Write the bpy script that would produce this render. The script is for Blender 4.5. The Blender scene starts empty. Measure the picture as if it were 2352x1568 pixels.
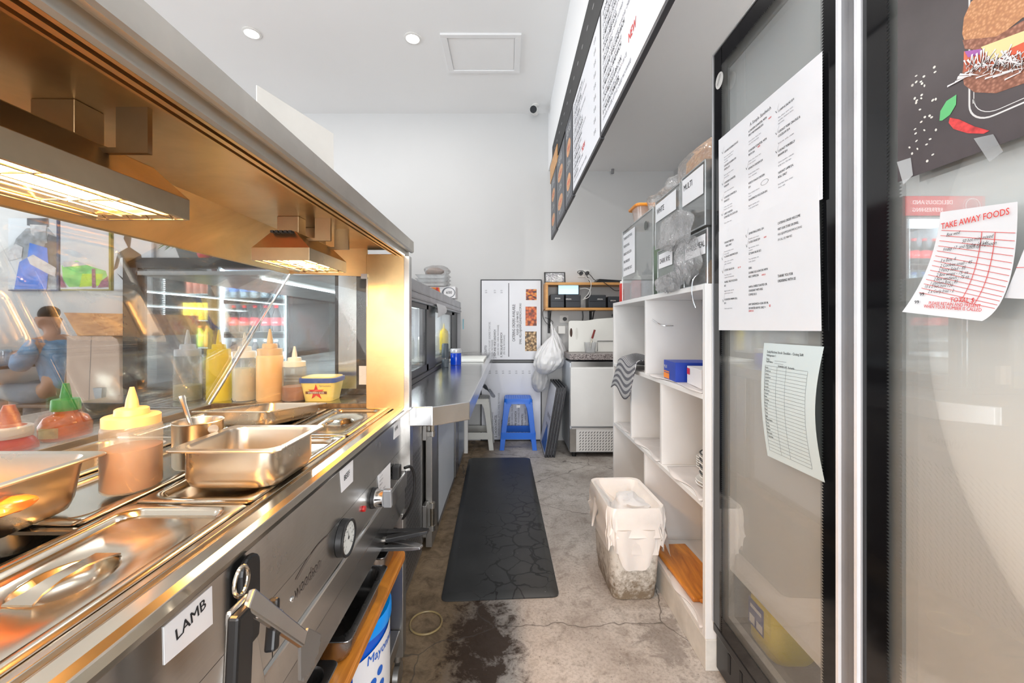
import bpy, bmesh, math, random
from mathutils import Vector, Matrix
random.seed(7)
EYE = 1.1            # camera height; coordinates in the code are relative to the eye level
F = 920.0            # focal length in pixels of the 2352 px wide frame
VX, VY = 1165.0, 748.0
sc = bpy.context.scene
COL = sc.collection
# ---------------------------------------------------------------- camera
cd = bpy.data.cameras.new('camera'); cam = bpy.data.objects.new('camera', cd); COL.objects.link(cam)
cd.sensor_width = 36.0; cd.lens = 36.0*F/2352.0
cd.shift_x = (1176-VX)/2352.0; cd.shift_y = -(784-VY)/2352.0
cd.clip_start = 0.02; cd.clip_end = 60
cam.location = (0, 0, EYE); cam.rotation_euler = (math.radians(90), 0, 0)
sc.camera = cam
sc.view_settings.view_transform = 'Standard'; sc.view_settings.look = 'None'
sc.view_settings.gamma = 1; sc.view_settings.use_curve_mapping = False
sc.view_settings.exposure = 0.26
# ---------------------------------------------------------------- world: daylight through the open shop front
w = bpy.data.worlds.new('world'); sc.world = w; w.use_nodes = True
bg = w.node_tree.nodes['Background']; bg.inputs[0].default_value = (0.86, 0.93, 1.0, 1); bg.inputs[1].default_value = 1.05
def area(name, loc, rot, size, energy, col=(1, 1, 1), shape='DISK', size_y=None, parent=None, spread=None):
    l = bpy.data.lights.new(name, 'AREA'); l.shape = shape; l.size = size; l.energy = energy; l.color = col
    if size_y: l.size_y = size_y
    if spread: l.spread = spread
    o = bpy.data.objects.new(name, l); COL.objects.link(o)
    o.location = (loc[0], loc[1], loc[2]+EYE); o.rotation_euler = rot
    if parent:
        o.parent = parent; p = parent
        while p is not None: o.location = Vector(o.location)-p.location; p = p.parent
    return o
CEIL = 2.04; BACK = 3.85; SOF = 1.485
DOWN = [(-1.78, 2.79), (-0.67, 2.84), (-2.9, 2.8), (-4.1, 2.8), (-0.62, 1.45), (-1.9, 1.3), (-3.4, 1.2), (-0.6, 0.1), (-1.9, -0.2), (-3.4, -0.3), (-0.6, -1.3)]
# heat lamp positions (y0, y1)
HEAT = [(0.13, 0.53), (0.85, 1.046)]
# daylight from the shop front on the left
area('daylight_front', (-6.6, 1.2, 0.0), (0, math.radians(-98), 0), 2.4, 105, (0.86, 0.93, 1), 'RECTANGLE', 4.5)
area('rear_fill', (0.35, -2.9, -0.1), (math.radians(122), 0, 0), 3.2, 150, (0.97, 0.98, 1), 'RECTANGLE', 2.2)  # unseen fill lamp added behind the camera, tilted up to brighten the lowered ceiling
# ---------------------------------------------------------------- materials
MATS = {}
def base(name):
    m = bpy.data.materials.new(name); m.use_nodes = True
    t = m.node_tree; return m, t, t.nodes['Principled BSDF'], t.nodes['Material Output']
def node(t, typ, **kw):
    n = t.nodes.new(typ)
    for k, v in kw.items():
        if k in n.inputs: n.inputs[k].default_value = v
        else: setattr(n, k, v)
    return n
def coords(t, scale=(1, 1, 1), obj=True):
    tc = t.nodes.new('ShaderNodeTexCoord'); mp = t.nodes.new('ShaderNodeMapping')
    mp.inputs['Scale'].default_value = scale
    t.links.new(tc.outputs['Object' if obj else 'Generated'], mp.inputs[0]); return mp.outputs[0]
def world_pos(t, scale=(1, 1, 1)):
    g = t.nodes.new('ShaderNodeNewGeometry'); mp = t.nodes.new('ShaderNodeMapping'); mp.inputs['Scale'].default_value = scale
    t.links.new(g.outputs['Position'], mp.inputs[0]); return mp.outputs[0]
def ramp(t, fac, stops):
    r = t.nodes.new('ShaderNodeValToRGB'); e = r.color_ramp.elements
    while len(e) < len(stops): e.new(0.5)
    for i, (p, c) in enumerate(stops):
        e[i].position = p; e[i].color = c if len(c) == 4 else (*c, 1)
    t.links.new(fac, r.inputs[0]); return r.outputs[0]
def noise(t, vec, scale, detail=4, rough=0.55, dist=0):
    n = node(t, 'ShaderNodeTexNoise', Scale=scale, Detail=detail, Roughness=rough, Distortion=dist)
    t.links.new(vec, n.inputs['Vector']); return n.outputs[0]
def mixc(t, fac, a, b, mode='MIX'):
    n = t.nodes.new('ShaderNodeMix'); n.data_type = 'RGBA'; n.blend_type = mode
    for i, v in ((0, fac), (6, a), (7, b)):
        if hasattr(v, 'is_linked'): t.links.new(v, n.inputs[i])
        elif i == 0: n.inputs[0].default_value = v
        else: n.inputs[i].default_value = v if len(v) == 4 else (*v, 1)
    return n.outputs[2]
def bump(t, b, h, strength=0.2, dist=0.01):
    n = t.nodes.new('ShaderNodeBump'); n.inputs['Strength'].default_value = strength; n.inputs['Distance'].default_value = dist
    t.links.new(h, n.inputs['Height']); t.links.new(n.outputs[0], b.inputs['Normal'])
def M(name, col=(0.8, 0.8, 0.8), rough=0.5, metal=0.0, var=0.06, scale=8, bmp=0.0, bscale=60, coat=0.0, stretch=(1, 1, 1), spec=0.5, sss=0.0):
    if name in MATS: return MATS[name]
    m, t, b, o = base(name)
    v = coords(t, stretch)
    n = noise(t, v, scale)
    c0 = tuple(max(0, x*(1-var)) for x in col); c1 = tuple(min(1, x*(1+var)) for x in col)
    t.links.new(ramp(t, n, [(0.3, c0), (0.7, c1)]), b.inputs['Base Color'])
    b.inputs['Roughness'].default_value = rough; b.inputs['Metallic'].default_value = metal
    b.inputs['Coat Weight'].default_value = coat; b.inputs['Specular IOR Level'].default_value = spec
    if sss: b.inputs['Subsurface Weight'].default_value = sss; b.inputs['Subsurface Radius'].default_value = (0.02, 0.015, 0.01)
    if bmp: bump(t, b, noise(t, v, bscale), bmp, 0.004)
    MATS[name] = m; return m
def steel(name, col=(0.62, 0.61, 0.59), r0=0.16, r1=0.34, stretch=(60, 3, 60), smudge=0.25, bs=0.03):
    if name in MATS: return MATS[name]
    m, t, b, o = base(name)
    wp = world_pos(t, (1, 1, 1)); st = world_pos(t, stretch)
    n1 = noise(t, st, 4, 3); n2 = noise(t, wp, 7, 5, 0.6, 0.6)
    c = ramp(t, n2, [(0.25, tuple(x*(1-smudge) for x in col)), (0.65, col)])
    t.links.new(c, b.inputs['Base Color']); b.inputs['Metallic'].default_value = 1
    mr = node(t, 'ShaderNodeMapRange'); t.links.new(n2, mr.inputs[0]); mr.inputs[3].default_value = r1; mr.inputs[4].default_value = r0
    t.links.new(mr.outputs[0], b.inputs['Roughness'])
    bump(t, b, n1, bs, 0.002)
    MATS[name] = m; return m
def emis(name, col, s):
    if name in MATS: return MATS[name]
    m, t, b, o = base(name); b.inputs['Base Color'].default_value = (*col, 1)
    b.inputs['Emission Color'].default_value = (*col, 1); b.inputs['Emission Strength'].default_value = s
    MATS[name] = m; return m
def clear(name, tint=(0.93, 0.96, 0.96), gl=0.06, edge=0.55, rough=0.02, haze=0.0, hcol=(0.9, 0.92, 0.93), bmp=0.0, bscale=20, streak=None):
    """thin clear sheet: see-through, with a mirror-like gloss that grows at glancing angles"""
    if name in MATS: return MATS[name]
    m, t, b, o = base(name); t.nodes.remove(b)
    tr = node(t, 'ShaderNodeBsdfTransparent'); tr.inputs[0].default_value = (*tint, 1)
    g = node(t, 'ShaderNodeBsdfGlossy'); g.inputs['Roughness'].default_value = rough
    lw = node(t, 'ShaderNodeFresnel'); lw.inputs[0].default_value = 1.45
    mr = node(t, 'ShaderNodeMapRange'); t.links.new(lw.outputs[0], mr.inputs[0])
    mr.inputs[1].default_value = 0.03; mr.inputs[2].default_value = 1; mr.inputs[3].default_value = gl; mr.inputs[4].default_value = edge
    last = tr.outputs[0]
    v = coords(t)
    if haze:
        d = node(t, 'ShaderNodeBsdfDiffuse'); d.inputs[0].default_value = (*hcol, 1)
        mh = node(t, 'ShaderNodeMixShader'); t.links.new(last, mh.inputs[1]); t.links.new(d.outputs[0], mh.inputs[2])
        hz = noise(t, coords(t, streak or (1, 1, 1)), 5, 5, 0.6, 0.5)
        h2 = node(t, 'ShaderNodeMapRange'); t.links.new(hz, h2.inputs[0]); h2.inputs[1].default_value = 0.3; h2.inputs[2].default_value = 0.7
        h2.inputs[3].default_value = haze*0.5; h2.inputs[4].default_value = min(1, haze*1.4); t.links.new(h2.outputs[0], mh.inputs[0]); last = mh.outputs[0]
    if bmp:
        bn = node(t, 'ShaderNodeBump'); bn.inputs['Strength'].default_value = bmp; bn.inputs['Distance'].default_value = 0.01
        t.links.new(noise(t, v, bscale, 3, 0.5, 1.5), bn.inputs['Height'])
        t.links.new(bn.outputs[0], g.inputs['Normal']); t.links.new(bn.outputs[0], lw.inputs['Normal'])
    mx = node(t, 'ShaderNodeMixShader'); t.links.new(mr.outputs[0], mx.inputs[0]); t.links.new(last, mx.inputs[1]); t.links.new(g.outputs[0], mx.inputs[2])
    t.links.new(mx.outputs[0], o.inputs[0]); MATS[name] = m; return m
def wood(name, a, b_, axis=(1, 8, 8), scale=3, rough=0.35):
    if name in MATS: return MATS[name]
    m, t, b, o = base(name); v = coords(t, axis)
    n = noise(t, v, scale, 6, 0.6, 1.2)
    t.links.new(ramp(t, n, [(0.3, a), (0.7, b_)]), b.inputs['Base Color']); b.inputs['Roughness'].default_value = rough
    MATS[name] = m; return m
# ---------------------------------------------------------------- objects
def tag(o, label=None, cat=None, group=None, kind=None):
    if label: o['label'] = label
    if cat: o['category'] = cat
    if group: o['group'] = group
    if kind: o['kind'] = kind
    return o
def thing(name, label, cat, loc, group=None):
    o = bpy.data.objects.new(name, None); COL.objects.link(o); o.empty_display_size = 0.05
    o.location = (loc[0], loc[1], loc[2]+EYE); return tag(o, label, cat, group)
def kids(o): return [c for c in bpy.data.objects if c.parent == o]
def dup(root, dx, label=None, rotz=None, scale=None):
    r = root.copy(); COL.objects.link(r); r.location = root.location+Vector(dx)
    if rotz is not None: r.rotation_euler = (0, 0, rotz)
    if scale: r.scale = scale
    if label: r['label'] = label
    for c in kids(root):
        k = c.copy(); COL.objects.link(k); k.parent = r
        for g in kids(c):
            q = g.copy(); COL.objects.link(q); q.parent = k
    return r
def frame(o, u, v):
    u = Vector(u).normalized(); v = Vector(v); n = u.cross(v).normalized(); v = n.cross(u)
    m = Matrix.Identity(4)
    for i in range(3):
        m[i][0] = u[i]; m[i][1] = v[i]; m[i][2] = n[i]; m[i][3] = o[i]
    return m
def FX(x, y=0, z=0): return frame((x, y, z), (0, -1, 0), (0, 0, 1))   # faces -X (seen from the aisle, right side)
def FL(x, y=0, z=0): return frame((x, y, z), (0, 1, 0), (0, 0, 1))    # faces +X (left side)
def FY(y, x=0, z=0): return frame((x, y, z), (1, 0, 0), (0, 0, 1))    # faces the camera
def PX(px, py, X):
    Y = X*F/(px-VX); return (X, Y, (VY-py)/F*Y)
def PY(px, py, Y): return ((px-VX)/F*Y, Y, (VY-py)/F*Y)
def PZ(px, py, z):
    Y = z*F/(VY-py); return ((px-VX)/F*Y, Y, z)
def rr(w, l, r, z, n=4, cx=0, cy=0):
    pts = []; r = min(r, w/2-1e-5, l/2-1e-5)
    for sx, sy, a0 in ((1, 1, 0), (-1, 1, 90), (-1, -1, 180), (1, -1, 270)):
        for i in range(n+1):
            a = math.radians(a0+90*i/n)
            pts.append((cx+sx*(w/2-r)+r*math.cos(a), cy+sy*(l/2-r)+r*math.sin(a), z))
    return pts
def circ(r, z, n=20, cx=0, cy=0, ph=0):
    return [(cx+r*math.cos(ph+2*math.pi*(i+.5)/n), cy+r*math.sin(ph+2*math.pi*(i+.5)/n), z) for i in range(n)]
TCACHE = {}
def textmesh(s, res, bold):
    bold = 0; k = (s, res, bold)
    if k in TCACHE: return TCACHE[k]
    c = bpy.data.curves.new('t', 'FONT'); c.body = s; c.size = 1; c.resolution_u = res; c.offset = bold; c.fill_mode = 'FRONT'
    o = bpy.data.objects.new('t', c)
    me = bpy.data.meshes.new_from_object(o)
    r = ([tuple(v.co) for v in me.vertices], [tuple(p.vertices) for p in me.polygons])
    bpy.data.objects.remove(o); bpy.data.curves.remove(c); bpy.data.meshes.remove(me)
    TCACHE[k] = r; return r
class MB:
    def __init__(s, m=None): s.bm = bmesh.new(); s.m = m or Matrix.Identity(4); s.sm = []
    def v(s, p): return s.bm.verts.new(s.m @ Vector(p))
    def face(s, vs):
        try: return s.bm.faces.new(vs)
        except ValueError: return None
    def poly(s, pts, w=None):
        s.face([s.v((p[0], p[1], p[2] if w is None else w)) for p in pts]); return s
    def box(s, x0, x1, y0, y1, z0, z1):
        c = [s.v((x, y, z)) for z in (z0, z1) for y in (y0, y1) for x in (x0, x1)]
        for q in ((0, 2, 3, 1), (4, 5, 7, 6), (0, 1, 5, 4), (2, 6, 7, 3), (0, 4, 6, 2), (1, 3, 7, 5)): s.face([c[i] for i in q])
        return s
    def hexa(s, pts):
        c = [s.v(p) for p in pts]
        for q in ((0, 2, 3, 1), (4, 5, 7, 6), (0, 1, 5, 4), (2, 6, 7, 3), (0, 4, 6, 2), (1, 3, 7, 5)): s.face([c[i] for i in q])
        return s
    def loft(s, loops, c0=True, c1=True, closed=True):
        L = [[s.v(p) for p in l] for l in loops]
        n = len(L[0])
        for a, b in zip(L, L[1:]):
            for i in range(n if closed else n-1):
                j = (i+1) % n; s.face([a[i], a[j], b[j], b[i]])
        if c0: s.face(L[0][::-1])
        if c1: s.face(L[-1])
        return s
    def prism(s, pts, z0, z1): return s.loft([[(p[0], p[1], z0) for p in pts], [(p[0], p[1], z1) for p in pts]])
    def lathe(s, prof, n=24, cx=0, cy=0, c0=True, c1=True):
        return s.loft([circ(max(r, 1e-4), z, n, cx, cy) for r, z in prof], c0, c1)
    def cyl(s, p0, p1, r0, r1=None, n=12, caps=True):
        r1 = r0 if r1 is None else r1; p0 = Vector(p0); p1 = Vector(p1); d = (p1-p0).normalized()
        a = d.orthogonal().normalized(); b = d.cross(a)
        return s.loft([[p0+(a*math.cos(2*math.pi*i/n)+b*math.sin(2*math.pi*i/n))*r0 for i in range(n)],
                       [p1+(a*math.cos(2*math.pi*i/n)+b*math.sin(2*math.pi*i/n))*r1 for i in range(n)]], caps, caps)
    def tube(s, pts, r, n=8, smooth=0):
        P = [Vector(p) for p in pts]
        for _ in range(smooth):
            Q = [P[0]]
            for a, b in zip(P, P[1:]): Q += [a*.75+b*.25, a*.25+b*.75]
            P = Q+[P[-1]]
        loops = []; up = None
        for i, p in enumerate(P):
            d = (P[min(i+1, len(P)-1)]-P[max(i-1, 0)]).normalized()
            if up is None: up = d.orthogonal().normalized()
            up = (up-d*up.dot(d)); up = up.normalized() if up.length > 1e-6 else d.orthogonal().normalized()
            b = d.cross(up); rad = r[i*len(r)//len(P)] if isinstance(r, (list, tuple)) else r
            loops.append([p+(up*math.cos(2*math.pi*k/n)+b*math.sin(2*math.pi*k/n))*rad for k in range(n)])
        return s.loft(loops)
    def sphere(s, c, r, n=12, sx=1, sy=1, sz=1):
        loops = []
        for i in range(1, n):
            a = math.pi*i/n
            loops.append([(c[0]+sx*r*math.sin(a)*math.cos(2*math.pi*k/(2*n)), c[1]+sy*r*math.sin(a)*math.sin(2*math.pi*k/(2*n)), c[2]-sz*r*math.cos(a)) for k in range(2*n)])
        return s.loft(loops)
    def torus(s, c, R, r, n=32, k=8, axis='z', sq=1.0):
        pts = []
        for i in range(n+1):
            a = 2*math.pi*i/n; x, y = R*math.cos(a), R*sq*math.sin(a)
            pts.append({'z': (c[0]+x, c[1]+y, c[2]), 'y': (c[0]+x, c[1], c[2]+y), 'x': (c[0], c[1]+x, c[2]+y)}[axis])
        return s.tube(pts, r, k)
    def grid(s, fn, nu, nv):
        g = [[s.v(fn(i/nu, j/nv)) for j in range(nv+1)] for i in range(nu+1)]
        for i in range(nu):
            for j in range(nv): s.face([g[i][j], g[i+1][j], g[i+1][j+1], g[i][j+1]])
        return s
    def text(s, t, x, y, size, w=0.0006, sx=1.0, bold=0.0, res=2, shear=0.0, align='l', rot=0.0):
        vs, fs = textmesh(t, res, bold)
        if not vs: return s
        W = max(v[0] for v in vs)*size*sx
        ox = {'l': 0, 'c': -W/2, 'r': -W}[align]; ca, sa = math.cos(rot), math.sin(rot)
        for n_, (bx, by) in enumerate([(0, 0)] if bold < .005 else [(-bold, 0), (bold, 0), (0, bold*.8)]):   # a heavier face is struck with a slight spread
            q = []
            for a, b, _ in vs:
                a += bx; b += by
                px, py = a*size*sx+b*size*shear+ox, b*size
                q.append(s.v((x+px*ca-py*sa, y+px*sa+py*ca, w+.00004*n_)))
            for f in fs: s.face([q[i] for i in f])
        return s
    def disc(s, x, y, rx, ry=None, w=0.001, n=20, rot=0):
        ry = ry or rx
        s.face([s.v((x+rx*math.cos(a)*math.cos(rot)-ry*math.sin(a)*math.sin(rot), y+rx*math.cos(a)*math.sin(rot)+ry*math.sin(a)*math.cos(rot), w)) for a in [2*math.pi*i/n for i in range(n)]]); return s
    def rect(s, x0, x1, y0, y1, w=0.001): return s.poly([(x0, y0), (x1, y0), (x1, y1), (x0, y1)], w)
    def build(s, name, mat, parent=None, bevel=0, seg=2, smooth=False, label=None, fixn=True):
        bm = s.bm
        if fixn and len(bm.faces) > 1: bmesh.ops.recalc_face_normals(bm, faces=bm.faces)
        off = Vector((0, 0, EYE))
        if parent is not None:
            p = parent; tot = Vector((0, 0, 0))
            while p is not None: tot += p.location; p = p.parent
            off = off-tot
            bmesh.ops.translate(bm, verts=bm.verts, vec=off); org = Vector((0, 0, 0))
        else:
            bmesh.ops.translate(bm, verts=bm.verts, vec=off)
            xs = [v.co for v in bm.verts]
            org = Vector(((min(v.x for v in xs)+max(v.x for v in xs))/2, (min(v.y for v in xs)+max(v.y for v in xs))/2, min(v.z for v in xs)))
            bmesh.ops.translate(bm, verts=bm.verts, vec=-org)
        me = bpy.data.meshes.new(name); bm.to_mesh(me); bm.free()
        me.materials.append(mat)
        if smooth:
            for p_ in me.polygons: p_.use_smooth = True
        o = bpy.data.objects.new(name, me); COL.objects.link(o); o.location = org
        if parent is not None: o.parent = parent
        if bevel:
            b = o.modifiers.new('bevel', 'BEVEL'); b.width = bevel; b.segments = seg; b.limit_method = 'ANGLE'; b.angle_limit = math.radians(35)
        if smooth:
            try: me.set_sharp_from_angle(angle=math.radians(42))
            except Exception: pass
        if label: o['label'] = label
        return o
def struct(name, mb, mat, **k): return tag(mb.build(name, mat, **k), kind='structure')
# common materials
ST = steel('brushed_steel'); STD = steel('dull_steel', (0.5, 0.49, 0.47), 0.28, 0.45)
STA = steel('glow_tinted_steel', (0.66, 0.47, 0.24), 0.24, 0.42, (50, 2, 50), 0.25)  # amber in the colour paints the heat lamps' bounced glow on the gantry
STP = steel('polished_steel', (0.66, 0.60, 0.51), 0.10, 0.24, (8, 8, 8), 0.15)  # base colour warmed to carry some of the heat lamps' light
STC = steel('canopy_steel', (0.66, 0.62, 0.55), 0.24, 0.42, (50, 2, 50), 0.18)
STG = steel('galvanised_grey', (0.42, 0.42, 0.43), 0.35, 0.5)
CHROME = steel('chrome', (0.8, 0.8, 0.8), 0.05, 0.12, (5, 5, 5), 0.05, 0)
WALLM = M('wall_paint', (0.645, 0.645, 0.64), 0.75, var=0.02, scale=1.5, bmp=0.05, bscale=180)
CEILM = M('ceiling_paint', (0.86, 0.86, 0.855), 0.85, var=0.015, scale=1.2)
MELA = M('white_melamine', (0.80, 0.79, 0.775), 0.38, var=0.03, scale=5)
BLK = M('black_plastic', (0.012, 0.012, 0.013), 0.35, var=0.2)
BLKG = M('black_gloss_glass', (0.006, 0.006, 0.007), 0.08, var=0.1)
BLKM = M('black_matt', (0.02, 0.02, 0.021), 0.6, var=0.2)
INK = M('black_ink', (0.015, 0.015, 0.018), 0.7, var=0.1)
INKG = M('grey_ink', (0.16, 0.16, 0.18), 0.7, var=0.1)
REDI = M('red_ink', (0.75, 0.05, 0.04), 0.6, var=0.1)
PAPER = M('white_paper', (0.80, 0.80, 0.82), 0.6, var=0.02, bmp=0.03, bscale=30)
WHP = M('white_plastic', (0.80, 0.79, 0.76), 0.4, var=0.02)
GLASS = clear('clear_glass', (0.98, 0.99, 0.985), 0.03, 0.6, 0.01)
GLASSD = clear('greasy_guard_glass', (0.975, 0.985, 0.98), 0.03, 0.55, 0.02, 0.008, (0.9, 0.85, 0.78), streak=(1, 6, 1))
ACR = clear('clear_acrylic', (0.93, 0.94, 0.94), 0.05, 0.55, 0.03, 0.07)
FILM = clear('plastic_film', (0.95, 0.95, 0.95), 0.10, 0.7, 0.10, 0.16, (0.95, 0.95, 0.95), 1.0, 38)
BAGW = M('white_bag_plastic', (0.80, 0.80, 0.81), 0.32, var=0.05, bmp=0.25, bscale=45, sss=0.1)
WOODO = wood('oiled_board', (0.40, 0.11, 0.015), (0.85, 0.34, 0.045), (8, 1.2, 8), 3, 0.3)
WOODY = wood('pine_orange', (0.52, 0.24, 0.06), (0.72, 0.37, 0.11), (2, 10, 10), 2, 0.4)
# ================================================================ SETTING
def math_(t, op, a, b=None, c=None):
    n = t.nodes.new('ShaderNodeMath'); n.operation = op
    for i, v in enumerate((a, b, c)):
        if v is None: continue
        if hasattr(v, 'is_linked'): t.links.new(v, n.inputs[i])
        else: n.inputs[i].default_value = v
    return n.outputs[0]
def mrange(t, v, a, b, c=0, d=1):
    n = t.nodes.new('ShaderNodeMapRange'); t.links.new(v, n.inputs[0])
    for i, x in enumerate((a, b, c, d)): n.inputs[i+1].default_value = x
    return n.outputs[0]
def floor_mat():
    m, t, b, o = base('worn_concrete'); wp = world_pos(t)
    sep = t.nodes.new('ShaderNodeSeparateXYZ'); t.links.new(wp, sep.inputs[0]); X, Y = sep.outputs[0], sep.outputs[1]
    n1 = noise(t, wp, 2.2, 8, 0.65, 0.4); n2 = noise(t, wp, 14, 8, 0.7, 0.5); n3 = noise(t, wp, 95, 4, 0.7)
    c = ramp(t, n1, [(0.32, (0.32, 0.28, 0.25)), (0.5, (0.49, 0.455, 0.42)), (0.68, (0.60, 0.57, 0.54))])
    c = mixc(t, mrange(t, n2, 0.50, 0.66, 0, 0.55), c, (0.17, 0.14, 0.115))
    c = mixc(t, mrange(t, n3, 0.45, 0.68, 0, 0.45), c, (0.16, 0.13, 0.105))
    # grease-brown band of dirt along the counters
    bx = math_(t, 'ADD', X, math_(t, 'MULTIPLY', n2, 0.25))
    br = mrange(t, bx, 0.10, -0.08, 0, 0.92)
    c = mixc(t, br, c, mixc(t, mrange(t, n2, .35, .65), (0.30, 0.205, 0.11), (0.12, 0.075, 0.035)))
    # dark soaked stain below the mat
    dx = math_(t, 'DIVIDE', math_(t, 'ADD', X, 0.085), 0.13); dy = math_(t, 'DIVIDE', math_(t, 'ADD', Y, -1.40), 0.27)
    dd = math_(t, 'SQRT', math_(t, 'ADD', math_(t, 'MULTIPLY', dx, dx), math_(t, 'MULTIPLY', dy, dy)))
    dd = math_(t, 'ADD', dd, math_(t, 'MULTIPLY', math_(t, 'SUBTRACT', n2, 0.5), 3.6))
    c = mixc(t, mrange(t, math_(t, 'ADD', dd, math_(t, 'MULTIPLY', n3, .9)), 1.65, 1.05, 0, 0.97), c, (0.034, 0.016, 0.006))
    # scuffs beside the shelf plinth
    ex = math_(t, 'DIVIDE', math_(t, 'ADD', X, -0.56), 0.1); ey = math_(t, 'DIVIDE', math_(t, 'ADD', Y, -1.42), 0.18)
    ee = math_(t, 'SQRT', math_(t, 'ADD', math_(t, 'MULTIPLY', ex, ex), math_(t, 'MULTIPLY', ey, ey)))
    ee = math_(t, 'ADD', ee, math_(t, 'MULTIPLY', math_(t, 'SUBTRACT', n2, 0.5), 4))
    c = mixc(t, mrange(t, ee, 0.9, 0.4, 0, 0.6), c, (0.12, 0.095, 0.08))
    # speckles
    v = node(t, 'ShaderNodeTexVoronoi', Scale=38); t.links.new(wp, v.inputs['Vector'])
    c = mixc(t, mrange(t, v.outputs['Distance'], 0.10, 0.07, 0, 0.6), c, (0.08, 0.07, 0.06))
    # hairline cracks
    vd = t.nodes.new('ShaderNodeVectorMath'); vd.operation = 'ADD'
    nn = node(t, 'ShaderNodeTexNoise', Scale=6.0, Detail=3); t.links.new(wp, nn.inputs['Vector'])
    sc_ = t.nodes.new('ShaderNodeVectorMath'); sc_.operation = 'SCALE'; sc_.inputs['Scale'].default_value = 0.12
    t.links.new(nn.outputs['Color'], sc_.inputs[0]); t.links.new(wp, vd.inputs[0]); t.links.new(sc_.outputs[0], vd.inputs[1])
    v2 = node(t, 'ShaderNodeTexVoronoi', Scale=1.15); v2.feature = 'DISTANCE_TO_EDGE'; t.links.new(vd.outputs[0], v2.inputs['Vector'])
    c = mixc(t, mrange(t, v2.outputs['Distance'], 0.0035, 0.0012, 0, 0.7), c, (0.07, 0.06, 0.05))
    t.links.new(c, b.inputs['Base Color'])
    t.links.new(mrange(t, n2, 0.3, 0.7, 0.42, 0.75), b.inputs['Roughness'])
    bump(t, b, mixc(t, 0.5, n2, n3), 0.15, 0.004)
    return m
FLOORM = floor_mat()
struct('floor', MB().box(-7.2, 1.7, -3.4, BACK+0.1, -1.16, -1.1), FLOORM)
struct('wall_back', MB().box(-7.2, 1.7, BACK, BACK+0.12, -1.1, CEIL), WALLM)
struct('wall_right', MB().box(1.6, 1.72, -3.4, BACK, -1.1, CEIL), WALLM)
struct('ceiling', MB().box(-7.2, 0.395, -3.4, BACK, CEIL, CEIL+0.08), CEILM)
SOFM = M('soffit_paint', (0.90, 0.90, 0.90), 0.85, var=0.015, scale=1.2)
# dropped ceiling over the service side with the bulkhead face the menus hang on
struct('trim_1', MB().box(0.395, 1.62, -3.4, BACK, SOF, CEIL+0.08), SOFM)
# ceiling access hatch
h = thing('ceiling_hatch', 'white square access hatch in the ceiling near the back wall', 'hatch', (-0.19, 3.0, CEIL-0.012))
x0, x1, y0, y1 = -0.47, 0.10, 2.79, 3.22
fr = MB()
for a in ((x0, x1, y0, y0+.035), (x0, x1, y1-.035, y1), (x0, x0+.045, y0+.035, y1-.035), (x1-.045, x1, y0+.035, y1-.035)): fr.box(a[0], a[1], a[2], a[3], CEIL-0.014, CEIL+.001)
fr.build('hatch_frame', M('gloss_trim', (0.82, 0.82, 0.82), 0.4, var=0.01), h, bevel=0.003)
MB().box(x0+.05, x1-.05, y0+.04, y1-.04, CEIL-0.005, CEIL+.001).build('hatch_panel', CEILM, h)
# recessed downlights
LEDM = emis('led_disc', (1, 0.98, 0.95), 14.0)
for i, (x, y) in enumerate(DOWN):
    lab = ['round recessed downlight above the heated cabinet, nearest the top left', 'round recessed downlight left of the ceiling hatch'][i] if i < 2 else 'round recessed ceiling downlight out of the picture over the %s' % (['customer area', 'far customer tables', 'counter end', 'counter middle', 'shop middle', 'aisle', 'heated cabinet front', 'shop entrance', 'aisle behind the viewer'][i-2])
    d = thing('downlight', lab, 'ceiling light', (x, y, CEIL-0.004), 'recessed downlights')
    MB().lathe([(0.058, CEIL-.001), (0.06, CEIL-.006), (0.046, CEIL-.009), (0.044, CEIL-.001)], 28, x, y, False, False).build('rim', WHP, d, smooth=True)
    MB().lathe([(0.044, CEIL-.004), (0.0001, CEIL-.0045)], 28, x, y, False, False).build('diffuser', LEDM, d)
    area('lamp', (x, y, CEIL-0.02), (0, 0, 0), 0.09, 4.3, (1, 0.97, 0.93), parent=d)
for (x, y, e_, lab_) in ((.53, 1.62, 5, 'over the shelf cabinet front'), (.53, .45, 3.5, 'over the fridge doors'), (1.2, 1.70, 12, 'behind the fridge top'), (1.05, -.6, 6, 'at the rear of the service side')):
    d = thing('downlight', 'round recessed light in the lower ceiling '+lab_, 'ceiling light', (x, y, SOF-0.004), 'recessed downlights in the lower ceiling')
    MB().lathe([(0.058, SOF-.001), (0.06, SOF-.006), (0.046, SOF-.009), (0.044, SOF-.001)], 28, x, y, False, False).build('rim', WHP, d, smooth=True)
    MB().lathe([(0.044, SOF-.004), (0.0001, SOF-.0045)], 28, x, y, False, False).build('diffuser', LEDM, d)
    area('lamp', (x, y, SOF-0.02), (0, 0, 0), 0.09, e_, (1, 0.97, 0.93), parent=d)
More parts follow.
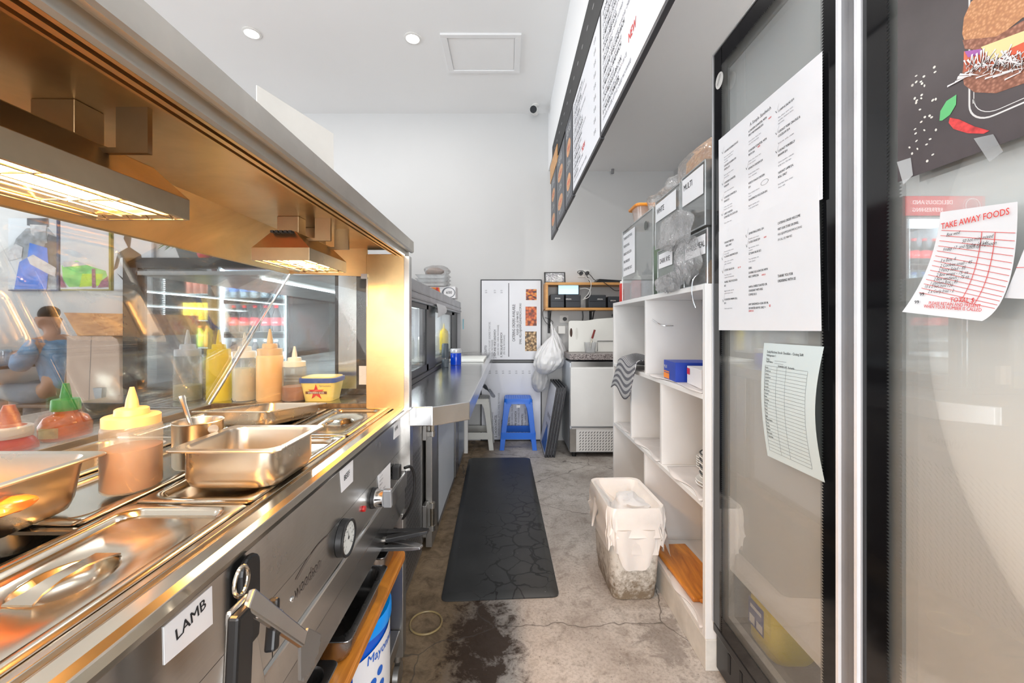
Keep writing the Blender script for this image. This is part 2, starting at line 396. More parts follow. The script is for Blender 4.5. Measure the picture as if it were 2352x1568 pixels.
# ---------------------------------------------------------------- hanging menu boards on the bulkhead
XB = 0.383
bf = FX(XB-.012)
strip = thing('sign_rail', 'black punched steel rail on the bulkhead that the menu boards hang from', 'rail', (XB, 2.0, 1.28))
mb = MB(bf).prism([(-3.3, 1.255), (0.2, 1.255), (0.2, 1.49), (-3.3, 1.47)], -0.012, 0.0)
mb.build('rail', BLKM, strip)
hm = MB(bf)
for k in range(26): hm.disc(-3.1+k*0.125, 1.375, 0.018, 0.006, 0.001, 12)
hm.build('slot_holes', STG, strip)
MB(bf).prism([(-3.42, 1.21), (-2.95, 1.21), (-2.95, 1.34), (-3.42, 1.36)], -0.012, 0.004).build('timber_end', WOODY, strip)
BOARDW = M('menu_white', (0.80, 0.81, 0.85), 0.35, var=0.01); FRB = M('black_frame', (0.03, 0.03, 0.035), 0.4)
DARKB = M('menu_dark_print', (0.055, 0.06, 0.075), 0.35, var=0.3, scale=6)
BUN = wood('bun_print', (0.50, 0.20, 0.07), (0.75, 0.40, 0.18), (12, 12, 12), 3, 0.4)
SALP = M('salad_print', (0.62, 0.12, 0.06), 0.4, var=0.6, scale=40)
def menu_board(ya, yb, zt, zb, lab, white, rows, thick=0.02):
    t = thing('menu_board', lab, 'menu board', (XB, (ya+yb)/2, zb), 'menu boards hung on the bulkhead')
    f = FX(XB); u0, u1 = -ya, -yb
    MB(f).box(u0, u1, zb, zt, -0.004, 0.012).build('frame', FRB, t, bevel=0.002)
    e = 0.012
    MB(f).box(u0+e, u1-e, zb+e, zt-e, 0.011, 0.0135).build('panel', BOARDW if white else DARKB, t)
    rows(f, u0+e, u1-e, zb+e, zt-e, t); return t
ITEMS = [('A. DOUBLE EGG & BACON', '(EGG, BACON, CHEESE, BBQ OR TOMATO SAUCE)'), ('B. CHICKEN SCHNITZEL', '(CHICKEN SCHNITZEL, LETTUCE, CHEESE, MAYONNAISE)'), ('C. PESTO CHICKEN', '(POACHED CHICKEN, PESTO, CHEESE, MAYONNAISE)'),
         ('D. ROAST PORK ROLL', '(PORK, COLESLAW, DRESSING, CRACKLE)'), ('E. ROAST LAMB SANDWICH', '(LAMB, ROCKET, MAYONNAISE, ROASTED CAPSICUM)'), ('F. CHICKEN PARMA ROLL', '(CHICKEN PARMA, CHEESE, NAPOLI)'),
         ('G. MEATBALLS ROLL', '(MEATBALLS, CHEESE, NAPOLI SAUCE)'), ('H. ROAST BEEF ROLL', '(ROAST BEEF, LETTUCE, CHEESE, MUSTARD)'), ('I. PROSCIUTTO', '(PROSCIUTTO, ROCKET, SUNDRIED TOMATOES, CHEESE)'), ('J. HAM AND VEGE SANDWICH', '(HAM, MIX VEGE, CHEESE, MAYONNAISE)'), ('K. MIX SALAD SANDWICH', '(MIX VEGE, MAYONNAISE)')]
def rows_white(n, off):
    def fn(f, u0, u1, z0, z1, t):
        a = MB(f); b = MB(f); c = MB(f); H = (z1-z0-.05)/n; k = 0
        W = u1-u0
        for i in range(n):
            it = ITEMS[(i+off) % len(ITEMS)]; y = z1-.045-i*H
            a.text(it[0], u0+.03, y, 0.026, 0.0142, 0.8, 0.012, 1)
            b.text(it[1], u0+.03, y-.024, 0.019, 0.0142, 0.72, 0.003, 1)
            a.text('$ 15' if i % 3 else '$ 13', u1-.10, y, 0.024, 0.0142, 0.8, 0.01, 1)
        c.text('NEW', u0+.42*W, z0+.10, 0.04, 0.0143, 0.8, 0.02, 1)
        a.build('item_names', INK, t); b.build('ingredients', INKG, t); c.build('new_mark', REDI, t)
    return fn
def rows_dark(f, u0, u1, z0, z1, t):
    W = u1-u0; H = z1-z0; c = (u0+u1)/2
    for k, fy in enumerate((0.66, 0.24)):
        MB(f).disc(c, z0+fy*H, W*.30, H*.10, 0.0140, 24).build('sandwich_photo', BUN, t)
        MB(f).disc(c, z0+fy*H, W*.22, H*.02, 0.0145, 16).build('filling_photo', SALP, t)
    a = MB(f)
    for k, (s, fy) in enumerate((('SANDWICHES', .88), ('FRESHLY MADE', .82), ('ROLLS', .47), ('& FOCACCIA', .42), ('ALL DAY', .08))):
        a.text(s, c, z0+fy*H, 0.032, 0.0145, 0.8, 0.004, 1, align='c')
    a.build('chalk_lettering', M('chalk_white', (0.75, 0.75, 0.75), 0.7), t)
menu_board(3.39, 3.03, 1.22, 0.725, 'dark menu board with sandwich photos, farthest down the bulkhead', False, rows_dark)
menu_board(3.01, 2.57, 1.235, 0.735, 'dark menu board with sandwich photos, middle of the three dark ones', False, rows_dark)
menu_board(2.55, 2.27, 1.25, 0.735, 'dark menu board with sandwich photos, touching the smaller white menu', False, rows_dark)
menu_board(2.26, 1.592, 1.25, 0.743, 'white price menu board with red mark beside the dark photo boards', True, rows_white(9, 0))
menu_board(1.587, 0.72, 1.25, 0.748, 'largest white price menu board, nearest on the bulkhead', True, rows_white(9, 4))
# ---------------------------------------------------------------- ceiling camera
p = PY(1228, 247, 3.77)
c = thing('security_camera', 'small white and black security camera on the ceiling near the corner', 'camera', (p[0], 3.70, 1.95))
MB().lathe([(0.032, 2.039), (0.032, 2.03), (0.012, 2.022)], 20, 0.262, 3.70).build('mount_plate', WHP, c, smooth=True)
MB().tube([(0.262, 3.70, 2.03), (0.258, 3.69, 2.0), (0.25, 3.68, 1.98)], 0.009, 10).build('arm', WHP, c, smooth=True)
MB().cyl((0.262, 3.74, 1.995), (0.237, 3.62, 1.955), 0.032, 0.034, 20).build('body', WHP, c, smooth=True)
MB().cyl((0.2375, 3.622, 1.9555), (0.2355, 3.613, 1.952), 0.031, 0.031, 20).build('lens', BLKG, c, smooth=True)
q = MB().cyl((1.0, 3.80, SOF), (1.0, 3.80, SOF-.04), 0.014, 0.014, 14)
q = tag(q.build('pipe_stub', STG, smooth=True), 'short grey pipe stub hanging where the low ceiling meets the back wall', 'pipe')
# ---------------------------------------------------------------- menu boards standing against the back wall, lettering turned sideways
def wall_poster(z0, z1, lab, rows, pics, lines):
    t = thing('poster_board', lab, 'poster board', (0.03, BACK-.02, z0), 'white menu boards standing on end against the back wall')
    x0, x1 = -0.255, 0.33; f = FY(BACK-.02)
    MB(f).box(x0, x1, z0, z1, -0.012, 0.004).build('frame', FRB, t, bevel=0.002)
    MB(f).box(x0+.011, x1-.011, z0+.011, z1-.011, 0.003, 0.0052).build('panel', BOARDW, t)
    a = MB(f); g = MB(f)
    for (s, px, py, size, bold) in rows:
        X, _, Z = PY(px, py, BACK-.025)
        (a if bold else g).text(s, X, Z, size, 0.0058, 0.66, 0.012 if bold else 0.002, 2, rot=math.pi/2)
    for (px, pa, pb) in lines:
        X, _, za = PY(px, pa, BACK-.025); _, _, zb = PY(px, pb, BACK-.025); a.rect(X-.003, X+.003, zb, za, 0.0058)
    a.build('bold_lettering', INK, t); g.build('light_lettering', INKG, t)
    for (m_, px0, py0, px1, py1) in pics:
        X0, _, Z1 = PY(px0, py0, BACK-.025); X1, _, Z0 = PY(px1, py1, BACK-.025)
        MB(f).rect(X0, X1, Z0, Z1, 0.0058).build('food_photo', m_, t)
    return t
def photo(name, a, b, c_, scale=60, stretch=(1, 1, 1)):
    m, t, bb, o = base(name); v = coords(t, stretch)
    vo = node(t, 'ShaderNodeTexVoronoi', Scale=scale); t.links.new(v, vo.inputs['Vector'])
    t.links.new(ramp(t, vo.outputs['Distance'], [(0.15, a), (0.45, b), (0.75, c_)]), bb.inputs['Base Color']); bb.inputs['Roughness'].default_value = 0.4
    return m
PH1 = photo('platter_print', (0.75, 0.42, 0.04), (0.7, 0.12, 0.02), (0.03, 0.02, 0.02), 30, (1, 1, 2.4))
PH2 = photo('pastry_print', (0.80, 0.30, 0.06), (0.72, 0.12, 0.02), (0.15, 0.03, 0.01), 34)
PH3 = photo('sandwich_print', (0.80, 0.60, 0.36), (0.45, 0.26, 0.10), (0.08, 0.04, 0.01), 48)
wall_poster(-0.333, 0.443, 'upper white menu board with catering lettering and three food photos by the orange shelf',
    [('PROSCIUTTO', 1118, 822, 0.030, 1), ('(PROSCIUTTO, ROCKET, SUNDRIED TOMATOES,', 1126.5, 822, 0.024, 0), ('CHEESE, MAYONNAISE)', 1132.5, 820, 0.024, 0), ('J. HAM AND VEGE SANDWICH', 1139, 822, 0.030, 1),
     ('(HAM, MIX VEGE, CHEESE, MAYONNAISE)', 1146, 816, 0.024, 0), ('K. MIX SALAD SANDWICH', 1154, 820, 0.030, 1), ('(MIX VEGE, MAYONNAISE)', 1160, 814, 0.024, 0),
     ('$ 15', 1118.5, 673, 0.026, 0), ('$ 13', 1138.5, 673, 0.026, 0), ('$ 15', 1154, 673, 0.026, 0),
     ('CATERING ORDERS AVAILABLE:', 1183, 784, 0.038, 1), ('PLEASE CALL :03 9484 9022', 1191, 769, 0.029, 1), ('EMAIL: HELLO@ASIMPLESANDWICH.COM.AU', 1197.5, 790, 0.029, 1)],
    [(PH1, 1208, 664, 1232.5, 689), (PH2, 1207, 704, 1232.5, 748), (PH3, 1206, 761, 1232.5, 806)], [(1168.5, 650, 819)])
low = []
for i, (nm, ing) in enumerate([('A. DOUBLE EGG & BACON', '(EGG, BACON, CHEESE, SAUCE)'), ('B. CHICKEN SCHNITZEL', '(CHICKEN SCHNITZEL, LETTUCE, CHEESE, MAYONNAISE)'), ('C. PESTO CHICKEN', '(PESTO CHICKEN, ROCKET, CHEESE, MAYONNAISE)'),
        ('D. ROAST PORK ROLL', '(PORK, COLESLAW, DRESSING, CRACKLE)'), ('E. ROAST LAMB SANDWICH', '(LAMB, ROCKET, MAYONNAISE, ROASTED CAPSICUM)'), ('F. CHICKEN PARMA ROLL', '(CHICKEN PARMA, CHEESE, NAPOLI)'), ('G. MEATBALLS ROLL', '(LETTUCE, TOMATO, TZATZIKI OR HOT SAUCE)')]):
    x = 1126+i*15.2
    low += [(nm, x, 1004, 0.030, 1), (ing, x+6.5, 1000, 0.024, 0), ('$ 15', x+1, 858, 0.026, 0)]
wall_poster(-1.097, -0.345, 'lower white menu board behind the blue stool, bottom edge on the floor', low, [], [])
# ================================================================ RIGHT SIDE: shelf cabinet
XS, XBK = 0.632, 0.90; YA, YZ = 1.278, 2.393; TOP = 0.135
cab = thing('shelf_cabinet', 'white open shelf cabinet of staggered compartments beside the glass door fridge', 'shelf', (0.76, 1.83, -1.1))
T = 0.018
def pl(n, *a): return MB().box(*a).build(n, MELA, cab, bevel=0.0012)
pl('side_panel', XS, XBK, YA, YA+T, -1.0, TOP+.0); pl('side_panel', XS, XBK, YZ-T, YZ, -1.1, TOP-T)
pl('top_panel', XS, XBK, YA+T, YZ, TOP-T, TOP)
pl('shelf_board', XS, XBK-.01, YA+T, YZ-T, -0.238, -0.220); pl('shelf_board', XS, XBK-.01, YA+T, YZ-T, -0.588, -0.570); pl('shelf_board', XS, XBK-.01, YA+T, YZ-T, -1.0, -0.982)
pl('back_panel', XBK-.01, XBK, YA+T, YZ-T, -1.0, TOP-T)
pl('divider', XS+.002, XBK-.01, 1.83, 1.848, -0.22, TOP-T); pl('divider', XS+.002, XBK-.01, 2.045, 2.063, -0.570, -0.238)
pl('divider', XS+.002, XBK-.01, 1.645, 1.663, -0.570, -0.238); pl('divider', XS+.002, XBK-.01, 1.84, 1.858, -0.982, -0.588)
kick = M('dirty_plinth', (0.70, 0.68, 0.63), 0.5, var=0.12, scale=14)
MB().box(XS+.0, XBK, YA-.002, YZ-T, -1.1, -1.0).build('plinth', kick, cab, bevel=0.002)
hk = MB().tube([(0.70, 1.85-.021, 0.04), (0.70, 1.80, 0.03), (0.70, 1.79, 0.05)], 0.003, 8, 1)
def liner(x0, x1, y0, y1, z, lab, sag=0.0):
    mb = MB()
    ph = random.random()*6
    mb.grid(lambda u, v: (x0+(x1-x0)*u-(0.012*math.sin(v*9+ph) if u < .01 else 0), y0+(y1-y0)*v, z+0.001+0.0025*abs(math.sin(u*5+v*7+ph))-(sag if u < .01 else 0)), 14, 18)
    o = mb.build('paper_liner', M('greaseproof_paper', (0.66, 0.62, 0.60), 0.5, var=0.10, scale=9, bmp=0.3, bscale=16), None, smooth=True, fixn=False)
    s = o.modifiers.new('t', 'SOLIDIFY'); s.thickness = 0.0006; s.offset = 1
    return tag(o, lab, 'paper liner', 'paper liners lying in the shelf compartments')
liner(0.634, 0.86, 1.30, 1.62, -0.57, 'crinkled paper liner under the stacked plates in the lower middle row'); liner(0.634, 0.87, 1.68, 2.02, -0.57, 'crinkled paper liner in the empty centre compartment')
liner(0.64, 0.87, 2.07, 2.35, -0.57, 'crinkled paper liner below the dish stack at the far end'); liner(0.634, 0.87, 1.30, 1.80, -0.22, 'crinkled paper liner under the glove boxes')
liner(0.64, 0.87, 1.87, 2.20, -0.22, 'crinkled paper liner beside the checked cloth')
liner(0.634, 0.87, 1.30, 1.62, -0.982, 'crinkled paper liner under the wooden paddle board')
# plates
PLT = M('white_china', (0.82, 0.82, 0.80), 0.15, var=0.01, coat=0.3); RIMD = M('dark_glaze_rim', (0.03, 0.035, 0.04), 0.25)
def plate(cx, cy, z, r, lab, group, dark=False, h=0.014):
    t = thing('plate', lab, 'plate', (cx, cy, z), group)
    MB().lathe([(r*.55, z), (r*.6, z+.002), (r, z+h), (r-.002, z+h+.002), (r*.62, z+.006), (1e-4, z+.005)], 32, cx, cy).build('dish', PLT, t, smooth=True)
    if dark: MB().lathe([(r-.001, z+h-.001), (r+.0012, z+h+.0005), (r-.001, z+h+.0028), (r-.006, z+h+.001)], 32, cx, cy, False, False).build('rim_band', RIMD, t, smooth=True)
    return t
z = -0.567; side = [0.075]*2+[0.062]*8
names = ['lowest', 'second lowest', 'third from the bottom', 'fourth from the bottom', 'fifth from the bottom', 'sixth from the bottom', 'fourth from the top', 'third from the top', 'second from the top', 'topmost']
for k in range(10):
    plate(0.745, 1.41, z, side[k], names[k]+' plate of the taller stack against the right end of the shelf', 'plates in the tall stack', k >= 3 and k % 2 == 1 or k == 9, 0.010); z += 0.0115
z = -0.567
for k in range(5): plate(0.80, 1.58, z, 0.05, ['lowest', 'second', 'middle', 'fourth', 'topmost'][k]+' white saucer of the short stack behind the tall plates', 'white saucers', False, 0.011); z += 0.0095
z = -0.567
for k in range(3): plate(0.76, 2.16, z, 0.06, ['bottom', 'middle', 'top'][k]+' white plate of the small pile in the far compartment', 'plates in the far compartment', False, 0.01); z += 0.010
z = -0.53
for k in range(4): plate(0.77, 2.17, z, 0.04, ['bottom', 'second', 'third', 'top'][k]+' small white bowl piled on the plates in the far compartment', 'bowls in the far compartment', False, 0.013); z += 0.013
# glove boxes
def box_thing(name, lab, cat, c, s, rot, mat, faces=(), group=None):
    """c = base centre, s = sizes, faces = (frame offset function) lettering"""
    t = thing(name, lab, cat, c, group)
    R = Matrix.Translation((c[0], c[1], c[2])) @ Matrix.Rotation(math.radians(rot), 4, 'Z')
    MB(R).box(-s[0]/2, s[0]/2, -s[1]/2, s[1]/2, 0, s[2]).build('carton', mat, t, bevel=0.001)
    return t, R
BLUEC = M('blue_card', (0.01, 0.05, 0.42), 0.4, var=0.08); WHC = M('white_card', (0.78, 0.77, 0.78), 0.5, var=0.02); REDC = M('red_card', (0.65, 0.03, 0.04), 0.45); NAVY = M('navy_card', (0.01, 0.02, 0.22), 0.45); ORC = M('orange_card', (0.85, 0.25, 0.02), 0.45)
t, R = box_thing('glove_box', 'white and navy 100 piece glove box at the front of the shelf', 'box', (0.735, 1.43, -0.216), (0.13, 0.16, 0.065), -8, WHC)
ff = R @ frame((0, -0.0805, 0), (1, 0, 0), (0, 0, 1)); fs = R @ frame((-0.0655, 0, 0), (0, -1, 0), (0, 0, 1))
MB(ff).rect(-.06, .002, .002, .060, 0.0005).build('navy_panel', NAVY, t); MB(ff).rect(.006, .06, .045, .060, 0.0005).build('red_panel', REDC, t)
MB(fs).rect(-.078, -.045, .035, .058, 0.0005).build('red_logo_panel', REDC, t)
MB(ff).text('MEDIUM', -.029, .045, 0.012, 0.001, 1, 0.02, align='c').text('100', -.029, .024, 0.024, 0.001, 1, 0.03, align='c').text('pieces', -.029, .012, 0.014, 0.001, 1, 0.02, align='c').build('white_lettering', WHP, t)
MB(ff).text('Disposable', .008, .049, 0.009, 0.001).build('brand_lettering', WHP, t)
mb = MB(ff)
for k in range(5): mb.text('latex powder free gloves'[:18+k], .008, .037-k*.007, 0.0058, 0.001)
mb.build('small_print', INKG, t)
t, R = box_thing('glove_box', 'blue carton with orange corner behind the white glove box', 'box', (0.725, 1.60, -0.216), (0.15, 0.14, 0.075), -4, BLUEC)
ff = R @ frame((0, -0.0705, 0), (1, 0, 0), (0, 0, 1)); fs = R @ frame((-0.0755, 0, 0), (0, -1, 0), (0, 0, 1))
MB(fs).rect(-.068, .0, .003, .025, 0.0005).rect(-.068, .0, .028, .033, .0005).build('orange_panel', ORC, t); MB(fs).text('PLUS', -.06, .045, 0.016, .001, 1, .02).build('lettering', WHP, t)
# bags of gloves next to boxes
def blob(name, c, r, mat, parent, seed, n=14, amp=0.25, sx=1, sy=1, sz=1, fr=3.0):
    rnd = random.Random(seed); ph = [rnd.random()*6.28 for _ in range(9)]
    mb = MB(); loops = []
    for i in range(1, n):
        a = math.pi*i/n; L = []
        for k in range(2*n):
            b = 2*math.pi*k/(2*n)
            d = 1+amp*(math.sin(fr*b+ph[0]+2*a)*.5+math.sin(fr*2.3*b+ph[1])*.25*math.sin(a*3+ph[2])+math.sin(5*a+ph[3]+b)*.35)
            L.append((c[0]+sx*r*d*math.sin(a)*math.cos(b), c[1]+sy*r*d*math.sin(a)*math.sin(b), c[2]-sz*r*d*math.cos(a)))
        loops.append(L)
    mb.loft(loops); o = mb.build(name, mat, parent, smooth=True)
    for p_ in o.data.polygons: p_.use_smooth = True
    return o
tag(blob('plastic_bag', (0.79, 1.385, -0.12), 0.045, FILM, None, 3, sz=.8), 'scrunched clear bag lying on top of the white glove box', 'bag')
tag(blob('bread_bag', (0.83, 1.32, -0.17), 0.045, M('tan_film', (0.42, 0.30, 0.26), 0.3, var=0.4, scale=30), None, 5, sz=.9), 'brown scrunched bag at the right end of the upper shelf', 'bag')
# checked tea towel hanging over the shelf edge
m, tt, bb, oo = base('checked_cotton'); v = coords(tt, (1, 1, 1)); ch = node(tt, 'ShaderNodeTexWave', Scale=55.0); ch.bands_direction = 'Y'; tt.links.new(v, ch.inputs[0])
c2 = node(tt, 'ShaderNodeTexWave', Scale=55.0); c2.bands_direction = 'X'; tt.links.new(v, c2.inputs[0])
tt.links.new(mixc(tt, 1.0, ramp(tt, ch.outputs['Fac'], [(0.4, (0.03, 0.03, 0.04)), (0.6, (0.75, 0.75, 0.75))]), ramp(tt, c2.outputs['Fac'], [(0.35, (0.3, 0.3, 0.34)), (0.6, (1, 1, 1))]), 'MULTIPLY'), bb.inputs['Base Color']); bb.inputs['Roughness'].default_value = 0.9
def towel(u, v):
    x = 0.80-0.26*u; y = 1.95+0.27*v+0.02*math.sin(u*7); z = -0.195+0.020*math.sin(v*7+u*3)+0.006*math.sin(u*9+v*5)
    if x < 0.625: z -= (0.625-x)*1.9; x = 0.625-(0.625-x)*.35-.006
    return (x, y+(0.07*(v-.5))*(u), z+.012)
o = MB().grid(towel, 26, 30).build('tea_towel', m, None, smooth=True, fixn=False); s = o.modifiers.new('t', 'SOLIDIFY'); s.thickness = 0.003
tag(o, 'black and white checked tea towel draped over the far end of the upper shelf', 'cloth')
# wooden paddle board in the bottom compartment
bt = thing('paddle_board', 'orange stained wooden serving board with a handle in the bottom compartment', 'board', (0.72, 1.5, -0.98))
RB = Matrix.Translation((0.725, 1.55, -0.979)) @ Matrix.Rotation(math.radians(3), 4, 'Z')
MB(RB).prism([(-.075, -.13), (.075, -.13), (.075, .22), (-.075, .22)], 0.0, 0.018).build('blade', WOODO, bt, bevel=0.006)
MB(RB).prism([(-.055, -.131), (-.022, -.16), (-.018, -.235), (.018, -.235), (.022, -.16), (.055, -.131)], 0.001, 0.017).build('handle', WOODO, bt, bevel=0.005)
# wire hooks
hkt = tag(MB().tube([(0.66, 1.845-.018, 0.03), (0.69, 1.79, 0.0), (0.74, 1.785, 0.0)], 0.0025, 8, 2).build('wire_hook', CHROME, smooth=True), 'bent wire hook under the top of the shelf cabinet', 'hook')
tag(MB().tube([(0.630, 1.34, 0.06), (0.622, 1.345, 0.09), (0.622, 1.35, 0.13), (0.627, 1.35, 0.16), (0.645, 1.35, 0.175)], 0.0025, 8, 2).build('wire_hook', CHROME, smooth=True), 'curved steel hook over the top front edge of the shelf by the fridge', 'hook')
# ---------------------------------------------------------------- acrylic boxes on top of the cabinet
def acbox(lab, x0, x1, y0, y1, z0, z1, labels=()):
    t = thing('acrylic_bin', lab, 'container', ((x0+x1)/2, (y0+y1)/2, z0), 'clear acrylic bread bins on the cabinet')
    T_ = 0.003
    mb = MB()
    mb.box(x0, x0+T_, y0, y1, z0, z1).box(x1-T_, x1, y0, y1, z0, z1).box(x0+T_, x1-T_, y0, y0+T_, z0, z1).box(x0+T_, x1-T_, y1-T_, y1, z0, z1).box(x0+T_, x1-T_, y0+T_, y1-T_, z0, z0+T_)
    mb.build('walls', ACR, t)
    MB().box(x0, x1, y0, y1, z1+.0005, z1+.0035).build('lid', ACR, t)
    e = MB()
    for (a, b) in ((x0, y0), (x0, y1), (x1, y0)): e.cyl((a, b, z0), (a, b, z1), 0.0022, n=6)
    e.cyl((x0, y0, z1), (x0, y1, z1), 0.0025, n=6).cyl((x0, y0, z0+.002), (x0, y1, z0+.002), 0.0025, n=6)
    e.build('polished_edges', clear('acrylic_edge', (0.75, 0.78, 0.78), 0.15, 0.6, 0.1, 0.45), t)
    for (ya, yb, za, zb, lines, size, tilt) in labels:
        f = FX(x0-.0015)
        MB(f).prism([(-ya, zb), (-yb, zb+tilt), (-yb, za+tilt), (-ya, za)], 0, .0006).build('paper_label', PAPER, t)
        mb = MB(f)
        for i, s in enumerate(lines): mb.text(s, -ya+.012, za-.012-size-(i*(za-zb-.02)/max(1, len(lines))), size, 0.001, 0.8, 0.015, 2, rot=math.atan2(tilt, ya-yb))
        mb.build('lettering', INK, t)
    return t
z0 = TOP
acbox('clear acrylic bin with list of rolls taped on, farthest on the cabinet', 0.645, 0.87, 1.77, 2.24, z0, 0.523, [(2.22, 2.02, 0.50, 0.27, ['TURKISH SOFT ROLL', 'FRENCH ROLL', 'BREAD FOCACCIA', 'MILK BRIOCHE', 'GLUTEN FREE SLICE'], 0.020, 0)])
acbox('clear acrylic bin labelled DARK RYE, under the WHITE bin', 0.645, 0.87, 1.50, 1.715, z0, 0.315, [(1.70, 1.56, 0.30, 0.24, ['DARK RYE'], 0.028, 0)])
acbox('clear acrylic bin labelled WHITE, above the DARK RYE bin', 0.638, 0.87, 1.476, 1.722, 0.325, 0.528, [(1.715, 1.51, 0.515, 0.44, ['WHITE'], 0.032, 0)])
acbox('clear acrylic bin labelled WHOLEMEAL, lower one beside the fridge', 0.645, 0.87, 1.29, 1.46, z0, 0.315, [(1.45, 1.30, 0.30, 0.235, ['WHOLEMEAL'], 0.028, 0)])
acbox('clear acrylic bin labelled MULTI, upper one beside the fridge', 0.638, 0.87, 1.29, 1.463, 0.325, 0.535, [(1.455, 1.30, 0.525, 0.43, ['MULTI'], 0.030, 0)])
tag(MB(FX(0.6425)).disc(-1.86, 0.465, 0.021, 0.021, 0, 24).build('round_sticker', M('dark_sticker', (0.10, 0.11, 0.10), 0.5)), 'round dark sticker on the farthest acrylic bin', 'sticker')
GRN = M('green_card', (0.36, 0.52, 0.33), 0.7)
tag(MB().box(0.74, 0.744, 1.80, 2.05, z0+.01, 0.40).build('green_sheet', GRN), 'pale green card standing inside the farthest acrylic bin', 'card')
LOAF = wood('bread_crust', (0.55, 0.24, 0.08), (0.78, 0.50, 0.26), (6, 6, 6), 4, 0.7)
for (nm, c, s, z_, lab) in (('bread_loaf', (0.76, 1.56), (.13, .12, .11), 0.328, 'brown loaf inside the WHITE bin'), ('bread_loaf', (0.76, 1.37), (.13, .12, .09), 0.14, 'brown loaf inside the WHOLEMEAL bin')):
    l = MB(Matrix.Translation((c[0], c[1], z_))).loft([rr(s[0]*.94, s[1]*.94, .02, .0), rr(s[0], s[1], .03, .02), rr(s[0], s[1], .035, s[2]*.7), rr(s[0]*.8, s[1]*.85, .03, s[2])]).build(nm, LOAF, None, smooth=True)
    tag(l, lab, 'bread')
# things on top of the bins
tb = thing('bagged_loaf', 'clear bag of sliced bread lying on top of the WHITE bin', 'bread', (0.76, 1.52, 0.54))
MB(Matrix.Translation((0.75, 1.45, 0.541)) @ Matrix.Rotation(math.radians(6), 4, 'Z')).loft([rr(.11, .20, .02, .0), rr(.12, .21, .03, .02), rr(.125, .215, .04, .075), rr(.09, .19, .04, .10)]).build('loaf', LOAF, tb, smooth=True)
MB(Matrix.Translation((0.745, 1.47, 0.539)) @ Matrix.Rotation(math.radians(6), 4, 'Z')).loft([rr(.13, .24, .03, .0), rr(.14, .25, .03, .03), rr(.145, .245, .04, .085), rr(.10, .21, .04, .113)]).build('film_bag', FILM, tb, smooth=True)
blob('bag_neck', (0.70, 1.64, 0.575), 0.05, FILM, tb, 8, sy=1.2, sz=.75)
tub = thing('lidded_tub', 'frosted plastic tub with orange lid on the farthest acrylic bin', 'tub', (0.72, 2.10, 0.527))
MB(Matrix.Translation((0.72, 2.10, 0.5275))).loft([rr(.085, .085, .015, 0), rr(.11, .11, .02, .09)]).build('body', clear('frosted_tub', (0.9, 0.88, 0.86), 0.05, 0.4, 0.2, 0.55, (0.85, 0.72, 0.66)), tub, smooth=True)
MB(Matrix.Translation((0.72, 2.10, 0.5275))).loft([rr(.135, .135, .02, .084), rr(.14, .14, .022, .092), rr(.118, .118, .02, .10)]).build('lid', M('orange_lid', (0.85, 0.30, 0.03), 0.35), tub, smooth=True)
bg2 = thing('bagged_buns', 'clear bag of orange buns behind the orange lidded tub', 'bread', (0.76, 1.90, 0.53))
blob('buns', (0.745, 1.87, 0.565), 0.052, LOAF, bg2, 11, amp=.15, sy=1.5, sz=.6); blob('film_bag', (0.745, 1.89, 0.585), 0.072, FILM, bg2, 12, sy=1.35, sz=.75, amp=.3)
# draped clear bags in front of the lower bins
tag(blob('plastic_bag', (0.625, 1.40, 0.225), 0.075, FILM, None, 21, n=20, sx=.35, sy=1.2, sz=.9, amp=.35), 'scrunched clear bag hanging in front of the WHOLEMEAL bin', 'bag')
tag(blob('plastic_bag', (0.612, 1.47, 0.345), 0.085, FILM, None, 22, n=20, sx=.25, sy=1.7, sz=.7, amp=.3, fr=4), 'clear film bag sagging over the middle of the stacked bins', 'bag')
tag(blob('plastic_bag', (0.622, 1.55, 0.165), 0.045, FILM, None, 23, n=18, sx=.4, sy=2.6, sz=.7, amp=.35, fr=5), 'clear bag lying along the front edge of the cabinet top', 'bag')
# squeeze bottles standing in the far bin
def bottle(name, lab, cat, c, r, h, body, capm, sauce=None, level=0.5, sm=None, group=None, n=28, nozzle=1.0, capr=0.86, flat=False, tip=None):
    """squeeze bottle: body to 0.60h, screw cap, cone nozzle"""
    t = thing(name, lab, cat, c, group); x, y, z = c
    hb = h*0.66
    MB().lathe([(r*.93, z), (r, z+.004), (r, z+hb*.90), (r*.97, z+hb*.95), (r*.80, z+hb)], n, x, y).build('body', body, t, smooth=True)
    if sauce: MB().lathe([(r*.90, z+.002), (r*.985, z+.006), (r*.985, z+hb*level), (1e-4, z+hb*level+.001)], n, x, y).build('sauce', sauce, t, smooth=True)
    zc = z+hb*.955
    MB().lathe([(r*capr*1.02, zc), (r*capr*1.02, zc+h*.085), (r*capr*.97, zc+h*.095), (r*.58, zc+h*.098), (r*.56, zc+h*.155), (r*.50, zc+h*.165)], n, x, y).build('cap', capm, t, smooth=True)
    zn = zc+h*.162
    MB().lathe([(r*.24, zn), (r*.20, zn+h*.08*nozzle), (r*.09, z+h*.985), (r*.075, z+h)], 16, x, y).build('nozzle', tip or capm, t, smooth=True)
    return t
SQ = clear('translucent_bottle', (0.95, 0.93, 0.88), 0.03, 0.3, 0.15, 0.14, (0.86, 0.83, 0.74))
CAPW = M('cream_cap', (0.82, 0.76, 0.62), 0.35, sss=0.2); REDS = M('tomato_sauce', (0.55, 0.03, 0.02), 0.35); BRNS = M('brown_sauce', (0.22, 0.10, 0.045), 0.4)
GRYC = M('grey_cap', (0.12, 0.13, 0.15), 0.4)
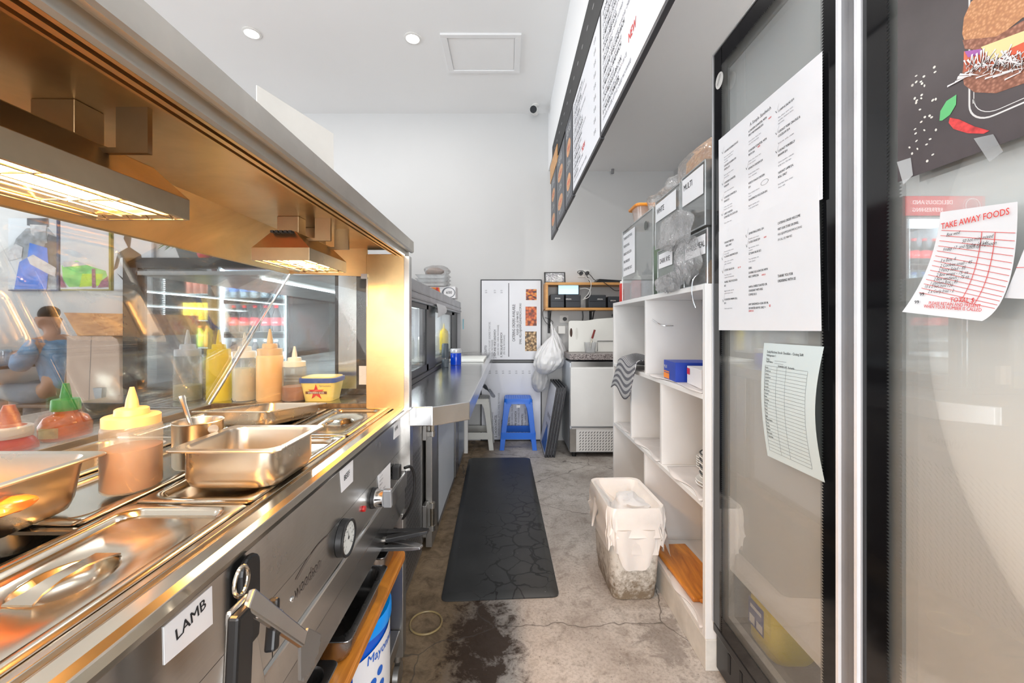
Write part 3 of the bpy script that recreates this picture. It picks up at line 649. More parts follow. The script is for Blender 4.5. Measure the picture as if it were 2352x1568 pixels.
bottle('sauce_bottle', 'red sauce squeeze bottle at the far corner of the cabinet top', 'bottle', (0.672, 2.29, TOP), 0.030, 0.165, REDS, WHP, group='sauce bottles on the cabinet', nozzle=.5)
bottle('sauce_bottle', 'grey capped sauce bottle in the farthest acrylic bin', 'bottle', (0.70, 2.0, TOP+.005), 0.030, 0.175, M('smoke_bottle', (0.40, 0.38, 0.38), 0.3), GRYC, group='sauce bottles on the cabinet')
bottle('sauce_bottle', 'white topped red bottle inside the farthest acrylic bin', 'bottle', (0.70, 2.16, TOP+.005), 0.030, 0.16, M('pink_label_bottle', (0.70, 0.28, 0.26), 0.4, var=0.3, scale=25), WHP, group='sauce bottles on the cabinet')
# ---------------------------------------------------------------- waste bin
bn = thing('waste_bin', 'dirty white rectangular waste bin with a white liner bag on the floor', 'bin', (0.535, 1.76, -1.1))
m, tt, bb, oo = base('grimy_bin'); wp = world_pos(tt); sp = tt.nodes.new('ShaderNodeSeparateXYZ'); tt.links.new(wp, sp.inputs[0])
n1 = noise(tt, wp, 30, 8, 0.75, 0.15); hgt = mrange(tt, sp.outputs[2], 0.0, 0.26, 0.22, -0.20)
dm = mrange(tt, math_(tt, 'ADD', n1, hgt), 0.47, 0.70, 0, 0.9)
tt.links.new(mixc(tt, dm, (0.74, 0.70, 0.63), (0.17, 0.115, 0.06)), bb.inputs['Base Color']); bb.inputs['Roughness'].default_value = 0.45
RBN = Matrix.Translation((0.508, 1.735, 0)) @ Matrix.Rotation(math.radians(2), 4, 'Z')
MB(RBN).loft([rr(.165, .25, .03, -1.099), rr(.178, .262, .035, -1.09), rr(.185, .27, .035, -1.04), rr(.188, .275, .035, -1.037), rr(.215, .31, .035, -0.745), rr(.222, .316, .036, -0.735), rr(.205, .30, .03, -0.735), rr(.18, .27, .03, -1.0)], True, True).build('tub', m, bn, smooth=True)
LIN = M('bin_liner', (0.80, 0.76, 0.72), 0.35, var=0.04, bmp=0.35, bscale=28, sss=0.15)
def fold(loop, amp, z, seed, zz=0.0):
    r = []; n = len(loop)
    for i, p in enumerate(loop):
        a = 2*math.pi*i/n; d = 1+amp*(math.sin(7*a+seed)+.6*math.sin(13*a+2*seed)+.4*math.sin(23*a))
        r.append((p[0]*d, p[1]*d, z+zz*(math.sin(5*a+seed)+.5*math.sin(11*a+seed*3))))
    return r
N9 = 16
loops = [fold(rr(.10, .18, .04, 0, N9), .03, -0.80, 1, .012), fold(rr(.16, .25, .04, 0, N9), .02, -0.765, 2, .006), fold(rr(.195, .29, .035, 0, N9), .006, -0.742, 3), fold(rr(.205, .302, .036, 0, N9), .004, -0.722, 3), fold(rr(.228, .322, .038, 0, N9), .004, -0.718, 3),
         fold(rr(.238, .33, .038, 0, N9), .007, -0.735, 4, .003), fold(rr(.242, .336, .038, 0, N9), .022, -0.77, 5, .006), fold(rr(.234, .328, .038, 0, N9), .020, -0.80, 8, .010), fold(rr(.244, .338, .038, 0, N9), .030, -0.825, 6.4, .008), fold(rr(.232, .328, .038, 0, N9), .026, -0.85, 9, .010), fold(rr(.230, .324, .038, 0, N9), .028, -0.885, 7, .014)]
MB(RBN).loft(loops, True, False).build('liner_bag', LIN, bn, smooth=True)
# rounded flap of the liner on the near side
MB(RBN).grid(lambda u, v: ((-0.085+.15*u)*(1-.25*max(0, v-.55)), -.168-.006*math.sin(u*9)-.004*v+.012*v*v, -0.80-0.165*v*(1-.35*(2*u-1)**4)), 10, 10).build('liner_flap', LIN, bn, smooth=True, fixn=False)
MB(RBN).grid(lambda u, v: (.118+.03*v, (-.15+.10*u)*(1-v)-.12*v+.006*math.sin(u*8), -.80-.13*v-.03*u*(1-v)), 5, 6).build('liner_corner', LIN, bn, smooth=True)
MB(RBN).grid(lambda u, v: (-.121-.012*v-.004*math.sin(u*6), (.06-.10*u)*(1-v)+.03*v, -.75-.13*v), 5, 6).build('liner_corner', LIN, bn, smooth=True, fixn=False)
blob('crumpled_wrap', (0.53, 1.73, -0.765), 0.06, BAGW, bn, 31, sx=1.1, sy=1.5, sz=.5, amp=.4)
# ---------------------------------------------------------------- under-counter fridge at the back
uf = thing('counter_fridge', 'white fronted undercounter fridge with stone top at the end of the aisle', 'fridge', (0.95, 3.6, -1.1))
x0, x1, yf = 0.525, 1.35, 3.36
UW = M('fridge_white', (0.74, 0.735, 0.72), 0.35, var=0.02)
MB().box(x0, x1, yf, BACK-.01, -1.06, -0.31).build('body', M('side_panel_grey', (0.62, 0.66, 0.72), 0.35), uf, bevel=0.003)
MB().box(x0-.005, x1, yf-.02, BACK-.005, -0.285, -0.235).build('stone_top', photo('speckled_stone', (0.50, 0.46, 0.44), (0.30, 0.26, 0.25), (0.10, 0.08, 0.08), 130), uf, bevel=0.004)
MB().box(x0+.01, x1, yf-.015, yf, -0.345, -0.30).build('steel_fascia', ST, uf)
MB().box(x0, x1-.02, yf-.045, yf-.003, -0.835, -0.345).build('door', UW, uf, bevel=0.006)
MB().box(x0+.015, x1, yf-.02, yf-.001, -1.05, -0.85).build('grille_panel', UW, uf, bevel=0.003)
MB().box(x0-.002, x0+.05, yf-.022, yf, -1.05, -0.86).build('corner_post', ST, uf)
g = MB(FY(yf-.0205)); 
for r in range(7):
    for k in range(26):
        a = x0+.075+k*.024; b = -0.885-r*.0235; g.poly([(a, b-.012), (a+.006, b-.012), (a+.016, b+.003), (a+.010, b+.003)], 0.0008)
g.build('vent_slots', BLKM, uf)
for k in (x0+.04, x1-.04): MB().cyl((k, yf+.03, -1.1), (k, yf+.03, -1.05), 0.018, n=12).build('foot', BLK, uf, smooth=True)
# items on the fridge top
cb = thing('cutting_board', 'large white plastic cutting board with handle slot propped on the back fridge', 'board', (0.85, 3.6, -0.235))
fcb = FY(3.58)
ps = [(0.547, -.234), (1.15, -.234), (1.15, 0.085), (0.80, .062), (.70, .045), (0.56, .045), (0.547, .035)]
MB(fcb).prism(ps, 0, .02).build('board', M('board_white', (0.80, 0.795, 0.75), 0.4, var=0.02), cb, bevel=0.004)
MB(fcb).prism([(p[0]*.012+.568, p[1]*.04-.06) for p in [(math.cos(a*math.pi/8), math.sin(a*math.pi/8)) for a in range(16)]], .02, .0206).build('handle_slot', M('slot_shadow', (0.06, 0.03, 0.02), 0.7), cb)
MB(fcb).prism([(p[0]*.012+.618, p[1]*.055-.07) for p in [(math.cos(a*math.pi/8), math.sin(a*math.pi/8)) for a in range(16)]], .0201, .0212).build('finger_groove', M('groove', (0.70, 0.69, 0.64), 0.4), cb)
kn = thing('palette_knife', 'spatula with dark red handle standing in a clear cup before the white cutting board', 'utensil', (0.73, 3.50, -0.23))
MB().cyl((0.725, 3.5, -0.195), (0.742, 3.5, -0.11), 0.009, 0.006, 10).build('blade', STP, kn, smooth=True)
MB().cyl((0.742, 3.5, -0.11), (0.765, 3.5, -0.035), 0.0095, 0.009, 10).build('handle', M('dark_red_handle', (0.22, 0.02, 0.015), 0.35), kn, smooth=True)
cp = MB(Matrix.Translation((0.725, 3.50, -0.2345))).loft([rr(.085, .06, .02, 0), rr(.105, .07, .02, .09), rr(.10, .066, .02, .09), rr(.08, .056, .02, .004)])
tag(cp.build('clear_cup', clear('cup_plastic', (0.93, 0.93, 0.93), 0.08, 0.5, 0.08, 0.2), smooth=True), 'clear plastic cup holding the red handled spatula', 'cup')
mb = MB().tube([(0.80, 3.55, -0.225), (0.80, 3.55, -0.135), (1.03, 3.55, -0.135), (1.03, 3.55, -0.225)], 0.003, 8)
tag(mb.build('wire_stand', BLK, smooth=True), 'thin black wire stand in front of the cutting board', 'stand')
# ---------------------------------------------------------------- orange timber wall shelf
sh = thing('wall_shelf', 'orange timber box shelf on black brackets fixed to the back wall', 'shelf', (0.78, 3.75, 0.14))
sx0, sx1, sf = 0.348, 1.25, BACK-.21
for (nm, a) in (('top_board', (sx0, sx1, sf, BACK, .372, .395)), ('bottom_board', (sx0, sx1, sf, BACK, .142, .165)), ('side_board', (sx0, sx0+.024, sf, BACK, .165, .372)), ('side_board', (sx1-.024, sx1, sf, BACK, .165, .372))):
    MB().box(*a).build(nm, WOODY, sh, bevel=0.002)
for bx in (0.40, 0.80):
    MB().box(bx-.012, bx+.012, BACK-.006, BACK, -.07, .142).box(bx-.012, bx+.012, BACK-.17, BACK, .135, .142).build('bracket', BLK, sh)
    MB().tube([(bx+.005, BACK-.005, -.02), (bx+.005, BACK-.14, .137)], 0.005, 6).build('bracket_brace', BLK, sh)
def device(name, lab, cat, x0, x1, y0, y1, z0, z1, mat, group=None, bev=.006):
    t = thing(name, lab, cat, ((x0+x1)/2, (y0+y1)/2, z0), group); MB().box(x0, x1, y0, y1, z0, z1).build('body', mat, t, bevel=bev, seg=3); return t
DK = M('dark_navy_plastic', (0.022, 0.026, 0.034), 0.4)
def printer(lab, x0, x1, y0, tpx, z1, split=False):
    t = device('receipt_printer', lab, 'printer', x0, x1, y0, BACK-.04, .166, z1, DK, 'receipt printers on the timber shelf')
    f = FY(y0-.0005); mb = MB(f)
    mb.text('EPSON', tpx, .245 if not split else z1-.045, 0.016, 0.0006, 1, 0.02, align='c'); mb.build('lettering', WHP, t)
    MB(f).rect(x0+.008, x1-.008, .222, .225, 0.0004).build('seam', BLKG, t)
    return t
printer('square black receipt printer, leftmost on the timber shelf', .395, .522, BACK-.19, .46, .288)
printer('black receipt printer under the lit tablet', .535, .672, BACK-.19, .56, .283, True)
printer('black label printer right of the white cables', .745, .905, BACK-.18, .85, .283, True)
printer('black printer farthest right, partly behind the cabinet', .925, 1.06, BACK-.18, .97, .27, True)
tb = thing('tablet', 'lit tablet with pale blue screen standing behind the receipt printers', 'tablet', (.56, 3.80, .283))
MB(FY(3.70)).box(.465, .665, .285, .395, -.008, 0).build('case', BLK, tb, bevel=.003)
MB(FY(3.70)).rect(.473, .657, .292, .388, .0006).build('screen', emis('lit_screen', (0.50, 0.78, 0.95), 0.75), tb)
tb = thing('tablet', 'dark tablet with shiny screen standing on top of the timber shelf', 'tablet', (.44, 3.73, .396))
RT = frame((.44, 3.69, .3965), (1, 0, 0), (0, .25, 1))
MB(RT).box(-.098, .098, 0, .105, -.008, 0).build('case', BLK, tb, bevel=.003)
MB(RT).rect(-.086, .086, .009, .095, .0006).build('screen', clear('dark_screen', (0.15, 0.15, 0.16), 0.35, 0.8, 0.12, 0.5, (0.45, 0.46, 0.5), 0.6, 30), tb)
rt = thing('router', 'low black router lying on the right of the timber shelf', 'router', (.92, 3.74, .396))
MB().hexa([(.80, 3.66, .3965), (1.10, 3.66, .3965), (.80, 3.82, .3965), (1.10, 3.82, .3965), (.85, 3.69, .432), (1.08, 3.69, .418), (.85, 3.80, .442), (1.08, 3.80, .425)]).build('body', BLK, rt, bevel=.004)
def plate_wall(lab, x, z, w=.075, h=.05, plugs=()):
    t = thing('wall_socket', lab, 'socket', (x, BACK-.01, z), 'white wall sockets')
    MB().box(x-w/2, x+w/2, BACK-.012, BACK, z-h/2, z+h/2).build('plate', WHP, t, bevel=.002)
    for (dx, dz) in plugs: MB().cyl((x+dx, BACK-.012, z+dz), (x+dx, BACK-.05, z+dz), .019, .017, 16).build('plug', BLK, t, smooth=True)
    return t
plate_wall('double white wall socket with two black plugs above the timber shelf', .735, .50, .11, .07, ((-.03, .0), (.028, .002)))
plate_wall('small white wall socket with one black plug below the timber shelf', .545, .065, .085, .07, ((.005, .0),))
plate_wall('small black outlet under the right of the timber shelf', 1.02, .10, .03, .03, ((0, 0),))
tag(MB().box(.478, .545, BACK-.10, BACK-.0, -.075, -.002).build('adapter_box', WHP, bevel=.004), 'white adapter box at the left edge of the cutting board', 'adapter')
def cable(lab, pts, mat, r=.003): return tag(MB().tube(pts, r, 6, 2).build('cable', mat, smooth=True), lab, 'cable', 'cables around the timber shelf')
cable('black cable from the upper wall socket to the router', [(.765, BACK-.05, .50), (.80, BACK-.05, .47), (.83, BACK-.04, .43), (.87, BACK-.22, .40), (.93, BACK-.23, .35), (.98, BACK-.23, .31), (1.05, BACK-.2, .33)], BLK)
cable('black cable looping left of the upper wall socket', [(.70, BACK-.05, .50), (.665, BACK-.05, .50), (.67, BACK-.05, .52), (.72, BACK-.05, .525), (.75, BACK-.05, .49), (.78, BACK-.05, .42), (.79, BACK-.04, .40)], BLK)
cable('white cable curling from the lit tablet', [(.672, BACK-.16, .34), (.72, BACK-.2, .345), (.765, BACK-.2, .32), (.75, BACK-.2, .26), (.69, BACK-.2, .24)], WHP)
cable('white cable dropping from the upper wall socket', [(.735, BACK-.04, .47), (.755, BACK-.23, .41), (.76, BACK-.23, .35), (.74, BACK-.2, .29), (.70, BACK-.2, .25)], WHP)
cable('thin black cable looped around the left shelf bracket', [(.36, BACK-.2, .17), (.325, BACK-.1, .13), (.35, BACK-.04, .05), (.40, BACK-.03, .0), (.44, BACK-.03, .02), (.43, BACK-.03, .05), (.36, BACK-.03, .08)], BLK, .0025)
cable('bundle of black leads hanging below the shelf', [(.72, BACK-.02, .14), (.725, BACK-.02, .09), (.72, BACK-.02, .05)], BLK, .006)
# ---------------------------------------------------------------- hanging carrier bags
hb = thing('carrier_bag', 'big white plastic carrier bag of rubbish hanging from the shelf bracket', 'bag', (.37, 3.62, -.4))
def sack(name, cx, cy, zt, zb, w, mat, par, seed, dx=0, dpt=.8):
    from mathutils import noise as mn
    rnd = random.Random(seed); ph = [rnd.random()*6.3 for _ in range(5)]; loops = []; N = 80
    prof = [(0, .05), (.06, .09), (.14, .30), (.25, .55), (.40, .82), (.56, 1.0), (.72, .98), (.86, .78), (.95, .5), (1, .2)]
    fine = []
    for (a_, b_), (c_, d_) in zip(prof, prof[1:]): fine += [(a_+(c_-a_)*i/4, b_+(d_-b_)*i/4) for i in range(4)]
    for (q, rw) in fine+[prof[-1]]:
        L = []
        for k in range(N):
            a = 2*math.pi*k/N; f_ = 1+.07*math.sin(9*a+ph[0])*(1-q)+.05*math.sin(15*a+ph[1])*(1-q)+.08*math.sin(2*a+ph[2]+q*3)+.05*math.sin(4*a+ph[3]-q*5)
            p3 = Vector((math.cos(a)*1.6+seed, math.sin(a)*1.6, q*2.2)); f_ += .22*(abs(mn.noise(p3*1.6))-.2)+.10*(abs(mn.noise(p3*4))-.2)
            L.append((cx+dx*q+w*rw*f_*math.cos(a), cy+w*rw*dpt*f_*math.sin(a), zt+(zb-zt)*q-.10*w*math.sin(3*a+seed)*q*(1-q)*4))
        loops.append(L)
    return MB().loft(loops).build(name, mat, par, smooth=True)
sack('sack', .415, 3.63, -.075, -.44, .135, BAGW, hb, 4, -.075)
MB().tube([(.40, 3.66, .03), (.41, 3.64, -.03), (.415, 3.635, -.085)], [.006, .01, .014], 8, 1).build('handles', BAGW, hb, smooth=True)
hb = thing('carrier_bag', 'thinner white carrier bag hanging behind the big one, nearer the fridge', 'bag', (.46, 3.72, -.3))
sack('sack', .44, 3.73, -.02, -.40, .085, BAGW, hb, 9, .03)
MB().tube([(.41, 3.76, .03), (.43, 3.74, -.03)], [.006, .01], 8).build('handles', BAGW, hb, smooth=True)
hb = thing('carrier_bag', 'greyish sagging plastic bag lowest of the hanging bags', 'bag', (.34, 3.72, -.6))
sack('sack', .325, 3.745, -.32, -.62, .075, M('grey_film', (0.60, 0.60, 0.60), 0.3, bmp=0.4, bscale=50), hb, 14, -.03)
# ---------------------------------------------------------------- stack of framed boards leaning beside the fridge
for k in range(4):
    t = thing('framed_board', ['framed board with blue print, leftmost of the leaning black framed boards', 'second black framed board from the left of those leaning by the back fridge', 'third black framed board from the left of those leaning by the back fridge', 'rightmost black framed board leaning towards the back fridge'][k], 'framed board', (.33+k*.024, 3.56, -1.1), 'black framed boards leaning on their sides')
    xb = .312+k*.0235; lean = .105
    for (nm, m_, e, w0, w1) in (('frame', FRB, 0, 0, .016), ('print', BOARDW, .014, -.0012, .0),):
        f = frame((xb, 0, -1.098), (0, -1, 0), (lean/.62, 0, 1))
        MB(f).box(-3.82+e, -3.34-e, .0+e, .60-e-.0, -w1, -w0+.0 if nm == 'frame' else .0012).build(nm, m_, t, bevel=.0015 if nm == 'frame' else 0)
    f = frame((xb, 0, -1.098), (0, -1, 0), (lean/.62, 0, 1))
    mb = MB(Matrix.Identity(4)); 
    for q in (.07, .55):
        p0 = f @ Vector((-3.338, q-.008, -.011)); p1 = f @ Vector((-3.338, q+.008, -.004)); mb.box(p0.x, p1.x+.004, 3.3365, 3.3385, p0.z, p1.z)
    mb.build('corner_clip', WHP, t)
    if k == 0:
        MB(f).poly([(-3.70, .03), (-3.36, .03), (-3.36, .14), (-3.5, .25), (-3.62, .12)], .0016).build('blue_print', M('blue_print', (0.02, 0.16, 0.55), 0.4, var=.3, scale=20), t)
        MB(f).text('FRESH TASTE', -3.60, .30, .05, .0018, .8, .01, 1).text('MADE DAILY', -3.60, .22, .04, .0018, .8, 0, 1).build('lettering', INKG, t)
# ================================================================ FLOOR THINGS
m, tt, bb, oo = base('cracked_rubber'); wp = world_pos(tt); sp = tt.nodes.new('ShaderNodeSeparateXYZ'); tt.links.new(wp, sp.inputs[0])
nn = node(tt, 'ShaderNodeTexNoise', Scale=9.0, Detail=3); tt.links.new(wp, nn.inputs['Vector'])
s1 = tt.nodes.new('ShaderNodeVectorMath'); s1.operation = 'SCALE'; s1.inputs['Scale'].default_value = 0.09; tt.links.new(nn.outputs['Color'], s1.inputs[0])
s2 = tt.nodes.new('ShaderNodeVectorMath'); s2.operation = 'ADD'; tt.links.new(wp, s2.inputs[0]); tt.links.new(s1.outputs[0], s2.inputs[1])
vo = node(tt, 'ShaderNodeTexVoronoi', Scale=11.0); vo.feature = 'DISTANCE_TO_EDGE'; tt.links.new(s2.outputs[0], vo.inputs['Vector'])
# cracks cluster right of the centre and in the middle of the length
cx = math_(tt, 'ABSOLUTE', math_(tt, 'SUBTRACT', sp.outputs[0], 0.07)); cy = math_(tt, 'ABSOLUTE', math_(tt, 'SUBTRACT', sp.outputs[1], 2.1))
mk = math_(tt, 'ADD', math_(tt, 'MULTIPLY', cx, 4.5), math_(tt, 'MULTIPLY', cy, 0.75)); mk = math_(tt, 'ADD', mk, math_(tt, 'MULTIPLY', math_(tt, 'SUBTRACT', noise(tt, wp, 5, 3), 0.5), 2.2))
wid = mrange(tt, mk, 0.30, 1.0, 0.05, 0.0)
crack = math_(tt, 'LESS_THAN', vo.outputs['Distance'], wid)
spk = node(tt, 'ShaderNodeTexVoronoi', Scale=26.0); tt.links.new(wp, spk.inputs['Vector'])
c = ramp(tt, noise(tt, wp, 6, 5), [(0.3, (0.026, 0.027, 0.027)), (0.7, (0.040, 0.041, 0.041))])
c = mixc(tt, mrange(tt, spk.outputs['Distance'], .05, .035, 0, .6), c, (0.3, 0.3, 0.3))
c = mixc(tt, crack, c, (0.004, 0.004, 0.004)); tt.links.new(c, bb.inputs['Base Color'])
bb.inputs['Roughness'].default_value = 0.42; bump(tt, bb, math_(tt, 'MINIMUM', vo.outputs['Distance'], wid), 0.5, 0.01)
RUB = m
P4 = [PZ(1012, 1383, -1.1), PZ(1285, 1372, -1.1), PZ(1217, 1053, -1.1), PZ(1077, 1054, -1.1)]
ctr = [sum(p[i] for p in P4)/4 for i in (0, 1)]
def inset(q, k): return [(p[0]+(ctr[0]-p[0])/abs(ctr[0]-p[0])*k, p[1]+(ctr[1]-p[1])/abs(ctr[1]-p[1])*k) for p in q]
def rounded(q, r, n=5):
    out = []; N = len(q)
    for i in range(N):
        a, b, c_ = Vector(q[i-1][:2]), Vector(q[i][:2]), Vector(q[(i+1) % N][:2])
        d1 = (a-b).normalized()*r; d2 = (c_-b).normalized()*r
        for k in range(n+1):
            u = k/n; p = (b+d1)*(1-u)**2+b*2*u*(1-u)+(b+d2)*u*u; out.append((p.x, p.y))
    return out
L = [(rounded(P4, .03), -1.099), (rounded(P4, .03), -1.094), (rounded(inset(P4, .022), .025), -1.082), (rounded(inset(P4, .035), .022), -1.081)]
mt = MB().loft([[(x, y, z) for x, y in q] for q, z in L]).build('floor_mat', RUB, smooth=True)
tag(mt, 'long black rubber anti-fatigue mat with cracked surface on the aisle floor', 'mat')
BRASS = M('yellowed_rubber', (0.30, 0.22, 0.10), 0.3, var=.1)
tag(MB().torus((-.300, 1.48, -1.0955), .058, .0035, 40, 8).build('rubber_ring', BRASS, smooth=True), 'yellowish rubber ring lying on the stained floor by the counter leg', 'ring')
def stool(lab, cx, cy, mat, w=.33, d=.27, h=.45, tw=.25, td=.22):
    t = thing('plastic_stool', lab, 'stool', (cx, cy, -1.1), 'plastic stools at the end of the aisle')
    zt = -1.1+h; R = Matrix.Translation((cx, cy, 0))
    MB(R).loft([rr(tw+.006, td+.006, .03, zt-.045), rr(tw, td, .03, zt-.008), rr(tw-.012, td-.012, .028, zt)]).build('seat', mat, t, smooth=True)
    g = MB(R)
    for i in range(11):
        for j in range(8): g.box(-tw*.42+i*tw*.084-.004, -tw*.42+i*tw*.084+.004, -td*.4+j*td*.114-.003, -td*.4+j*td*.114+.003, zt-.0005, zt+.0012)
    g.build('grip_studs', mat, t)
    for sx in (-1, 1):
        for sy in (-1, 1):
            T0 = (sx*tw*.5, sy*td*.5); B0 = (sx*w*.5, sy*d*.5); loops = []
            for q, wd in ((0, .075), (.12, .055), (.3, .047), (1, .040)):
                x = T0[0]+(B0[0]-T0[0])*q; y = T0[1]+(B0[1]-T0[1])*q; z = zt-.03-(h-.03)*q
                th = .010
                l = [(x, y), (x-sx*wd, y), (x-sx*wd, y-sy*th), (x-sx*th, y-sy*th), (x-sx*th, y-sy*wd), (x, y-sy*wd)]
                loops.append([(a, b, z) for a, b in l])
            MB(R).loft(loops).build('leg', mat, t, bevel=.002)
    q = .70; x = (tw+(w-tw)*q)/2-.004; y = (td+(d-td)*q)/2-.004; z = zt-.03-(h-.03)*q
    for sy in (-1, 1): MB(R).box(-x, x, sy*y-.006, sy*y+.006, z-.03, z+.03).build('rung', mat, t, bevel=.003)
    for sx in (-1, 1): MB(R).box(sx*x-.006, sx*x+.006, -y, y, z-.03, z+.03).build('rung', mat, t, bevel=.003)
    return t, R
BLUEP = M('blue_stool_plastic', (0.02, 0.17, 0.75), 0.35, var=.03, sss=.05); CREAMP = M('grey_white_plastic', (0.62, 0.62, 0.58), 0.4, var=.03)
t, R = stool('bright blue plastic stool in front of the lower white menu board', .098, 3.667, BLUEP)
MB(FY(3.5535, .098, -.715)).rect(-.017, .017, -.012, .012, 0).build('paper_sticker', PAPER, t)
stool('grey white plastic stool half under the steel bench end', -.285, 3.667, CREAMP)
def cl(u, v): return (-.30+.19*u, 3.56+.16*v, -.62+.10*math.exp(-((u-.45)**2)*10)*(1-.5*v)+.015*math.sin(u*13+v*4)-(0.10*max(0, u-.75)))
o = MB().grid(cl, 20, 16).build('rag', M('grey_rag', (0.25, 0.27, 0.31), 0.8, var=.35, scale=20), None, smooth=True, fixn=False); s = o.modifiers.new('t', 'SOLIDIFY'); s.thickness = .004
tag(o, 'crumpled grey rag heaped on the grey white stool', 'cloth')
# ================================================================ COUNTER FRIDGE WITH STEEL WORKTOP (left, far)
D = .257
wb = thing('steel_workbench', 'stainless steel worktop bench with chamfered corner and fridge doors below, left of the mat', 'bench', (-.7, 2.5, -1.1))
top = [(-.435, 1.268), (-.237, 1.271), (-.127, 1.359), (-.127, 3.83), (-1.45, 3.83), (-1.45, 1.268)]
STB = steel('bench_steel', (0.60, 0.61, 0.62), 0.14, 0.24, (3, 60, 3), .12)
MB().prism(top, -D-.062, -D).build('worktop', STB, wb, bevel=.003)
MB().box(-1.40, -.41, 1.30, 3.48, -1.05, -.32).build('carcass', STD, wb)
MB().box(-.41, -.404, 1.285, 1.90, -1.07, -.33).build('machine_panel', STG, wb)
MB().box(-.404, -.400, 1.31, 1.87, -.50, -.40).build('badge_panel', STD, wb, bevel=.001)
MB(FL(-.3995)).text('Advance', 1.50, -.475, .055, .0004, .8, .005).build('lettering', INKG, wb)
g = MB(FL(-.4035))
for r in range(22):
    for k in range(22):
        a = 1.34+k*.0245; b = -.56-r*.0225; g.poly([(a, b-.012), (a+.006, b-.012), (a+.018, b+.004), (a+.012, b+.004)], .0006)
g.build('vent_mesh', BLKM, wb)
DOORW = M('door_film_white', (0.60, 0.64, 0.69), 0.35, var=.04, scale=3)
for (ya, yb, pm) in ((1.96, 2.80, DOORW), (2.86, 3.44, M('blue_grey_film', (0.22, 0.27, 0.36), .3))):
    MB().box(-.40, -.368, ya, yb, -1.085, -.325).build('door', STD, wb, bevel=.003)
    MB().box(-.368, -.3655, ya+.17, yb-.05, -1.04, -.33).build('door_film', pm, wb)
    MB().box(-.3655, -.3645, ya+.155, ya+.17, -1.06, -.33).box(-.3655, -.3645, ya+.155, yb-.04, -1.06, -1.04).build('gasket_strip', STG, wb)
for z in (-.47, -.93):
    h = MB()
    h.box(-.403, -.385, 1.90, 1.955, z-.075, z+.075)
    h.build('hinge', STD, wb, bevel=.002)
    MB().cyl((-.366, 1.955, z-.07), (-.366, 1.955, z+.07), .011, n=14).build('hinge_pin', STP, wb, smooth=True)
    for dz in (-.055, .055): MB().cyl((-.366, 1.955, z+dz-.012), (-.366, 1.955, z+dz+.012), .015, n=14).box(-.39, -.366, 1.94, 1.97, z+dz-.01, z+dz+.01).build('hinge_knuckle', STD, wb, smooth=True)
MB().box(-.372, -.34, 3.45, 3.48, -1.1, -.33).build('end_post', WHP, wb, bevel=.003)
for y in (1.35, 3.4): MB().cyl((-.46, y, -1.1), (-.46, y, -1.05), .02, n=12).build('foot', BLK, wb, smooth=True)
# ---------------------------------------------------------------- cold display case on the bench
cc = thing('display_case', 'refrigerated glass display case with black sliding door frames on the steel bench', 'display case', (-.9, 2.5, -D))
y0, y1, xr, xf = 1.50, 3.50, -.41, -1.44
RAIL = steel('rail_grey', (0.45, 0.46, 0.48), .3, .45)
MB().box(xf, xr, y0, y1, -D+.0005, -.235).build('base', BLK, cc, bevel=.002)
MB().box(xf+.05, xr, y0, y1, .19, .205).build('top_panel', STD, cc)
MB().box(xr-.03, xr+.004, y0-.02, y1, .108, .205).build('rear_rail', RAIL, cc, bevel=.004)
MB().box(xr+.004, xr+.008, y0, y1, .150, .157).box(xr+.004, xr+.010, y0, y1, .12, .128).build('rail_groove', STG, cc)
MB().box(xf, xf+.05, y0, y1, .217, .255).build('front_rail', BLK, cc)
MB().box(xf, -.44, y0, y0+.035, .217, .255).build('end_rail', BLK, cc)
for (a, b, mt_) in ((xf, xf+.055, BLK), (-.645, -.632, BLK), (-.565, -.44, BLK), (-.632, -.565, ST)): MB().box(a, b, y0, y0+.04, -.235, .217).build('end_post', mt_, cc)
MB().box(xf+.055, -.645, y0+.015, y0+.021, -.235, .217).build('end_glass', GLASS, cc)
MB().box(xf+.008, xf+.014, y0+.04, y1, -.235, .217).build('front_glass', GLASS, cc)
for (a, b, dx) in ((y0+.04, 2.33, 0), (2.06, y1, -.018)):
    X0 = xr-.016+dx
    d = MB().box(X0-.008, X0+.008, a, a+.05, -.235, .108).box(X0-.008, X0+.008, b-(.25 if dx == 0 else .34), b, -.235, .108).box(X0-.008, X0+.008, a+.05, b-.2, -.235, -.20).box(X0-.008, X0+.008, a+.05, b-.2, .085, .108)
    d.build('door_frame', BLK, cc, bevel=.001)
    MB().box(X0-.003, X0+.003, a+.05, b-.2, -.20, .085).build('sliding_glass', GLASS, cc)
LEDS = emis('led_strip', (0.85, 0.95, 1.0), 4.0)
for (x, z) in ((-.95, .183), (-.62, .125)): MB().box(x-.006, x+.006, y0+.06, y1-.05, z-.004, z+.006).build('led_bar', LEDS, cc)
MB().box(-.66, -.58, y0+.06, y1-.05, .131, .136).box(-1.0, -.90, y0+.06, y1-.05, .187, .19).build('led_bracket', WHP, cc)
MB().box(-1.30, -.47, y0+.06, y1-.02, -.195, -.190).build('wire_shelf', clear('shelf_glass', (.85, .93, .93), .1, .6, .05, .15), cc)
tr = MB()
for k in range(20): tr.box(-1.30, -.46, y0+.10+k*.095, y0+.13+k*.095, -.233, -.222)
tr.build('slatted_tray', STG, cc)
MB().box(xf, xr, y1, y1+.03, -.235, .205).build('end_wall', M('case_liner', (0.5, 0.5, 0.52), .4), cc)
for (x, z, e_) in ((-.95, .178, 9), (-.62, .12, 7)): area('case_light', (x, (y0+y1)/2, z), (0, 0, 0), .02, e_, (.88, .95, 1), 'RECTANGLE', 1.8, parent=cc)
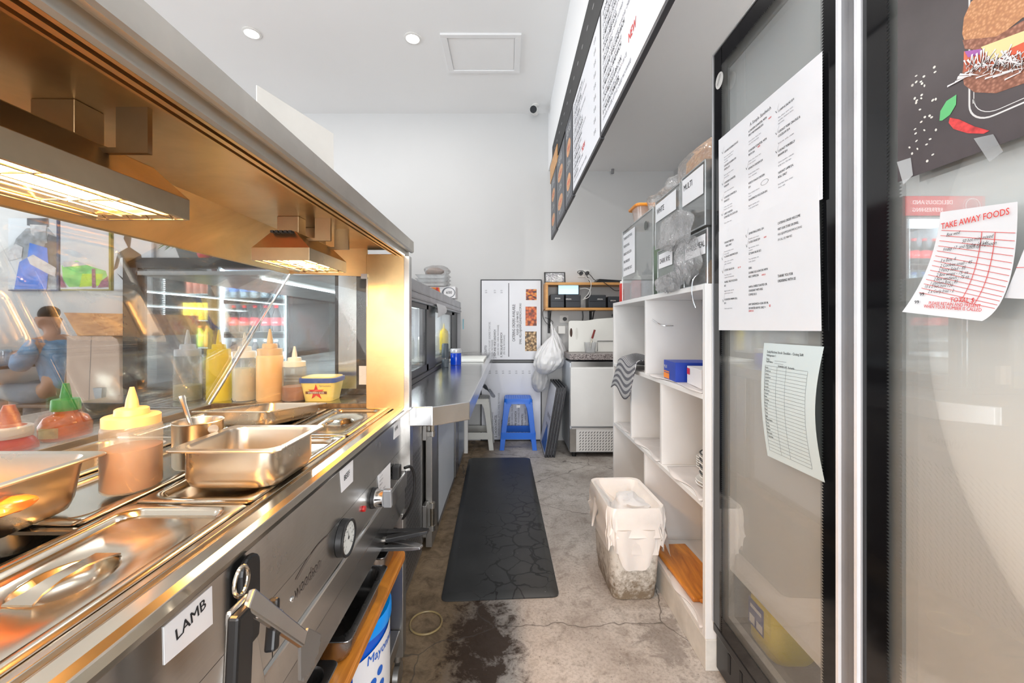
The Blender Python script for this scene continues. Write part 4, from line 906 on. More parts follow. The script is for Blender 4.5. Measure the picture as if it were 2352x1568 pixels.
# receipt taped to the door frame
MB().grid(lambda u, v: (-.398+.012*math.sin(v*2.6), 2.28+.35*u, .135-.085*v-.01*u), 8, 8)
o = MB().grid(lambda u, v: (-.400+.010*math.sin(v*2.6), 2.26+.33*u, .128-(.085-.04*u)*v), 10, 8).build('paper_note', PAPER, None, smooth=True, fixn=False); tag(o, 'white paper note stuck on the rail of the display case', 'note')
CR = clear('white_squeeze', (0.9, 0.9, 0.86), .04, .3, .2, .6, (.80, .80, .72)); MAYO = M('mayonnaise', (0.72, 0.68, 0.52), .4); YEL = M('mustard_yellow', (0.95, 0.68, 0.01), .35, sss=.05)
G = 'squeeze bottles inside the display case'
bottle('squeeze_bottle', 'white squeeze bottle inside the display case, in its first rear window', 'bottle', (-.505, 2.38, -.19), .028, .17, CR, WHP, MAYO, .5, group=G)
bottle('squeeze_bottle', 'white squeeze bottle in the display case, half hidden by the gold lit post', 'bottle', (-.56, 2.30, -.19), .028, .165, CR, WHP, MAYO, .7, group=G)
bottle('squeeze_bottle', 'white squeeze bottle in the display case beside the black door frame', 'bottle', (-.53, 2.62, -.19), .030, .16, CR, WHP, MAYO, .4, group=G)
bottle('squeeze_bottle', 'white squeeze bottle in the display case left of the bright yellow one', 'bottle', (-.545, 3.02, -.19), .030, .17, CR, WHP, MAYO, .6, group=G)
bottle('squeeze_bottle', 'bright yellow squeeze bottle inside the display case, in its far rear window', 'bottle', (-.50, 3.17, -.19), .036, .21, YEL, YEL, group=G)
pb = thing('pump_bottle', 'small pump bottle right of the yellow bottle in the display case', 'bottle', (-.475, 3.38, -.19), G)
MB().lathe([(.022, -.189), (.022, -.09), (.010, -.075), (.010, -.065)], 18, -.475, 3.38).build('body', CR, pb, smooth=True); MB().lathe([(.013, -.067), (.013, -.045), (.005, -.043), (.005, -.02)], 14, -.475, 3.38).box(-.49, -.465, 3.372, 3.388, -.022, -.012).build('pump', WHP, pb, smooth=True)
for k in range(5):
    x, y = -.50-.03*k, 2.28+.09*k
    l = MB().sphere((x, y, -.212), .03, 8, 1.2, .9, .55).build('bread_roll', LOAF, None, smooth=True); tag(l, ['nearest', 'second nearest', 'middle', 'second farthest', 'farthest'][k]+' small brown bread roll on the lower tray of the display case', 'bread', 'bread rolls in the display case')
# things on top of the case
t = thing('carton_box', 'orange and white carton marked 600 on top of the display case', 'box', (-.49, 3.05, .206))
MB().box(-.605, -.385, 2.98, 3.12, .206, .292).build('carton', WHC, t, bevel=.001)
f = FY(2.9795)
MB(f).rect(-.603, -.52, .208, .286, 0).poly([(-.52, .208), (-.49, .208), (-.505, .286), (-.52, .286)], 0).build('orange_panel', ORC, t)
MB(f).poly([(-.52, .208), (-.495, .208), (-.515, .286), (-.53, .286)], .0003).build('red_panel', REDC, t)
MB(f).disc(-.437, .247, .050, .040, .0005).build('dark_ring', GRYC, t); MB(f).disc(-.433, .247, .040, .034, .0008).build('white_disc', WHC, t)
MB(f).text('600', -.433, .238, .030, .0012, 1, .01, align='c').text('KITCHEN', -.58, .262, .014, .0012, 1, .02).build('lettering', INK, t)
for k in range(3):
    zz = .293+k*.028; t = thing('plastic_tray', ['lowest', 'middle', 'topmost'][k]+' clear white tray stacked on the carton marked 600', 'tray', (-.52, 3.02, zz), 'trays stacked on the display case')
    MB(Matrix.Translation((-.555, 3.02, zz))).loft([rr(.20, .16, .02, 0.0005), rr(.235, .19, .02, .024), rr(.245, .20, .02, .026), rr(.225, .18, .02, .024), rr(.195, .155, .02, .003)]).build('tray', clear('tray_plastic', (.9, .9, .9), .1, .5, .08, .45), t, smooth=True)
t = thing('bagged_bread', 'brown bread in a clear bag on the tray stack above the display case', 'bread', (-.55, 3.02, .375))
blob('loaf', (-.545, 3.02, .408), .042, M('wholemeal', (0.30, 0.20, 0.15), .7, var=.2, scale=30), t, 41, sx=1.6, sy=1.2, sz=.7, amp=.12); blob('film_bag', (-.535, 3.02, .412), .052, FILM, t, 42, sx=1.9, sy=1.2, sz=.75, amp=.2)
# things on the worktop
t = thing('pepper_grinder', 'dark grey pepper grinder standing on the worktop by the display case', 'grinder', (-.395, 2.49, -D)); gx, gy = -.385, 2.49
GRN2 = M('slate_plastic', (0.07, 0.085, 0.10), .4)
MB().lathe([(.022, -D+.001), (.022, -D+.045), (.018, -D+.05)], 20, gx, gy).build('base', GRN2, t, smooth=True); MB().lathe([(.017, -D+.048), (.017, -D+.062)], 20, gx, gy).build('clear_band', ACR, t, smooth=True)
MB().lathe([(.021, -D+.060), (.022, -D+.064), (.021, -D+.142), (.017, -D+.147)], 20, gx, gy).build('cap', GRN2, t, smooth=True)
t = thing('salt_jar', 'cobalt blue jar with silver lid on the worktop', 'jar', (-.34, 2.63, -D)); gx, gy = -.338, 2.64
MB().lathe([(.034, -D+.001), (.0355, -D+.006), (.0355, -D+.075), (.033, -D+.08)], 28, gx, gy).build('body', M('cobalt', (0.003, 0.05, 0.50), .12, coat=.5), t, smooth=True)
MB().lathe([(.035, -D+.079), (.0365, -D+.082), (.0365, -D+.10), (.034, -D+.106), (.0001, -D+.106)], 28, gx, gy, True, False).build('lid', M('silver_lid', (.62, .62, .64), .3, .3), t, smooth=True)
t = MB().box(-.475, -.165, 2.83, 3.22, -D+.0005, -D+.018).build('cutting_board', M('board_white', (0.80, 0.795, 0.75)), None, bevel=.004); tag(t, 'white plastic chopping slab lying flat on the far worktop', 'board')
o = MB().grid(lambda u, v: (-.40+.24*u, 3.26+.45*v, -D+.004+.012*abs(math.sin(u*4+v*3))), 8, 8).build('plastic_wrap', FILM, None, smooth=True, fixn=False); tag(o, 'sheet of clear plastic wrap on the worktop behind the chopping slab', 'plastic wrap')
tag(MB().box(-.395, -.39, 3.55, 3.60, -.03, .06).build('blue_tag', M('pale_blue_card', (0.25, 0.60, 0.72), .5)), 'pale blue card at the far end of the display case', 'card')
# ================================================================ HEATED CABINET (bain marie)
BY0, BY1 = -.25, 1.262
bm_ = thing('heated_cabinet', 'stainless bain marie food cabinet with slanted glass guard and lit gantry shelf', 'food warmer', (-.62, .6, -.447))
def PR(pts, ya, yb):   # profile in XZ pulled along Y
    return MB(frame((0, 0, 0), (1, 0, 0), (0, 0, 1))).prism(pts, -yb, -ya)
lip = [(-.372, -.268), (-.370, -.257), (-.357, -.255), (-.355, -.262), (-.343, -.262), (-.341, -.251), (-.322, -.250), (-.312, -.253), (-.309, -.262), (-.311, -.270), (-.318, -.275), (-.330, -.275)]
PR(lip, BY0, BY1-.008).build('front_lip', STP, bm_, bevel=.0012)
PR([(-.330, -.272), (-.316, -.274), (-.316, -.366), (-.3175, -.367), (-.330, -.367)], BY0, BY1).build('front_panel', ST, bm_)
PR([(-.330, -.3675), (-.3165, -.3675), (-.3165, -.447), (-.330, -.447)], BY0, .539).build('control_panel', ST, bm_)
PR([(-.330, -.3675), (-.3165, -.3675), (-.3165, -.447), (-.330, -.447)], .541, BY1).build('control_panel', ST, bm_)
MB().box(-.95, -.33, BY0, BY1, -.447, -.44).box(-.95, -.935, BY0, BY1, -.44, -.262).box(-.935, -.33, BY1-.01, BY1, -.44, -.262).box(-.935, -.33, BY0, BY0+.01, -.44, -.262).build('tank', steel('tank_steel', (.35, .33, .30), .3, .5), bm_)
dk = MB()
for a in ((-.552, -.542, BY0, 1.25), (-.729, -.719, BY0, 1.25), (-.937, -.903, BY0, BY1), (-.903, -.372, 1.250, BY1), (-.542, -.372, .576, .580), (-.542, -.372, .926, .931), (-.542, -.372, .252, .256), (-.719, -.552, .505, .515), (-.719, -.552, .900, .905), (-.903, -.729, .560, .570), (-.903, -.729, .905, .915)): dk.box(a[0], a[1], a[2], a[3], -.264, -.2595)
dk.build('deck_bars', STP, bm_)
# gantry shelf
gp = [(-.297, .266), (-.2965, .234), (-.300, .2305), (-.306, .2305), (-.309, .234), (-.312, .233), (-.3125, .218), (-.315, .2145), (-.322, .2145), (-.3225, .226), (-.3275, .226), (-.328, .2145), (-.335, .2145), (-.3355, .226), (-.3425, .226), (-.343, .216), (-.347, .216), (-.348, .2405), (-.572, .2405), (-.68, .163), (-.688, .161), (-.700, .175), (-.705, .266)]
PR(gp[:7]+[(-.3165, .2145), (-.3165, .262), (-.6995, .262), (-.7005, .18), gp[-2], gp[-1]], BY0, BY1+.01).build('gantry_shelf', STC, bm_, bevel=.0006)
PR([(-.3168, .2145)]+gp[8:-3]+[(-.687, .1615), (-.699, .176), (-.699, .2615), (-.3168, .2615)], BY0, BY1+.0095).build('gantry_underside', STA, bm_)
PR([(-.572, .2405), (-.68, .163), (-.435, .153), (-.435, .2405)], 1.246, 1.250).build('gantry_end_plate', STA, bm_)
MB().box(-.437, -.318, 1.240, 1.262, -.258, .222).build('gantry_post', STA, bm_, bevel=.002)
MB().box(-.319, -.302, 1.236, 1.266, -.262, .216).build('post_edge', ST, bm_, bevel=.001)
MB().box(-.3175, -.300, 1.236, 1.272, -.447, -.262).build('end_cover', ST, bm_)
MB().box(-.434, -.431, 1.236, 1.2405, .06, .15).box(-.450, -.431, 1.232, 1.246, .145, .16).build('corner_bracket', STD, bm_)
# slanted guard glass (customer side) and end glass
ga, gb = (-.684, .163), (-.935, -.248)
PR([ga, (ga[0]-.006, ga[1]), (gb[0]-.006, gb[1]), gb], BY0, 1.2555).build('guard_glass', GLASSD, bm_)
PR([(-.680, .160), (-.930, -.245), (-.438, -.250), (-.438, .152)], 1.2560, 1.2610).build('end_glass', GLASSD, bm_)
MB().cyl((-.683, 1.2585, .163), (-.935, 1.2585, -.246), .0035, n=8).build('glass_joint', CHROME, bm_, smooth=True)
MB().box(-.95, -.925, BY0, 1.262, -.262, -.245).build('glass_channel', STD, bm_, bevel=.001)
MB().box(-.925, -.437, 1.252, 1.266, -.2595, -.244).build('glass_channel', M('grimy_channel', (.10, .07, .04), .5, var=.5, scale=60), bm_)
# controls
fp = FL(-.3160)
def yz(px, py, X=-.316): p = PX(px, py, X); return p[1], p[2]
def lab(p, txt, size, name='paper_label', tilt=0.0, sx=.9):
    q = [yz(*a) for a in p]
    o = MB(fp).prism(q, .0002, .0009).build(name, PAPER, bm_)
    return q, o
q, lo = lab([(376, 1527), (487, 1432), (485, 1345), (374, 1440)], '', 0)
mb = MB(fp); mb.text('LAMB', q[0][0]+.012, -.300, .0165, .0013, .95, .014, 2, rot=.16); mb.build('handwriting', INK, lo)
q, lo = lab([(784, 1131), (810, 1105), (810, 1055), (780, 1078)], '', 0)
mb = MB(fp); mb.text('BEEF', q[0][0]+.010, -.300, .0155, .0013, .9, .014, 2, rot=.1); mb.build('handwriting', INK, lo)
q, lo = lab([(904, 1009), (918, 997), (919, 960), (905, 970)], '', 0)
mb = MB(fp); mb.text('PORK', q[0][0]+.008, -.297, .015, .0013, .85, .014, 2, rot=.1); mb.build('handwriting', INK, lo)
q, lo = lab([(869, 1150), (896, 1122), (896, 1062), (867, 1093)], '', 0, 'rating_plate')
mb = MB(fp)
for k in range(6): mb.text(['MODEL', 'VOLTS 240', 'WATTS 2400', 'SERIAL No', 'HZ 50', 'MADE IN AUSTRALIA'][k], q[0][0]+.006, -.368-k*.0095, .0062, .0013, .8, .003, 1)
mb.build('plate_lettering', INKG, lo)
mb = MB(fp); mb.text('woodson', .597, -.408, .026, .0008, .85, .004, 3, shear=.12)
ARC = [(.60+.105*i/14, -.386+.020*math.sin(math.pi*(i/14)*.62+.25)) for i in range(15)]
for a, b in zip(ARC, ARC[1:]): mb.poly([a, b, (b[0], b[1]+.0022), (a[0], a[1]+.0022)], .0008)
mb.build('logo_lettering', M('etched_grey', (.10, .08, .07), .5), bm_)
def knobx(c, r, d, m_, name, n=24): return MB().cyl((-.316, c[0], c[1]), (-.316+d, c[0], c[1]), r, r*.96, n).build(name, m_, bm_, smooth=True)
c = yz(786, 1234); th_ = knobx((c[0], c[1]), .034, .012, BLK, 'thermometer')
f2 = FL(-.3038)
MB(f2).disc(c[0], c[1], .029, .029, 0, 32).build('thermometer_dial', M('dial_face', (.72, .74, .72), .4), th_)
mb = MB(f2)
for k in range(11):
    a = math.radians(225-27*k); x, y = math.cos(a), math.sin(a); mb.poly([(c[0]+x*.021-y*.0006, c[1]+y*.021+x*.0006), (c[0]+x*.021+y*.0006, c[1]+y*.021-x*.0006), (c[0]+x*.026+y*.0006, c[1]+y*.026-x*.0006), (c[0]+x*.026-y*.0006, c[1]+y*.026+x*.0006)], .0004)
    if k % 2 == 0: mb.text(str(k*12), c[0]+x*.0165, c[1]+y*.0165-.002, .005, .0004, 1, 0, 1, align='c')
mb.poly([(c[0]-.001, c[1]), (c[0]+.001, c[1]), (c[0]-.002, c[1]+.02)], .0006).disc(c[0], c[1], .003, w=.0007)
mb.build('dial_markings', INK, th_)
MB().torus((-.3035, c[0], c[1]), .0315, .0028, 32, 8, 'x').build('dial_bezel', BLK, th_, smooth=True)
c = yz(834, 1168); knobx(c, .0065, .005, M('red_lamp', (.6, .01, .01), .2, coat=.5), 'indicator_lamp', 16)
c = yz(857, 1143); kn_ = knobx(c, .024, .008, BLK, 'dial_knob')
MB().cyl((-.308, c[0], c[1]), (-.290, c[0], c[1]), .021, .019, 24).build('dial_knob_skirt', CHROME, kn_, smooth=True)
MB(Matrix.Translation((0, c[0], c[1])) @ Matrix.Rotation(math.radians(8), 4, 'X')).box(-.291, -.272, -.006, .006, -.022, .022).build('dial_knob_grip', M('grey_knob', (.45, .47, .50), .3, .6), kn_, bevel=.002)
c = yz(903, 1083); MB().box(-.316, -.296, c[0]-.014, c[0]+.014, c[1]-.018, c[1]+.018).build('rocker_switch', BLK, bm_, bevel=.003)
for (px, py) in ((645, 1407), (671, 1376), (932, 1044), (843, 1215)):
    c = yz(px, py); MB().sphere((-.316, c[0], c[1]), .0045, 6, .6).build('screw', CHROME, bm_, smooth=True)
# heat lamps under the gantry
TUBE = emis('glowing_element', (1.0, 0.62, 0.22), 30.0); REFL = steel('lamp_reflector', (.80, .66, .45), .12, .25, (5, 60, 5), .1)
HOOD = steel('lamp_hood', (.46, .36, .24), .22, .38, (60, 4, 60), .2)
for i, (a, b) in enumerate(HEAT):
    xl, xm = -.543, -.42; zb, zs, zt = .139, .166, .203
    def ring(x0, x1, ya, yb, z): return [(x0, ya, z), (x1, ya, z), (x1, yb, z), (x0, yb, z)]
    lamp = MB().loft([ring(xl+.004, xm-.004, a+.004, b-.004, zb+.003), ring(xl+.004, xm-.004, a+.004, b-.004, zb), ring(xl, xm, a, b, zb), ring(xl, xm, a, b, zs), ring(xl+.036, xm-.036, a+.012, b-.012, zt), ring(xl+.036, xm-.036, a+.012, b-.012, zt+.001)], False, True).build('heat_lamp', HOOD, bm_, bevel=.001)
    MB().loft([ring(xl+.004, xm-.004, a+.004, b-.004, zb+.001), ring(xl+.014, xm-.014, a+.014, b-.014, zb+.004), ring(xl+.03, xm-.03, a+.02, b-.02, zb+.034)], False, True).build('reflector', REFL, lamp)
    for x in (-.506, -.457): MB().cyl((x, a+.018, zb+.014), (x, b-.018, zb+.014), .0055, n=10).build('heating_tube', TUBE, lamp, smooth=True)
    g = MB()
    for x in (-.525, -.494, -.469, -.438): g.cyl((x, a+.006, zb+.001), (x, b-.006, zb+.001), .0012, n=6)
    n_ = 2 if i else 4
    for k in range(n_): g.cyl((xl+.006, a+(b-a)*(k+1)/(n_+1), zb+.0025), (xm-.006, a+(b-a)*(k+1)/(n_+1), zb+.0025), .0012, n=6)
    g.build('wire_guard', STP, lamp, smooth=True)
    for y in ((a+.045, b-.05) if i else (b-.09,)):
        MB().box(-.505, -.458, y-.016, y+.016, zt, .2405).build('mount_box', HOOD, lamp, bevel=.001)
        MB().box(-.43, -.395, y+.0, y+.006, .19, .2405).box(-.46, -.43, y+.0, y+.006, .19, .196).build('mount_bracket', HOOD, lamp)
    v_ = MB(frame((0, a-.0005+.012, 0), (1, 0, 0), (0, 0, 1)))
    if i:
        for k in range(5): v_.box(-.502+k*.0095, -.496+k*.0095, .198, .2025, -.001, .0135)
        v_.build('vent_slots', BLKM, lamp)
    area('heat_glow', (-.4815, (a+b)/2, zb+.006), (0, 0, 0), .035, 9 if i == 0 else 4, (1.0, .50, .16), 'RECTANGLE', (b-a)*.85, parent=lamp)
# card and bread bag on the gantry shelf
fc = frame((-.452, .722, .2665), (.075, .15, 0), (0, 0.02, 1))
o = MB(fc).prism([(0, 0), (.165, 0), (.165, .150), (0, .167)], 0, .003).build('blank_card', M('cream_card', (.66, .64, .60), .6), None); tag(o, 'blank off-white card standing on top of the gantry shelf', 'card')
o = MB().tube([(-.38, .80, .268), (-.378, .82, .30), (-.372, .86, .325), (-.365, .88, .30), (-.36, .90, .268)], .0012, 6, 2).build('string_loop', PAPER, smooth=True); tag(o, 'loop of thin white string in front of the blank card', 'string')
tag(blob('bread_bag', (-.46, 1.21, .293), .034, M('brown_wrap', (0.38, 0.17, 0.06), .35, var=.4, scale=20, bmp=.4, bscale=40), None, 51, sx=1.6, sy=.8, sz=.75, amp=.2), 'brown wrapped bread at the far end of the gantry shelf', 'bread')
# ---------------------------------------------------------------- GN pans and lids
def gnpan(name, lab, cat, cx, cy, zr, w, l, dep, mat, group, tilt=0, rim=.012, base=None):
    t = thing(name, lab, cat, (cx, cy, zr-dep), group)
    R = Matrix.Translation((cx, cy, zr)) @ Matrix.Rotation(math.radians(tilt), 4, 'X'); k = .90; n = 6
    MB(R).loft([rr(w*k-.03, l*k-.03, .025, -dep, n), rr(w*k-.012, l*k-.012, .03, -dep+.005, n), rr(w*k-.002, l*k-.002, .034, -dep+.018, n), rr(w-2*rim, l-2*rim, .026, -.004, n), rr(w, l, .012, -.0035, n), rr(w+.001, l+.001, .012, -.0015, n), rr(w-.001, l-.001, .012, 0, n),
                rr(w-2*rim-.001, l-2*rim-.001, .025, -.0005, n), rr(w-2*rim-.006, l-2*rim-.006, .024, -.006, n), rr(w*k-.006, l*k-.006, .032, -dep+.019, n), rr(w*k-.018, l*k-.018, .028, -dep+.007, n), rr(w*k-.034, l*k-.034, .022, -dep+.002, n)]).build('pan', mat, t, smooth=True)
    return t
def gnlid(lab, cx, cy, w, l, z, handle=True, group='steel lids over the food wells'):
    t = thing('pan_lid', lab, 'lid', (cx, cy, z-.006), group); R = Matrix.Translation((cx, cy, z)); n = 6; rc = .036
    N = 4*(n+1)
    def cc_(r, zz):
        pts = []
        for sx, sy, a0 in ((1, 1, 0), (-1, 1, 90), (-1, -1, 180), (1, -1, 270)):
            for i in range(n+1):
                a = math.radians(a0+90*i/n*.999+.02); pts.append((r*math.cos(a), r*1.15*math.sin(a), zz))
        return pts
    loops = [rr(w, l, .01, -.004, n), rr(w+.001, l+.001, .01, -.001, n), rr(w-.004, l-.004, .01, .001, n), rr(w-.028, l-.028, .02, .001, n), rr(w-.034, l-.034, .022, -.002, n), rr(w-.040, l-.040, .022, -.007, n)]
    if handle: loops += [cc_(rc+.003, -.007), cc_(rc, -.0085), cc_(rc*.8, -.016), cc_(rc*.4, -.019)]
    MB(R).loft(loops, False, True).build('lid_plate', STP, t, smooth=True)
    if handle:
        MB(R).loft([[(-.009*k2, y, zz), (.009*k2, y, zz), (.009*k2, y, zz+.002), (-.009*k2, y, zz+.002)] for y, zz, k2 in ((-.043, -.0065, 1.6), (-.03, -.004, 1.1), (-.012, -.0015, .9), (.012, -.0015, .9), (.03, -.004, 1.1), (.043, -.0065, 1.6))]).build('handle', STP, t, smooth=True)
    return t
gnlid('steel lid with strap handle nearest the viewer, above the LAMB label', -.457, .416, .172, .318, -.2555)
gnlid('steel lid under the small empty pan, above the BEEF label', -.457, .753, .172, .342, -.2555)
gnlid('steel lid with strap handle by the gold lit post, above the PORK label', -.457, 1.090, .172, .316, -.2555)
gnlid('flat steel lid under the brown sauce bottle and the round pot', -.6355, .708, .164, .382, -.2555, False)
gnlid('flat steel lid below the tilted pan at the end glass', -.6355, 1.078, .164, .340, -.2555, False)
gnlid('flat steel lid beside the guard glass at the far end', -.816, 1.082, .170, .330, -.2555, True)
PN = steel('pan_steel', (0.62, 0.555, 0.46), .22, .34, (6, 6, 6), .12)  # tan tint paints the warm lamp light onto the pans
GP = 'steel gastronorm pans on the heated cabinet'
gnpan('steel_pan', 'small empty steel pan standing on the lid above the BEEF label', 'pan', -.436, .688, -.190, .176, .160, .066, PN, GP)
gnpan('steel_pan', 'empty shallow steel pan tilted against the end glass', 'pan', -.632, 1.06, -.213, .185, .300, .038, PN, GP, -7)
gnpan('steel_pan', 'open steel pan sunk in the well beside the guard glass', 'pan', -.816, .738, -.253, .172, .325, .10, PN, GP)
gnpan('steel_pan', 'large steel pan of orange sauced food at the left edge', 'pan', -.719, .435, -.1855, .262, .318, .073, PN, GP)
FOOD = M('sauced_slices', (0.80, 0.20, 0.03), .3, var=.5, scale=18, coat=.4)
fd = thing('sauced_food', 'orange red sauced food lying in the large pan at the left edge', 'food', (-.74, .44, -.255))
MB(Matrix.Translation((-.722, .442, -.252))).loft([rr(.20, .25, .03, 0), rr(.215, .265, .03, .018), rr(.17, .22, .03, .021)]).build('sauce', M('red_sauce', (.55, .07, .01), .25, coat=.5), fd, smooth=True)
for k in range(4): blob('slice', (-.77+.05*k, .50-.02*(k % 2), -.224+.003*k), .035, FOOD, fd, 60+k, sx=1.3, sy=.7, sz=.35, amp=.2)
# sauce bottle, round pot with spoon
CAPC = M('stained_cap', (0.70, 0.44, 0.20), .35, var=.1, sss=.2)
bt = bottle('squeeze_bottle', 'half full brown sauce squeeze bottle standing among the steel pans', 'bottle', (-.592, .632, -.2545), .0375, .158, SQ, CAPC, BRNS, .62, capr=.93, n=36)
t = thing('round_pot', 'round steel pot holding a spoon behind the brown sauce bottle', 'pot', (-.575, .725, -.254))
MB().lathe([(.036, -.2535), (.038, -.250), (.0385, -.176), (.040, -.174), (.0385, -.173), (.037, -.176), (.0365, -.248), (.0001, -.2505)], 36, -.567, .735, True, False).build('pot', PN, t, smooth=True)
MB().cyl((-.530, .722, -.185), (-.527, .718, -.185), .008, n=12).build('pot_stud', PN, t, smooth=True)
t = thing('spoon', 'steel spoon standing in the round steel pot', 'spoon', (-.575, .73, -.24))
MB().tube([(-.565, .735, -.24), (-.580, .738, -.190), (-.596, .740, -.150), (-.603, .741, -.130)], [.0025, .003, .004, .0055], 8, 1).build('handle', STP, t, smooth=True)
blob('bowl', (-.562, .735, -.243), .012, STP, t, 3, amp=.02, sz=.5, sy=1.4)
# squeeze bottles behind the end glass
GB = 'bottles standing behind the end glass'
def eb(px0, px1, top, lab, body, capm, sauce=None, lv=.5, Y=1.385):
    x = ((px0+px1)/2-VX)/F*Y; r = (px1-px0)/2*Y/F/math.sqrt(1+(x/Y)**2)*1.0; h = (VY-top)/F*Y+D
    return bottle('squeeze_bottle', lab, 'bottle', (x, Y, -D), r, h, body, capm, sauce, lv, group=GB, capr=.92)
OIL = M('cloudy_oil', (.55, .52, .30), .4); CRM = M('cream_sauce', (.85, .68, .38), .4); ORS = M('orange_mayo', (.90, .56, .24), .4, sss=.1); RBR = M('rusty_sauce', (.45, .16, .06), .4)
SQC = clear('milky_bottle', (.95, .96, .96), .04, .3, .15, .28, (.75, .78, .78))
eb(397, 466, 757, 'milky clear squeeze bottle, leftmost behind the end glass', SQC, M('clear_cap', (.55, .58, .60), .35), OIL, .33)
eb(473, 533, 757, 'mustard yellow squeeze bottle behind the end glass', YEL, YEL)
eb(533, 591, 763, 'squeeze bottle two thirds full of cream sauce, right of the yellow one', SQC, CAPW, CRM, .72)
eb(588, 652, 755, 'tall orange mayonnaise squeeze bottle behind the end glass', ORS, CAPC)
eb(648, 705, 795, 'shortest squeeze bottle with a little rusty sauce, beside the butter tub', SQ, CAPW, RBR, .40)
t = thing('butter_tub', 'yellow butter spread tub with blue lid and red star behind the end glass', 'tub', (-.64, 1.39, -D))
bx = -.645; YT = M('tub_yellow', (.88, .70, .20), .35)
MB(Matrix.Translation((bx, 1.40, -D))).loft([rr(.095, .085, .02, .0005), rr(.118, .10, .02, .066)]).build('body', YT, t, smooth=True)
MB(Matrix.Translation((bx, 1.40, -D))).loft([rr(.124, .106, .02, .064), rr(.126, .108, .02, .078), rr(.118, .10, .02, .080)]).build('lid', M('lid_blue', (.03, .09, .35), .35), t, smooth=True)
MB(Matrix.Translation((bx, 1.40, -D))).loft([rr(.116, .098, .02, .0795), rr(.112, .095, .02, .083)]).build('lid_print', YT, t, smooth=True)
ft = frame((bx, 1.3565, -D), (1, 0, 0), (0, -.11, 1)); star = []
for k in range(10):
    a = math.radians(90+36*k); r = .028 if k % 2 == 0 else .011; star.append((r*math.cos(a), .033+r*math.sin(a)))
MB(ft).poly(star, .001).build('red_star', REDC, t); MB(ft).rect(-.036, .036, .027, .036, .0014).build('brown_band', M('label_brown', (.18, .06, .03), .4), t)
MB(ft).text('WESTERN STAR', 0, .0285, .0082, .0018, .95, .015, align='c').build('lettering', PAPER, t); MB(ft).text('Spreadable', .012, .052, .009, .0018).build('script_lettering', INKG, t)
tag(MB(FY(1.4995, -.535, -.17)).rect(-.02, .02, -.05, .02, 0).text('G', -.014, -.004, .02, .0004).build('sticker', M('sticker_white', (.7, .7, .7), .4)), 'small sticker with the letter G on the black end post of the display case', 'sticker')
# customer side counter outside the guard glass
GW = wood('grey_wood', (.26, .23, .20), (.42, .39, .35), (10, 1, 10), 4, .5)
cs = thing('customer_counter', 'grey wood topped customer ledge outside the guard glass', 'counter', (-1.18, .5, -1.1))
MB().box(-1.42, -.952, BY0, 1.262, -.285, -.262).build('ledge', GW, cs, bevel=.002); MB().box(-1.38, -.956, BY0, 1.255, -1.1, -.285).build('front_panel', M('ledge_panel', (.45, .42, .40), .5), cs)
ks = -.262
t = thing('ketchup_bottle', 'red ketchup squeeze bottle with white collar outside the guard glass', 'bottle', (-.99, .80, ks)); x, y = -.995, .80
MB().lathe([(.036, ks+.001), (.040, ks+.006), (.040, ks+.022), (.034, ks+.034), (.029, ks+.040)], 28, x, y).build('body', REDS, t, smooth=True)
MB().lathe([(.032, ks+.040), (.033, ks+.042), (.033, ks+.060), (.031, ks+.062)], 28, x, y).build('collar', WHP, t, smooth=True)
MB().lathe([(.026, ks+.061), (.016, ks+.066), (.014, ks+.085), (.009, ks+.10), (.008, ks+.104)], 24, x, y).build('nozzle', M('red_nozzle', (.55, .07, .03), .3), t, smooth=True)
t = thing('chilli_sauce_bottle', 'clear chilli sauce bottle with green cap outside the guard glass', 'bottle', (-1.03, .93, ks)); x, y = -1.03, .935
MB().lathe([(.040, ks+.001), (.045, ks+.008), (.045, ks+.034), (.036, ks+.052), (.020, ks+.060), (.020, ks+.066)], 30, x, y).build('body', M('chilli_sauce', (.70, .14, .015), .15, var=.35, scale=30, coat=.6), t, smooth=True)
GC = M('green_cap', (.02, .38, .05), .3)
MB().lathe([(.025, ks+.066), (.0255, ks+.070), (.0245, ks+.090), (.023, ks+.092), (.010, ks+.094)], 24, x, y).build('cap', GC, t, smooth=True); MB().lathe([(.0095, ks+.093), (.010, ks+.099), (.007, ks+.120), (.006, ks+.128)], 16, x, y).build('nozzle', GC, t, smooth=True)
mb = MB()
for k in range(9):
    a0, a1 = -1.9+k*.1, -1.9+(k+1)*.1
    mb.face([mb.v((x+.0455*math.cos(a), y+.0455*math.sin(a), ks+z_)) for a, z_ in ((a0, .010), (a1, .010), (a1, .033), (a0, .033))])
mb.build('label', M('gold_label', (.62, .48, .22), .4, var=.3, scale=60), t)
t = thing('jar', 'green lidded glass jar behind the ketchup at the left edge', 'jar', (-1.12, .86, ks)); x, y = -1.085, .84
MB().lathe([(.024, ks+.001), (.026, ks+.005), (.026, ks+.052), (.022, ks+.060)], 22, x, y).build('glass', clear('jar_glass', (.7, .75, .65), .08, .5, .05, .3, (.45, .35, .15)), t, smooth=True); MB().lathe([(.025, ks+.060), (.026, ks+.062), (.025, ks+.078), (.020, ks+.080)], 22, x, y).build('lid', M('dull_green_lid', (.12, .28, .10), .4), t, smooth=True)
t = thing('card_terminal', 'black wedge shaped card terminal lying on the customer ledge', 'terminal', (-1.05, 1.1, ks))
p = [(-1.16, 1.04), (-1.02, 1.10), (-1.05, 1.16), (-1.18, 1.12)]
MB().loft([[(a, b, ks+.001) for a, b in p], [(-1.155, 1.045, ks+.062), (-1.02, 1.10, ks+.050), (-1.05, 1.155, ks+.035), (-1.18, 1.115, ks+.045)]]).build('body', BLKG, t, bevel=.003)
